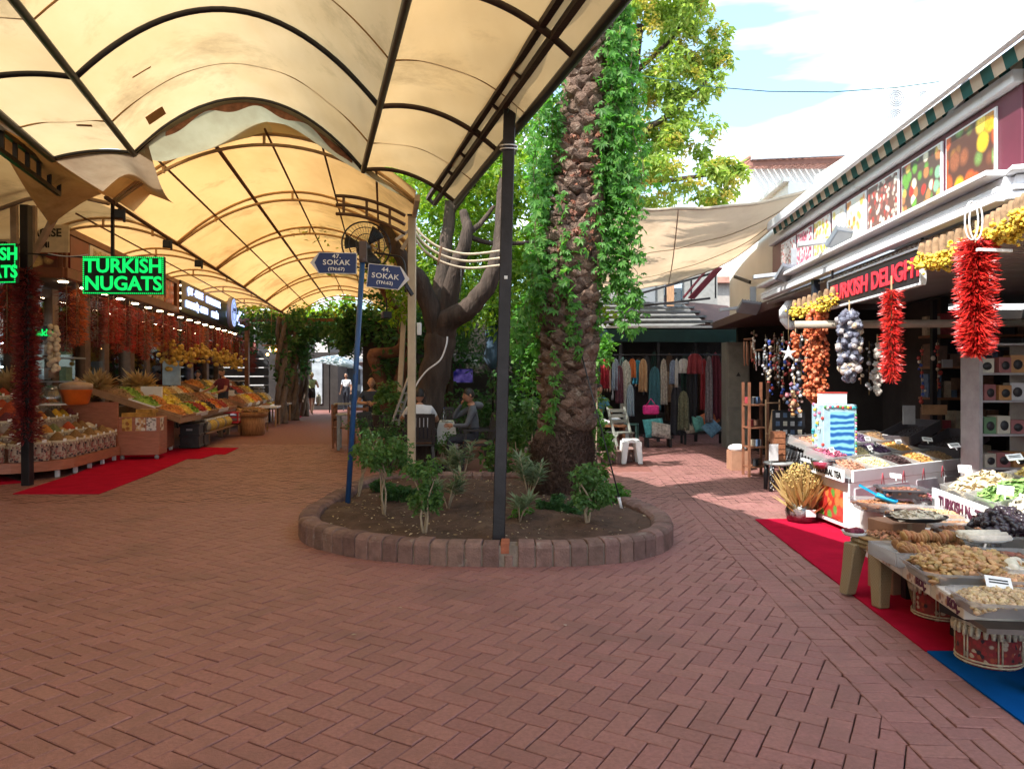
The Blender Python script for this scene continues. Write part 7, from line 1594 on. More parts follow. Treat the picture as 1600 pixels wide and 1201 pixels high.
# ================================================================ sail, far buildings
SAILM = clothmat('sail_cloth', (.72, .54, .37), (.56, .40, .27), .42, 1.5)
t = thing('shade_sail', 'large cream shade sail sagging across the right lane', 'shade sail')
near = cr_spline([tuple(P(x, y, D)) for x, y, D in ((925, 338, 11.2), (985, 328, 11), (1080, 326, 10.8), (1180, 318, 10.5), (1268, 297, 10.2))], 8, False)
far = cr_spline([tuple(P(x, y, D)) for x, y, D in ((905, 452, 18.5), (985, 452, 18.5), (1060, 439, 17.5), (1150, 402, 14.5), (1268, 298, 10.3))], 8, False)
b = MB()
def fn(a, c):
    i = min(int(a*(len(near)-1)), len(near)-2); tt_ = a*(len(near)-1)-i; p = Vector(near[i]).lerp(Vector(near[i+1]), tt_); q = Vector(far[i]).lerp(Vector(far[i+1]), tt_)
    r = p.lerp(q, c); r.z -= .28*sin(pi*c)*(1-a)*(.8+.2*sin(a*7)); r.z += .02*sin(a*31+c*9)*(1-a); return r
b.grid(fn, 48, 24); b.build('cloth', SAILM, t)
b = MB()
for c in (.33, .66): b.tube([fn(a, c)-Vector((0, 0, .012)) for a in np.linspace(0, 1, 24)], .008, 4)
b.tube([fn(.45, c)-Vector((0, 0, .014)) for c in np.linspace(0, 1, 12)], .012, 4); b.tube([fn(a, 0) for a in np.linspace(0, 1, 30)], .025, 6); b.tube([fn(a, 1) for a in np.linspace(0, 1, 30)], .014, 5); b.build('seam', mat('seam_tan', (.5, .4, .3), .8), t)
# distant white house with tiled eave
t = thing('white_house', 'overexposed white house with a terracotta tiled eave behind the sail', 'house'); b = MB(); b.box((14.5, 28, 4.3), (13.6, 6, 8.6)); b.build('wall', WALLW, t)
b = MB(); b.bar((7.9, 24.4, 8.8), (17.5, 24.2, 9.15), .10, .14); b.build('gutter', mat('gutter_grey', (.4, .42, .46), .4), t); b = MB(); b.bar((7.9, 24.55, 8.66), (17.5, 24.4, 9.0), .06, .2); b.build('eave', mat('eave_brown', (.30, .14, .11), .8), t)
b = MB()
for k in range(46): x = 7.9+k*.21; z = 8.86+k*.0077; b.tube([(x, 24.45, z), (x, 27.5, z+.25)], .075, 6)
b.build('roof', mat('terracotta', (.42, .22, .17), .8, .25, 5, isl=.2), t)
t = thing('upper_block', 'white upper storey behind the right shop carrying air conditioning units', 'building'); b = MB(); b.prism([(6.95, 14), (13, 13), (13, 17), (6.95, 17)], 0, 6.15); b.build('wall', WALLW, t); b = MB(); b.bar((6.9, 13.95, 6.2), (13, 12.9, 6.2), .12, .08); b.build('coping', WHITE, t)
fa = None
def mkac():
    t = thing('air_conditioner', 'x', 'air conditioner'); b = MB(); b.box((0, 0, .42), (.42, .34, .84)); b.build('casing', WHITE, t, bev=.01)
    for z in (.62, .24):
        b = MB()
        for r_ in (.16, .12, .08, .04): b.tube([(r_*cos(a), -.176, z+r_*sin(a)) for a in np.linspace(0, 2*pi, 21)], .007, 4)
        b.build('fan_grille', GREY, t)
    b = MB(); b.box((0, 0, -.02), (.5, .4, .05)); b.build('foot', GREY, t); return t
fa = First(mkac); fa.put(P(1400, 203, 14.05)+Vector((0, .2, .03)), .1, 'double fan air conditioner on the white block, left one', None, .95); fa.put(P(1445, 200, 14.4)+Vector((0, .2, .03)), .1, 'air conditioner partly hidden by the awning bar, right one', None, .9)
# white side wall over the souvenir shop
t = thing('white_annex', 'bright white wall rising behind the souvenir shop roof', 'building'); b = MB(); b.prism([(X(1140, 15.5), 15.5), (X(1232, 11.6), 11.6), (6.9, 12.6), (6.9, 15.9)], 2.75, 4.6); b.build('wall', WALLW, t); b = MB(); b.bar(P(1148, 432, 14.2), P(1172, 441, 13.4), .04, .06); b.build('bracket', STEEL, t)
b = MB(); b.bar((X(1140, 15.5)-.04, 15.46, 4.62), (X(1232, 11.6)-.04, 11.56, 4.62), .1, .06); b.build('coping', WHITE, t)
# garment shop row at D 18
gr = thing('garment_shop', 'clothes shop with a dark tiled canopy roof and green valance closing the right lane', 'shop'); DG_ = 18.0
x0, x1 = X(905, DG_), X(1098, DG_)
b = MB()
for k in range(5):
    z = 2.86+k*.14; y = DG_-.2+k*.28; b.bar((x0, y, z), (x1+.15*(2-k)*.5, y, z+.02), .30, .05)
b.build('tiled_roof', mat('slate_tiles', (.16, .17, .19), .4, .4, 14, .6, 30), gr)
b = MB(); b.bar((x0, DG_-.42, 2.54), (x1+.7, DG_-.42, 2.52), .03, .30); b.build('valance', mat('valance_green', (.008, .035, .035), .8, .2), gr); b = MB(); b.bar((x0, DG_-.40, 2.735), (x1+.1, DG_-.40, 2.74), .05, .05); b.bar((x1+.1, DG_-.4, 2.74), (5.9, DG_+.2, 2.75), .05, .04); b.build('gutter', mat('gutter_white', (.6, .6, .62), .4), gr)
b = MB(); b.prism([(x1-.1, DG_-.35), (5.9, DG_-.1), (6.4, DG_+2), (x1-.3, DG_+1.2)], 2.78, 2.82); b.add([(x1, DG_-.4, 2.78), (5.9, DG_-.1, 2.78), (5.6, DG_+1.2, 3.4), (x1-.3, DG_+1.0, 3.5)], [(0, 1, 2, 3)]); b.build('side_roof', CORR, gr)
b = MB(); b.prism([(x0-1.5, DG_-.35), (7, DG_-.35), (7, 20.3), (x0-1.5, 20.3)], 2.70, 2.74); b.build('shade_slab', DARK, gr)  # slab added to block sky light above the clothes
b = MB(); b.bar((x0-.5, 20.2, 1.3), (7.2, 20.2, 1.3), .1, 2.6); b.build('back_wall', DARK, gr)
b = MB(); b.bar((x0-.5, 20.6, 4.3), (5.7, 20.6, 4.3), .2, 3.0); b.build('upper_wall', mat('wall_grey', (.30, .29, .28), .8), gr)
for px, m in ((978, MATS['leaflet_grey']), (1010, GREY), (1052, glassmat('pane_blue', (.6, .75, .85), .3))):
    b = MB(); b.box((X(px, 20.4), 20.46, 4.1), (.5, .04, 1.2)); b.build('window', m, gr)
b = MB(); b.box((X(1048, 20.4), 20.45, 4.1), (.2, .06, 1.3)); b.build('shutter', mat('shutter_wood', (.45, .25, .14), .6, .3, 6, stretch=(9, 1, 1)), gr)
b = MB()
for a_, c_ in (((960, 470), (1120, 425)), ((960, 483), (1110, 466))): b.bar(P(a_[0], a_[1], 18.8), P(c_[0], c_[1], 18.2), .04, .05)
for px, y0_, y1_ in ((965, 470, 484), (1000, 459, 480), (1040, 448, 475), (1080, 437, 470), (1118, 426, 466)): b.bar(P(px, y0_, 18.6), P(px, y1_, 18.6), .035, .035, up=(0, 1, 0))
b.build('railing', STEEL, gr)
b = MB(); b.bar(P(1068, 465, 18.2), P(1112, 412, 17.5), .03, .05); b.bar(P(1080, 466, 18.2), P(1124, 418, 17.5), .22, .03); b.build('folded_parasol', mat('parasol_maroon', (.25, .04, .06), .6), gr)
for x in (x0+.2, 2.6, 3.5, 4.4): b = MB(); b.bar((x, DG_-.3, 0), (x, DG_-.3, 2.6), .07, .07, up=(0, 1, 0)); b.build('post', STEEL, gr)
b = MB(); b.bar((X(978, 17.8), 17.8, 0), (X(978, 17.8), 17.8, 1.9), .12, .12, up=(0, 1, 0)); b.build('post', WHITE, gr)
# garments
def garment(px, y0, y1, wpx, D, m, lb, flare=1.25, name='hanging_garment'):
    h_ = (y1-y0)/F*D; w_ = wpx/F*D; t = thing(name, lb, 'garment', P(px, y0, D), rnd.uniform(-.3, .3)); ph = rnd.uniform(0, 6); b = MB()
    def fn(a, c):
        ww = w_*(.55+.45*min(1, c*5))*(1+(flare-1)*c); x = (a-.5)*ww; zz = -h_*c-(.35*h_*.12*abs(a-.5)*2 if c < .05 else 0)
        return Vector((x, .035*sin(a*16+ph)*(.4+c)+.01*sin(c*9), zz))
    b.grid(fn, 14, 10); b.build('cloth', m, t, solid=.008); b = MB(); b.tube([(-w_*.3, 0, 0), (0, 0, .05), (w_*.3, 0, 0)], .006, 4); b.tube([(0, 0, .05), (0, 0, .13)], .005, 4); b.build('hanger', STEEL, t)
def cm(n, c, v=.2, s=20): return mat('cloth_'+n, c, .9, v, s)
GM = [('red patterned scarf', (945, 560, 607, 13), cm('red', (.42, .03, .05), .5)), ('grey blue shawl', (962, 560, 610, 10), cm('greyblue', (.28, .34, .42), .3)), ('dark striped shawl', (968, 570, 630, 10), cm('maroonstripe', (.14, .05, .07), .4)), ('long white dotted dress', (978, 562, 640, 15), cm('whitedot', (.48, .48, .42), .5, 30)), ('orange towel', (988, 560, 590, 10), cm('orange', (.55, .16, .05))),
      ('bright blue shirt', (996, 562, 600, 12), cm('blue', (.05, .28, .42))), ('tan jacket', (1005, 560, 612, 12), cm('tan', (.42, .26, .14))), ('teal long dress', (1023, 572, 640, 16), cm('teal', (.04, .12, .15))), ('brown cotton blouse', (1043, 580, 628, 20), cm('khaki', (.26, .18, .12))), ('white net dress', (1037, 560, 632, 9), cm('net', (.36, .33, .29), .4)),
      ('blue white dotted scarf', (1052, 562, 600, 10), cm('bluedot', (.22, .28, .40), .5, 40)), ('dark grey coat', (1058, 600, 680, 18), cm('darkgrey', (.05, .05, .06))), ('white hand towel', (1068, 560, 583, 14), cm('white', (.55, .54, .52))), ('black shawl', (1080, 570, 668, 16), cm('black', (.02, .02, .025))), ('burgundy towel', (1086, 552, 584, 20), cm('burgundy', (.20, .03, .04))),
      ('camouflage trousers', (1068, 610, 672, 15), cm('camo', (.14, .14, .09), .5, 25)), ('red long scarf', (1100, 560, 640, 9), cm('crimson', (.30, .03, .04))), ('grey hanging rug', (1108, 555, 660, 12), cm('rug', (.20, .18, .20), .4)), ('maroon dress', (1118, 550, 655, 16), cm('wine', (.14, .03, .05))), ('white lace curtain strip', (1057, 560, 605, 4), cm('white', (.55, .54, .52))), ('pale blue kaftan', (985, 600, 650, 10), cm('paleblue', (.30, .38, .44)))]
for k in range(16):
    px_ = 938+k*12; GM.append((('plain dark', 'dull brown', 'charcoal', 'deep green')[k % 4]+' garment', (px_, 548+(k*7) % 12, 600+(k*13) % 60, 10+k % 5), cm(('dk1', 'dk2', 'dk3', 'dk4')[k % 4], ((.02, .02, .03), (.08, .045, .03), (.04, .04, .045), (.015, .04, .035))[k % 4], .4)))
for gi, (nm, (px, y0_, y1_, wp), m) in enumerate(GM): garment(px, y0_, y1_, wp, 16.9+rnd.uniform(-.35, .35)+(.8 if gi > 20 else 0), m, '%s hanging in the clothes shop row' % nm if gi < 21 else '%s hanging behind the front clothes row, %s from the palm' % (nm, ORD[gi-21]), 1.25 if gi < 21 else 1.05)
b = MB(); b.tube([(2.0, 16.9, 2.05), (5.3, 16.9, 2.05)], .015, 6); b.tube([(2.0, 16.9, 0), (2.0, 16.9, 2.05)], .02, 6); b.tube([(5.3, 16.9, 0), (5.3, 16.9, 2.05)], .02, 6); tag(b.build('clothes_rail', STEEL, None), 'long black rail carrying the hanging clothes', 'clothes rail')
t = thing('handbag', 'bright pink handbag hanging low on the clothes stand', 'handbag', P(1017, 640, 15.8)); b = MB(); b.box((0, 0, .0), (.34, .12, .2)); b.build('bag', mat('bag_pink', (.60, .02, .20), .4, .3, 14), t, bev=.03); b = MB(); b.tube([(-.1, 0, .1), (0, 0, .24), (.1, 0, .1)], .01, 5); b.build('handle', mat('bag_pink', (.60, .02, .20)), t)
for j, (px, py, D, m, lb, sc_) in enumerate(((1022, 668, 16.3, cm('turquoise', (.10, .40, .42), .5, 12), 'turquoise patterned cushion pile on the lane', 1.2), (1033, 672, 16.2, cm('patch', (.45, .40, .36), .6, 14), 'pale patchwork cushion beside the turquoise pile', 1.0), (1092, 662, 17.0, cm('seagreen', (.12, .34, .30), .4, 12), 'sea green cushion on the bench', 1.1), (1106, 655, 17.1, cm('orangec', (.48, .14, .06), .4, 12), 'orange cushion leaning on the bench', 1.0), (1078, 667, 16.9, cm('creamc', (.45, .38, .3), .4, 12), 'cream cushion at the bench left end', .9), (1112, 668, 16.8, cm('bluec', (.10, .2, .3), .4, 12), 'dark blue cushion at the bench right end', 1.0))):
    t = thing('cushion', lb, 'cushion', P(px, py, D), rnd.random()); b = MB(); b.grid(lambda a, c: Vector((.22*sc_*(2*a-1), -.07*sc_*(max(0, (1-(2*a-1)**4)*(1-(2*c-1)**4)))**.5, .16*sc_*(2*c-1))), 10, 10); b.grid(lambda a, c: Vector((.22*sc_*(1-2*a), .07*sc_*(max(0, (1-(2*a-1)**4)*(1-(2*c-1)**4)))**.5, .16*sc_*(2*c-1))), 10, 10); b.build('cover', m, t); b = MB(); b.tube([(-.22*sc_, 0, -.16*sc_), (.22*sc_, 0, -.16*sc_), (.22*sc_, 0, .16*sc_), (-.22*sc_, 0, .16*sc_), (-.22*sc_, 0, -.16*sc_)], .01, 4); b.build('piping', m, t); t.rotation_euler = (rnd.uniform(-.9, -.2), rnd.uniform(-.5, .5), t.rotation_euler.z)
t = thing('low_bench', 'low dark bench under the cushions at the end of the lane', 'bench', (X(1098, 17.1), 17.1, 0)); b = MB(); b.box((0, 0, .28), (1.0, .45, .06)); b.build('seat', BLACKP, t)
for x in (-.45, .45):
    for y in (-.18, .18): b = MB(); b.box((x, y, .125), (.05, .05, .25)); b.build('leg', BLACKP, t)
t = thing('low_bench', 'small low stand under the turquoise cushion pile', 'stand', (X(1028, 16.4), 16.4, 0)); b = MB(); b.box((0, 0, .22), (.6, .4, .05)); b.build('seat', BLACKP, t)
for x in (-.25, .25): b = MB(); b.box((x, 0, .1), (.05, .35, .2)); b.build('leg', BLACKP, t)
# far buildings behind everything
for j, (x0_, x1_, y, h_, m, lb) in enumerate(((-30, -6, 62, 7, mat('far_pale', (.45, .43, .40), .9), 'pale building closing the far end of the left street'), (-5, 2.2, 26, 3.4, mat('far_dark', (.08, .07, .065), .9), 'dark low building behind the cafe garden'), (1.2, 7.5, 24, 4.6, mat('far_warm', (.40, .36, .33), .9), 'grey house behind the clothes shop'))):
    t = thing('town_building', lb, 'building', ((x0_+x1_)/2, y+2, 0)); b = MB(); b.box((0, 0, h_/2), (x1_-x0_, 4, h_)); b.build('wall', m, t); b = MB(); b.box((0, 0, h_+.1), (x1_-x0_+.4, 4.4, .2)); b.build('roof', MATS['terracotta'], t)
    for k in range(int((x1_-x0_)/2)): b = MB(); b.box((-(x1_-x0_)/2+1+k*2, -2.01, h_*.6), (.9, .05, 1.1)); b.build('window', MATS['goods_black'], t)
b = MB(); b.tube([P(1000, 118, 12), P(1100, 135, 11), P(1200, 143, 10), P(1300, 144, 9), P(1400, 137, 8.2), P(1495, 124, 7.5)], .006, 5); tag(b.build('overhead_cable', mat('cable_green', (.02, .09, .08)), None), 'thin dark cable slung across the sky above the sail', 'cable')
b = MB(); b.prism([(8.2, -14), (14, -14), (14, 4.0), (5.3, 3.6)], 0, 3.4); tag(b.build('market_building', mat('wall_plaster', (.30, .26, .22)), None), 'plain shop building on the right beside the camera', 'building')
# ================================================================ people
SKIN = mat('skin', (.42, .22, .14), .55, .06, 20, spec=.3); SKIN2 = mat('skin_fair', (.52, .30, .20), .55, .06, 20, spec=.3)
HAIRB = mat('hair_black', (.015, .012, .012), .5, .4, 60); HAIRG = mat('hair_grey', (.35, .33, .31), .6, .3, 60); HAIRY = mat('hair_blonde', (.45, .30, .14), .6, .3, 60)
SHOE = mat('shoe_dark', (.03, .03, .035), .5)
def person(label, loc, rz, J, look, hair='short', hairm=None, skin=None, height=1.0, sleeves='short', legs='long', curl=.5):
    """J: joint positions (facing -Y); look: dict shirt/legs/shoe materials"""
    hairm = hairm or HAIRB; skin = skin or SKIN
    j = {k: Vector(v) for k, v in J.items()}
    mats_ = [skin, look['shirt'], look['legs'], look.get('shoe', SHOE), mat('lip', (.30, .10, .08)), HAIRB]
    elb = lambda s: ('el_'+s)
    bones = [('pelvis', 'waist', 2), ('waist', 'chest', 1), ('chest', 'neck', 1), ('neck', 'head', 0)]
    rad = dict(pelvis=.135, waist=.125, chest=.15, neck=.062, head=.058)
    for s in 'lr':
        j['ub_'+s] = j['sh_'+s].lerp(j['el_'+s], .6); j['fa_'+s] = j['el_'+s].lerp(j['wr_'+s], .5)
        j['th_'+s] = j['hip_'+s].lerp(j['kn_'+s], .5); j['cf_'+s] = j['kn_'+s].lerp(j['an_'+s], .35)
        sm = 1 if sleeves != 'none' else 0; lm = 1 if sleeves == 'long' else 0; kn = 2 if legs == 'long' else 0
        bones += [('chest', 'sh_'+s, 1), ('sh_'+s, 'ub_'+s, sm), ('ub_'+s, 'el_'+s, lm), ('el_'+s, 'fa_'+s, lm), ('fa_'+s, 'wr_'+s, lm),
                  ('pelvis', 'hip_'+s, 2), ('hip_'+s, 'th_'+s, 2), ('th_'+s, 'kn_'+s, kn), ('kn_'+s, 'cf_'+s, kn), ('cf_'+s, 'an_'+s, kn), ('an_'+s, 'to_'+s, 3)]
        rad.update({'sh_'+s: .068, 'ub_'+s: .052, 'el_'+s: .042, 'fa_'+s: .038, 'wr_'+s: .027, 'hip_'+s: .10, 'th_'+s: .085, 'kn_'+s: .06, 'cf_'+s: .056, 'an_'+s: .038, 'to_'+s: .032})
    ks = list(rad); me = bpy.data.meshes.new('person'); me.from_pydata([j[k] for k in ks], [(ks.index(a), ks.index(b)) for a, b, _ in bones], [])
    tmp = bpy.data.objects.new('tmp', me); COL.objects.link(tmp); sk = tmp.modifiers.new('s', 'SKIN')
    for i, k in enumerate(ks):
        r = rad[k]; sv = me.skin_vertices[0].data[i]; sv.radius = (r*(1.18 if k in ('chest', 'waist', 'pelvis') else 1), r*(.82 if k in ('chest', 'waist') else 1)); sv.use_root = k == 'pelvis'
    sb = tmp.modifiers.new('b', 'SUBSURF'); sb.levels = 1; sb.render_levels = 1
    dg = bpy.context.evaluated_depsgraph_get(); ev = tmp.evaluated_get(dg); m2 = ev.to_mesh()
    b = MB(); V = [Vector(v.co) for v in m2.vertices]; FS = [tuple(p.vertices) for p in m2.polygons]; ev.to_mesh_clear()
    bpy.data.objects.remove(tmp); bpy.data.meshes.remove(me)
    mi = []
    for f in FS:
        c = sum((V[i] for i in f), Vector())/len(f); best = None
        for a, e, m in bones:
            p, q = j[a], j[e]; d = q-p; t = max(0, min(1, (c-p).dot(d)/max(d.length_squared, 1e-9))); dd = (c-(p+d*t)).length-.5*(rad[a]*(1-t)+rad[e]*t)
            if best is None or dd < best[0]: best = (dd, m)
        mi.append(best[1])
    b.v = [tuple(v) for v in V]; b.f = FS; b.m = mi; b.s = [True]*len(FS)
    # head
    yaw, pitch = look.get('yaw', 0), look.get('pitch', 0)
    HM = Matrix.Translation(j['head']+Vector((0, 0, .055))) @ Matrix.Rotation(yaw, 4, 'Z') @ Matrix.Rotation(pitch, 4, 'X') @ Matrix.Translation((0, -.012, .055))
    n, m_ = 16, 12; v = []; f = []
    for i in range(m_+1):
        t = pi*i/m_; z = -cos(t)*.118
        for k in range(n):
            a = 2*pi*k/n; x = .078*sin(t)*cos(a); y = .096*sin(t)*sin(a)
            if z < -.02: x *= 1-.28*(-z-.02)/.1; y = y*(1-.15*(-z-.02)/.1)-.012*(-z-.02)/.1
            if y < -.06 and abs(x) < .02 and -.035 < z < .01: y -= .022
            v.append((x, y, z))
    for i in range(m_):
        for k in range(n): a = i*n+k; c = i*n+(k+1) % n; f.append((a, c, c+n, a+n))
    b.add(v, f, 0, True, HM)
    b.tube([(0, -.088, .015), (0, -.112, -.022), (0, -.094, -.03)], [.008, .014, .009], 6) if False else b.ball((0, -.100, -.015), (.013, .018, .022), 6, 5, 0, HM)
    for s in (-1, 1): b.ball((s*.078, .0, -.0), (.012, .022, .03), 6, 5, 0, HM); b.ball((s*.030, -.086, .012), (.011, .006, .006), 6, 4, 5, HM); b.ball((s*.030, -.087, .032), (.018, .006, .004), 6, 4, 5, HM)
    b.ball((0, -.090, -.056), (.024, .007, .006), 7, 4, 4, HM)
    # hands
    for s, sg in (('l', 1), ('r', -1)):
        w_ = j['wr_'+s]; d = (w_-j['el_'+s]).normalized(); up = Vector(look.get('palm_'+s, (0, -1, 0))); up = (up-d*up.dot(d)).normalized(); sd = d.cross(up).normalized()
        T = Matrix((sd, d, up)).transposed().to_4x4(); T.translation = w_+d*.045
        b.ball((0, 0, 0), (.040, .055, .018), 8, 6, 0, T)
        for k, (L, x) in enumerate(((.062, -.027), (.072, -.009), (.068, .009), (.052, .026))):
            p0 = Vector((x, .038, 0)); a1 = curl*.6; a2 = curl*1.5; p1 = p0+Vector((0, cos(a1), sin(a1)))*L*.5; p2 = p1+Vector((0, cos(a2), sin(a2)))*L*.5; b.tube([T @ p0, T @ p1, T @ p2], [.0095, .009, .0065], 6, 0)
        p0 = Vector((-.034*sg, -.01, .004)); p1 = p0+Vector((-.022*sg, .028, .012)); p2 = p1+Vector((.004*sg, .028, .012)); b.tube([T @ p0, T @ p1, T @ p2], [.012, .010, .007], 6, 0)
    o = b.build('person', mats_, None, loc=loc); o.rotation_euler = (0, 0, rz); o.scale = (height,)*3; tag(o, label, 'person')
    # hair
    if hair != 'bald':
        h = MB(); v = []; f = []; n = 16; m_ = 8
        for i in range(m_+1):
            t = i/m_
            for k in range(n):
                a = 2*pi*k/n; front = max(0, -sin(a)); low = {'short': -.035, 'long': -.14, 'tied': -.03}[hair]
                zmin = low*(1-front)+.055*front; th = t*math.acos(max(-1, min(1, zmin/.128))) if zmin > -.127 else t*pi*.98
                z = .128*cos(th); r = sin(th) if z > 0 or hair != 'long' else 1.0
                if hair == 'long' and t > .6: z = .0+zmin*(t-.6)/.4
                v.append((.086*max(r, .02)*cos(a), .104*max(r, .02)*sin(a)+.004, z))
        for i in range(m_):
            for k in range(n): a = i*n+k; c = i*n+(k+1) % n; f.append((a, a+n, c+n, c))
        h.add(v, f, 0, True, HM)
        if hair == 'tied': h.ball((0, .11, .03), (.035, .04, .035), 8, 6, 0, HM); h.tube([HM @ Vector((0, .12, .03)), HM @ Vector((0, .15, -.05)), HM @ Vector((0, .13, -.13))], [.02, .022, .008], 7)
        h.build('hair', hairm, o)
    return o
def stand(**kw):
    J = dict(pelvis=(0, 0, .96), waist=(0, 0, 1.10), chest=(0, .01, 1.32), neck=(0, .01, 1.47), head=(0, -.005, 1.55), sh_l=(.185, .01, 1.415), sh_r=(-.185, .01, 1.415), el_l=(.25, .03, 1.13), el_r=(-.25, .03, 1.13), wr_l=(.26, -.07, .89), wr_r=(-.26, -.07, .89),
             hip_l=(.09, 0, .92), hip_r=(-.09, 0, .92), kn_l=(.10, -.02, .50), kn_r=(-.10, -.02, .50), an_l=(.10, .03, .09), an_r=(-.10, .03, .09), to_l=(.11, -.11, .035), to_r=(-.11, -.11, .035)); J.update(kw); return J
def seated(**kw):
    J = dict(pelvis=(0, 0, .53), waist=(0, -.01, .67), chest=(0, -.04, .90), neck=(0, -.06, 1.05), head=(0, -.085, 1.12), sh_l=(.185, -.05, 1.0), sh_r=(-.185, -.05, 1.0), el_l=(.26, -.12, .76), el_r=(-.26, -.12, .76), wr_l=(.16, -.34, .78), wr_r=(-.16, -.34, .78),
             hip_l=(.10, -.03, .51), hip_r=(-.10, -.03, .51), kn_l=(.14, -.43, .50), kn_r=(-.14, -.43, .50), an_l=(.15, -.42, .09), an_r=(-.15, -.42, .09), to_l=(.15, -.56, .035), to_r=(-.15, -.56, .035)); J.update(kw); return J
BURG = cm('burgundy_shirt', (.13, .018, .025), .15, 8); NAVY = cm('navy', (.02, .03, .07), .15); DENIM = cm('denim', (.03, .035, .05), .2); TEEW = cm('tee_white', (.66, .67, .70), .06); LIME = cm('lime_top', (.45, .50, .25), .1); SHORTS = cm('shorts_dark', (.035, .03, .03)); TEAL = cm('teal_shirt', (.06, .20, .28), .1); HOOD = cm('hoodie_grey', (.10, .11, .13), .15, 8); GREYT = cm('tee_blue_grey', (.045, .06, .09), .1)
person('man in a burgundy shirt standing among the fruit stalls and reaching over the trays', LS(-4.45, 20.4), radians(-35), stand(el_l=(.27, -.12, 1.16), wr_l=(.20, -.33, 1.10), el_r=(-.30, -.16, 1.20), wr_r=(-.26, -.42, 1.12)), dict(shirt=BURG, legs=DENIM, yaw=.1, pitch=.25), height=1.03)
person('bald shopkeeper in a navy top behind the fruit stall near the blue board', LS(-6.15, 21.6, .05), radians(25), stand(el_l=(.25, -.08, 1.12), wr_l=(.12, -.25, 1.08), el_r=(-.25, -.08, 1.12), wr_r=(-.12, -.25, 1.08)), dict(shirt=NAVY, legs=DENIM, pitch=.3), hair='bald', sleeves='long')
person('second shopkeeper in dark red behind the burgundy shirted man', LS(-5.9, 23.4, 0), radians(20), stand(), dict(shirt=BURG, legs=DENIM), sleeves='long')
w0 = G_(487, 647.5)
wm = person('blonde woman in a pale green top and dark shorts walking away down the left street', w0, radians(175), stand(kn_l=(.08, -.12, .50), an_l=(.08, -.16, .09), to_l=(.08, -.30, .05), kn_r=(-.08, .0, .50), an_r=(-.08, .20, .12), to_r=(-.08, .12, .03), wr_l=(.27, -.10, .90), el_r=(-.28, -.02, 1.15), wr_r=(-.18, -.26, 1.2)), dict(shirt=LIME, legs=SHORTS, shoe=mat('sandal_tan', (.3, .18, .1))), hair='tied', hairm=HAIRY, skin=SKIN2, sleeves='none', legs='short', height=1.0)
t = thing('tote_bag', 'pale cloth bag hanging from the hand of the walking woman', 'bag', w0+Vector((.30, -.02, .62))); b = MB(); b.ball((0, 0, 0), (.12, .09, .24), 9, 7); b.build('bag', cm('canvas', (.52, .47, .36), .15), t); b = MB(); b.tube([(-.07, 0, .18), (-.03, 0, .32), (.05, 0, .18)], .012, 5); b.build('strap', MATS['cloth_canvas'], t)
person('dark clothed man walking far down the left street', Vector((X(524, 37), 37, 0)), .2, stand(kn_l=(.09, -.08, .5), an_l=(.09, -.12, .09)), dict(shirt=NAVY, legs=DENIM), sleeves='long')
person('woman in a white top far down the left street next to the dark clothed man', Vector((X(541, 35), 35, 0)), -.2, stand(), dict(shirt=TEEW, legs=DENIM), hair='long', sleeves='short')
person('distant person in black crossing at the far end of the left street', Vector((X(556, 40), 40, 0)), 1.2, stand(), dict(shirt=SHORTS, legs=SHORTS), sleeves='long')

# ================================================================ cafe
RESIN = mat('resin_dark', (.035, .030, .030), .45, .2, 8); CUSH = cm('cushion_brown', (.20, .11, .07), .2, 10)
def mkchair():
    t = thing('cafe_armchair', 'x', 'chair'); b = MB(); b.box((0, 0, .415), (.50, .48, .03)); b.build('seat', RESIN, t, bev=.01); b = MB(); b.box((0, -.01, .455), (.46, .44, .05)); b.build('cushion', CUSH, t, bev=.02)
    b = MB(); T = Matrix.Translation((0, .25, .44)) @ Matrix.Rotation(radians(-12), 4, 'X')
    for x in (-.22, .22): b.box((x, 0, .25), (.05, .035, .5), 0, 0, T)
    b.box((0, 0, .475), (.39, .034, .06), 0, 0, T); b.box((0, 0, .06), (.39, .034, .05), 0, 0, T)
    for k in range(6): b.box((-.16+k*.064, 0, .265), (.05, .014, .355), 0, 0, T)
    b.build('backrest', RESIN, t)
    for x in (-1, 1):
        b = MB(); b.bar((x*.255, -.24, .66), (x*.255, .27, .66), .055, .03); b.bar((x*.255, -.20, .64), (x*.255, -.20, .41), .04, .04, up=(0, 1, 0)); b.build('armrest', RESIN, t)
        for y in (-1, 1): b = MB(); b.bar((x*.215, y*.20, .40), (x*.245, y*.25, 0), .045, .045, up=(0, 1, 0)); b.build('leg', RESIN, t)
    return t
fc_ = First(mkchair)
q1 = Vector((X(655, 12.3), 12.3, 0)); fc_.put(q1, pi+.15, 'dark armchair under the man in the white shirt, back to the camera', 'cafe armchairs round the white table')
q2 = Vector((X(742, 12.35), 12.35, 0)); fc_.put(q2, radians(-78), 'dark armchair with a brown cushion under the man in the hoodie', 'cafe armchairs round the white table')
fc_.put(Vector((X(598, 12.6), 12.6, 0)), radians(75), 'empty dark armchair with a brown seat left of the white table', 'cafe armchairs round the white table')
fc_.put(Vector((X(690, 14.6), 14.6, 0)), 0.1, 'dark armchair on the far side of the white table', 'cafe armchairs round the white table')
pm = person('man in a white printed T-shirt seated with his back to the camera', q1+Vector((0, .05, .0)), pi+.12, seated(el_l=(.30, -.18, .80), wr_l=(.16, -.42, .79), el_r=(-.30, -.18, .80), wr_r=(-.16, -.42, .79)), dict(shirt=TEEW, legs=DENIM, pitch=.1), skin=SKIN)
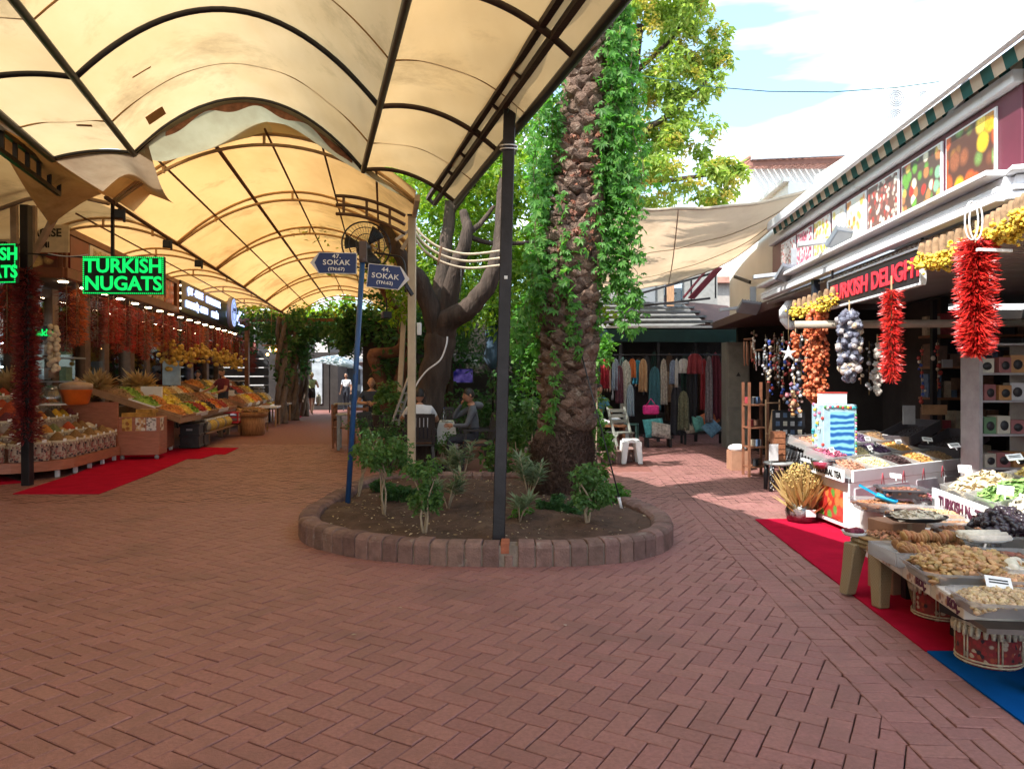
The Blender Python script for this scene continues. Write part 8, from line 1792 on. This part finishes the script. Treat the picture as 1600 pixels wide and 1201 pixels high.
for s_, x, z in (('SUNDAY', .0, .90), ('BEACH', -.06, .95)): o_ = text(s_, .045, BLK, frame((x, .105, z), (-1, 0, 0), (0, 0, 1)), 'shirt_print', pm, .001) if False else None
b = MB()
for z, w_ in ((.92, .16), (.895, .10), (.86, .14)): b.box((0, .082, z), (w_, .006, .012))
b.build('shirt_print', BLK, pm)
ph_ = person('man in a grey hooded jacket seated sideways, resting his cheek on his hand', q2+Vector((0, 0, .0)), radians(-82), seated(el_r=(-.20, -.36, .84), wr_r=(-.10, -.22, 1.08), el_l=(.26, -.16, .74), wr_l=(.18, -.38, .74)), dict(shirt=HOOD, legs=DENIM, yaw=.3, pitch=.15), skin=SKIN, sleeves='long')
b = MB(); b.ball((0, .05, 1.06), (.13, .10, .07), 10, 6); b.build('hood', HOOD, ph_)
# table with cloth
tb = thing('cafe_table', 'square cafe table under a white tablecloth behind the planter', 'table', (X(672, 13.2), 13.2, 0), .1); b = MB(); b.box((0, 0, .72), (.82, .82, .03)); b.build('tabletop', WOOD, tb)
for x in (-.36, .36):
    for y in (-.36, .36): b = MB(); b.box((x, y, .352), (.05, .05, .704)); b.build('leg', WHITE, tb)
b = MB()
def cl(a, c):
    x = (a*2-1); y = (c*2-1); r = max(abs(x), abs(y)); ed = .43
    if r < .62: return Vector((x/.62*ed, y/.62*ed, .742))
    k = (r-.62)/.38; px_, py_ = x/r*ed, y/r*ed; fl = 1+.12*k+.03*sin(14*atan2(y, x))*k; return Vector((px_*fl, py_*fl, .742-.34*k*(1+.3*abs(x*y)/(r*r))))
b.grid(cl, 36, 36); o = b.build('tablecloth', cm('table_white', (.60, .58, .55), .05), None, loc=tb.location); o.rotation_euler = (0, 0, .1); tag(o, 'white cloth draped over the square cafe table', 'tablecloth')
t = thing('water_bottle', 'clear plastic water bottle standing on the white tablecloth', 'bottle', (X(693, 13.1), 13.1, .745)); b = MB(); b.lathe([(.03, 0), (.035, .02), (.035, .15), (.03, .18), (.012, .22), (.012, .235)], 12); b.build('bottle', CLEAR, t); b = MB(); b.lathe([(.014, .236), (.014, .255), (0, .256)], 10); b.build('cap', BLUEC, t)
t = thing('plate', 'small white plate on the white tablecloth', 'plate', (X(701, 13.0), 13.0, .745)); b = MB(); b.lathe([(0, 0), (.06, 0), (.09, .012), (.06, .006), (0, .004)], 16); b.build('plate', WHITE, t); b = MB(); b.ball((0, 0, .015), (.03, .03, .012), 8, 5); b.build('napkin', TAGM, t)
# dark pot with plant
t = thing('plant_pot', 'big dark round pot with a leafy plant left of the white table', 'plant pot', (X(603, 14.2), 14.2, 0)); b = MB(); b.lathe([(.20, 0), (.24, .1), (.27, .50), (.28, .52), (.25, .52), (.24, .47), (0, .46)], 20); b.build('pot', mat('pot_dark', (.035, .03, .035), .5, .2, 8), t, loc=(0, 0, .30)); b = MB(); b.lathe([(.22, 0), (.24, .3), (.2, .31)], 16); b.build('stand', RESIN, t)
leaves('plant', np.concatenate([blobpts(700, (0, 0, 1.05), (.32, .3, .28)), blobpts(200, (0, 0, 1.3), (.2, .2, .2))]), .09, G4, t)
# blue grey table of the bald man
GT = mat('table_greyblue', (.26, .29, .32), .6, .2, 9, .2, 30)
t = thing('wooden_table', 'grey blue painted wooden table in front of the seated bald man', 'table', (X(566, 15.9), 15.9, 0), RL); b = MB()
for k in range(6): b.box((-.45+k*.18, 0, .74), (.17, .8, .03))
b.build('tabletop', GT, t)
for x in (-.48, .48):
    for y in (-.34, .34): b = MB(); b.box((x, y, .36), (.06, .06, .72)); b.build('leg', GT, t)
t = thing('wooden_table', 'smaller grey table behind the blue sign pole', 'table', (X(548, 17.8), 17.8, 0), RL); b = MB(); b.box((0, 0, .9), (.8, .7, .03)); b.build('tabletop', GT, t)
for x in (-.36, .36):
    for y in (-.3, .3): b = MB(); b.box((x, y, .44), (.05, .05, .885)); b.build('leg', WOOD, t)
def mkwchair():
    t = thing('wooden_chair', 'x', 'chair'); b = MB(); b.box((0, 0, .44), (.42, .42, .03)); b.build('seat', WOOD, t); b = MB()
    for z in (.62, .76, .90): b.box((0, .2, z), (.36, .02, .06))
    b.build('backrest', WOOD, t)
    for x in (-.19, .19): b = MB(); b.bar((x, .2, 0), (x, .22, .95), .04, .04, up=(0, 1, 0)); b.build('leg', WOOD, t); b = MB(); b.bar((x, -.18, 0), (x, -.18, .425), .04, .04, up=(0, 1, 0)); b.build('leg', WOOD, t)
    return t
fw = First(mkwchair); fw.put(Vector((X(538, 16.2), 16.2, 0)), pi/2, 'brown wooden chair at the left side of the grey blue table'); fw.put(Vector((X(582, 17.3), 17.3, 0)), 0, 'wooden chair under the bald man in the blue grey T-shirt'); fw.put(Vector((X(563, 15.0), 15.0, 0)), pi, 'wooden chair with its back to the camera beside the blue pole')
person('bald man in a blue grey T-shirt sitting at the painted table', Vector((X(581, 17.3), 17.3, .12)), .1, seated(el_l=(.28, -.16, .80), wr_l=(.02, -.34, .80), el_r=(-.28, -.16, .80), wr_r=(-.02, -.36, .78)), dict(shirt=GREYT, legs=DENIM, pitch=.15), hair='bald', skin=SKIN2, height=1.05)
person('person in teal seated among the cloths right of the palm', Vector((X(932, 16), 16, .05)), .4, seated(), dict(shirt=TEAL, legs=DENIM), hair='short')
b = MB(); b.box((0, 0, .35), (1.1, .8, .7)); t = thing('goods_table', 'low table heaped with white and pink cloths right of the palm', 'table', (X(938, 15.2), 15.2, 0)); bb = MB(); bb.box((0, 0, .55), (1.0, .6, .04)); bb.build('tabletop', WOOD, t)
for x in (-.45, .45): bb = MB(); bb.box((x, 0, .265), (.05, .5, .53)); bb.build('leg', WOOD, t)
bb = MB()
for k in range(16): bb.ball((rnd.uniform(-.4, .4), rnd.uniform(-.2, .2), .60+rnd.uniform(0, .08)), (.13, .1, .05), 8, 5, k % 3)
bb.build('folded_cloths', [TEEW, cm('pinkcloth', (.5, .28, .32), .2), cm('greyblue', (.28, .34, .42))], t)
# aluminium ladder
t = thing('ladder', 'aluminium step ladder leaning beside the beige posts', 'ladder', (X(628, 13.8), 13.8, 0)); b = MB(); b.bar(P(612, 662, 13.8)-t.location, P(638, 590, 14.0)-t.location, .05, .03); b.bar(P(622, 664, 13.9)-t.location, P(644, 590, 14.1)-t.location, .05, .03)
for k in range(5): f_ = .1+k*.19; b.bar(P(612+26*f_, 662-72*f_, 13.8)-t.location, P(622+22*f_, 664-74*f_, 13.9)-t.location, .03, .03)
b.build('frame', mat('aluminium', (.45, .47, .50), .35, .1, 5, metal=.5), t)
b = MB(); b.bar(P(634, 664, 13.5)-t.location, P(646, 592, 14.0)-t.location, .04, .03); b.build('rear_leg', MATS['aluminium'], t)
# low wall / curb beyond the planter on the left
b = MB()
for k in range(12): b.box((0, k*.13, .14), (.2, .118, .28+.01*(k % 3)))
tag(b.build('low_brick_wall', CURB, None, bev=.008, loc=LS(.22, 12.6)), 'short low brick wall left of the cafe garden by the street', 'wall'); COL.objects['low_brick_wall'].rotation_euler = (0, 0, RL)
b = MB()
for k in range(14): b.box((k*.14, 0, .1), (.128, .16, .2))
tag(b.build('garden_edging', CURB, None, bev=.008, loc=(X(680, 13.9)-1.2, 14.3, 0)), 'brick edging of the cafe garden behind the white table', 'edging')
# round brick edging on the lane side
b = MB()
for k in range(22): a = -pi*.5+pi*k/14; b.box((.95*cos(a), .8*sin(a), .11), (.19, .125, .22), 0, a)
tag(b.build('garden_edging', CURB, None, bev=.008, loc=(X(905, 13.8), 13.8, 0)), 'curved brick edging behind the wooden folding chair', 'edging')
# folding chair and white plastic stool on the right
t = thing('folding_chair', 'weathered grey green wooden folding chair right of the palm', 'chair', G_(968, 712), .5); GW = mat('wood_grey', (.24, .25, .22), .7, .25, 9, .3, 30, stretch=(1, 1, 5))
for x in (-.2, .2): b = MB(); b.bar((x, -.28, 0), (x, .12, .95), .03, .045, up=(0, 1, 0)); b.build('leg', GW, t); b = MB(); b.bar((x*.85, .28, 0), (x*.85, -.20, .46), .03, .04, up=(0, 1, 0)); b.build('leg', GW, t)
b = MB()
for k in range(6): b.box((0, -.20+k*.075, .46), (.38, .06, .02))
b.build('seat', GW, t); b = MB()
for z in (.68, .78, .88): b.box((0, .02+(z-.68)*.4, z), (.36, .02, .06))
b.build('backrest', GW, t)
t = thing('white_stool', 'white plastic stool beside the folding chair', 'stool', G_(987, 724)+Vector((0, .1, 0))); mkstool(t, WHITE, .43, .14)
t = thing('side_chair', 'green painted wooden chair half hidden behind the folding one', 'chair', G_(985, 690), -.3); b = MB(); b.box((0, 0, .42), (.36, .36, .03)); b.build('seat', mat('wood_green', (.10, .22, .20), .6), t)
for x in (-.16, .16):
    for y in (-.16, .16): b = MB(); b.box((x, y, .2), (.035, .035, .4)); b.build('leg', MATS['wood_green'], t)
# cafe bar with television
t = thing('cafe_bar', 'dark cafe bar with a grey counter front at the back of the garden', 'bar'); b = MB(); b.box((X(735, 19), 19.4, 1.5), (5.5, 1.0, 3.0)); b.build('back_wall', DARK, t); b = MB(); b.box((X(735, 18.6), 18.5, 2.02), (2.6, .3, .28)); b.build('shelf', mat('shelf_dull', (.08, .08, .085), .5), t)
b = MB(); b.box((X(735, 18.3), 18.3, .5), (3.2, .5, 1.0)); b.build('counter', mat('counter_dull', (.07, .065, .06), .6), t)
for k in range(3): b = MB(); b.box((X(712+k*18, 18.3), 18.32, 2.02), (.24, .04, .16)); b.build('speaker', GREY, t)
m_, tt, oo = nodes('screen_violet'); em = N(tt, 'ShaderNodeEmission'); em.inputs[1].default_value = .14; nz_ = N(tt, 'ShaderNodeTexNoise', i_Scale=5.0, i_Detail=3.0); cr_ = N(tt, 'ShaderNodeValToRGB'); cr_.color_ramp.elements[0].color = (.02, .02, .18, 1); cr_.color_ramp.elements[1].color = (.30, .22, .75, 1); cr_.color_ramp.elements[0].position = .4; cr_.color_ramp.elements[1].position = .65
tcn = N(tt, 'ShaderNodeTexCoord'); tt.links.new(tcn.outputs['Object'], nz_.inputs['Vector']); tt.links.new(nz_.outputs['Fac'], cr_.inputs[0]); tt.links.new(cr_.outputs[0], em.inputs[0]); tt.links.new(em.outputs[0], oo.inputs[0])
t = thing('television', 'flat television with a violet picture on the dark cafe wall', 'television', P(720, 587, 17.9)); b = MB(); b.box((0, 0, 0), (.62, .05, .36)); b.build('case', BLACKP, t); b = MB(); b.box((0, -.028, 0), (.57, .006, .32)); b.build('screen', m_, t)
t = thing('wall_clock', 'pale oval clock above the television', 'clock', P(741, 572, 17.9)); b = MB(); b.lathe([(0, 0), (.13, 0), (.14, .02), (0, .03)], 18, M=Matrix.Rotation(pi/2, 4, 'X')); b.build('dial', mat('clock_pale', (.4, .45, .42), .5), t); b = MB(); b.box((0, -.035, .03), (.012, .006, .08)); b.box((.03, -.035, 0), (.07, .006, .012)); b.build('hands', BLK, t)
for j, (px, D) in enumerate(((690, 17), (702, 17.4))): b = MB(); b.tube([(0, 0, 0), (.02, 0, 1.5), (0, 0, 3.2)], [.09, .08, .07], 8); t = thing('slim_tree', ('slim dark trunk left of the television', 'second slim dark trunk beside the television')[j], 'tree', (X(px, D), D, 0)); b.build('trunk', BARK, t); leaves('crown', blobpts(500, (0, 0, 3.3), (.8, .8, .6)), .15, G3, t)
# folded blue parasol
t = thing('folded_parasol', 'closed dark blue garden parasol behind the tall dark post', 'parasol', (X(770, 14.8), 14.8, 0)); b = MB(); b.tube([(0, 0, 0), (0, 0, 3.1)], .025, 8); b.build('pole', STEEL, t); b = MB(); b.lathe([(.06, 1.7), (.16, 1.9), (.14, 2.4), (.07, 2.95), (0, 3.05)], 9, wob=.5); b.build('canopy', cm('parasol_blue', (.05, .09, .14), .3, 6), t)
# beige hoops (frame of another small canopy)
for (pts_, D, lb, dy) in (([(648, 352), (662, 370), (690, 388), (730, 397), (783, 392)], 11.4, 'three curved beige canopy hoops between the beige and the dark post', 11), ([(668, 457), (690, 463), (715, 463), (738, 455)], 17, 'farther set of pale curved hoops seen through the tree', 5)):
    t = thing('hoop_frame', lb, 'hoop frame', P(pts_[0][0], pts_[0][1], D))
    for k in range(3):
        s_ = cr_spline([tuple(P(x+k*1.0, y+k*dy, D+(x-648)*.003)-t.location) for x, y in pts_], 6, False); b = MB(); b.tube([Vector(p) for p in s_], .022 if D < 12 else .03, 6); b.build('hoop', BEIGE, t)
    b = MB(); mid = pts_[len(pts_)//2]; b.bar(P(mid[0], mid[1]-3, D-.03)-t.location, P(mid[0]-6, mid[1]+2*dy+4, D-.03)-t.location, .035, .03); b.build('tie_bar', PUR, t)
# dangling cables on the tree, white cable
b = MB(); b.tube([Vector(p) for p in cr_spline([tuple(P(x, y, 12.0)) for x, y in ((699, 526), (697, 540), (688, 562), (668, 578), (656, 592), (649, 604))], 6, False)], .014, 6); tag(b.build('white_cable', WHITE, None), 'thick white cable looping down from the forked trunk to the beige post', 'cable')
b = MB(); b.tube([P(721, 400, 12.4), P(720, 450, 12.4), P(716, 505, 12.4)], .006, 4); b.tube([P(735, 400, 12.5), P(741, 440, 12.5), P(770, 430, 12.3)], .005, 4); tag(b.build('hanging_wires', BLACKP, None), 'thin dark wires dangling between the tree limbs', 'wires')
t = thing('work_lamp', 'small black lamp clamped under the amber canopy near the far beige post', 'lamp', P(604, 492, 13)); b = MB(); b.box((0, 0, 0), (.16, .12, .12), 0, .5); b.build('body', BLACKP, t, bev=.01); b = MB(); b.bar((0, 0, .06), (0, 0, .3), .02, .02, up=(0, 1, 0)); b.build('bracket', STEEL, t)
# ================================================================ fan and street signs
t = thing('wall_fan', 'large black wall fan with a wire cage mounted on the beige post', 'fan', P(585, 388, 10.0)); T = frame(Vector((-.12, -.05, 0)), (1, .45, .12), (-.05, .1, 1)); Rf = .33; b = MB()
for r_ in (Rf, Rf*.97, .24, .15): b.tube([T @ Vector((r_*cos(a), r_*sin(a), .10 if r_ > .3 else .14)) for a in np.linspace(0, 2*pi, 33)], .006, 5)
for k in range(40):
    a = 2*pi*k/40; b.tube([T @ Vector((.05*cos(a), .05*sin(a), .15)), T @ Vector((.2*cos(a+.1), .2*sin(a+.1), .14)), T @ Vector((Rf*cos(a+.15), Rf*sin(a+.15), .10)), T @ Vector((Rf*cos(a+.15), Rf*sin(a+.15), .02)), T @ Vector((.1*cos(a), .1*sin(a), -.03))], .0022, 3)
b.build('cage', BLACKP, t)
for k in range(3):
    b = MB(); a = 2*pi*k/3+.4; b.grid(lambda u, c: T @ Vector(((.06+.23*u)*cos(a+c*.75), (.06+.23*u)*sin(a+c*.75), .05+.05*c)), 5, 5); b.build('blade', BLACKP, t, solid=.004)
b = MB(); b.lathe([(.03, -.16), (.09, -.14), (.10, -.02), (.05, .06), (0, .07)], 16, M=T); b.build('motor', BLACKP, t)
b = MB(); b.tube([Vector(p) for p in cr_spline([(.0, -.02, -.06), (.22, -.04, -.10), (.36, -.06, -.13), (.42, -.06, -.25), (.43, -.05, -.60)], 6, False)], .014, 6); b.bar((.40, 0, -.45), (.50, .1, -.62), .03, .05); b.build('bracket', BLACKP, t)
b = MB(); b.ball((.02, -.12, .04), .012, 6, 4); b.tube([(-.0, -.11, .0), (.02, -.13, -.02), (.05, -.11, -.02)], .005, 4); b.build('pull_knob', WHITE, t)
sp = thing('street_sign', 'blue leaning pole with two blue SOKAK street name arrows', 'street sign', P(543, 784, 8.25)); a = Vector((0, 0, -.06)); c = P(567, 398, 8.3)-sp.location; b = MB(); b.tube([a, c], .030, 12); b.build('pole', mat('paint_blue', (.025, .085, .24), .4, .2, 5, .2, 50, stain=((.05, .05, .07), 6, .62)), sp)
b = MB(); b.box((c.x+.005, c.y-.01, c.z+.03), (.085, .05, .24)); b.lathe([(.04, 0), (.04, .06), (.01, .07)], 10, (c.x+.005, c.y-.01, c.z-.09)); b.build('clamp', mat('clamp_brown', (.10, .07, .07), .5), sp, bev=.004)
SB = mat('sign_blue', (.012, .035, .16), .35, .1, 5); 
def arrow(cx, cy, wpx, hpx, sgn, lines, tilt, lb):
    q = P(cx, cy, 8.26)-sp.location; w_ = wpx/F*8.26; h_ = hpx/F*8.26; T = Matrix.Translation(q) @ Matrix.Rotation(pi/2, 4, 'X') @ Matrix.Rotation(tilt, 4, 'Z')
    def shp(g): 
        x0 = -w_/2+g; x1 = w_/2-g; pl = [(x0, -h_/2+g), (x1-h_*.42, -h_/2+g), (x1, 0), (x1-h_*.42, h_/2-g), (x0, h_/2-g)]
        return pl if sgn > 0 else [(-x, y) for x, y in pl][::-1]
    b = MB(); b.prism(shp(0), -.012, .004, 0, T); pn = b.build('arrow_panel', mat('sign_border', (.68, .68, .70), .4), sp)
    b = MB(); x0 = shp(.008); g = .008; xm = w_/2-h_*.45
    pl = [(-w_/2+g, -h_/2+g), (xm, -h_/2+g), (w_/2-.05, 0), (xm, h_/2-g), (-w_/2+g, h_/2-g)]; pl = pl if sgn > 0 else [(-x, y) for x, y in pl][::-1]
    b.prism(pl, .0045, .007, 0, T); b.build('arrow_face', SB, pn)
    ox = -sgn*.035
    for s_, y, sz in lines: text(s_, sz, TAGM, T @ Matrix.Translation((ox, y, .0075)), 'lettering', pn, .0012, ext=.0022, sx=1.12, sp=1.08)
arrow(521, 411, 73, 33, -1, (('47.', .074, .066), ('SOKAK', .004, .080), ('(TN:67)', -.068, .048)), -.02, '')
arrow(607, 433, 66, 37, 1, (('44.', .078, .066), ('SOKAK', .004, .080), ('(TN:62)', -.068, .048)), -.10, '')
# street at the far end of the left lane: bright kiosks and a parasol
t = thing('market_kiosk', 'pale kiosk with a white front glimpsed under the far pergola', 'kiosk', (X(560, 38), 40, 0)); b = MB(); b.box((0, 0, 1.2), (4.5, 2, 2.4)); b.build('body', mat('kiosk_pale', (.42, .46, .50), .6, .3, 2), t); b = MB(); b.box((0, -1.2, 2.5), (4.8, .9, .15)); b.build('awning', mat('kiosk_awning', (.22, .24, .27), .6), t)
for x in (-1.6, -.5, .6, 1.7): b = MB(); b.box((x, -1.02, 1.2), (.8, .04, 1.7)); b.build('door', mat('kiosk_door', (.07, .08, .09), .4), t)
t = thing('market_kiosk', 'dark shop front at the far left end behind the walking woman', 'kiosk', (X(470, 36), 37, 0)); b = MB(); b.box((0, 0, 1.4), (3.6, 2, 2.8)); b.build('body', DARK, t); b = MB(); b.box((.8, -1.03, 1.3), (.5, .04, 2.0)); b.build('door', mat('kiosk_pale', (.42, .46, .50)), t)
t = thing('white_parasol', 'white market parasol tilted beyond the pergola', 'parasol', (X(515, 33), 33, 0)); b = MB(); b.tube([(0, 0, 0), (0, 0, 2.6)], .03, 6); b.build('pole', STEEL, t); b = MB(); b.lathe([(1.3, 2.15), (.6, 2.45), (0, 2.62)], 8, M=Matrix.Rotation(.18, 4, 'Y')); b.build('canopy', mat('parasol_white', (.6, .66, .75), .7), t, solid=.01)
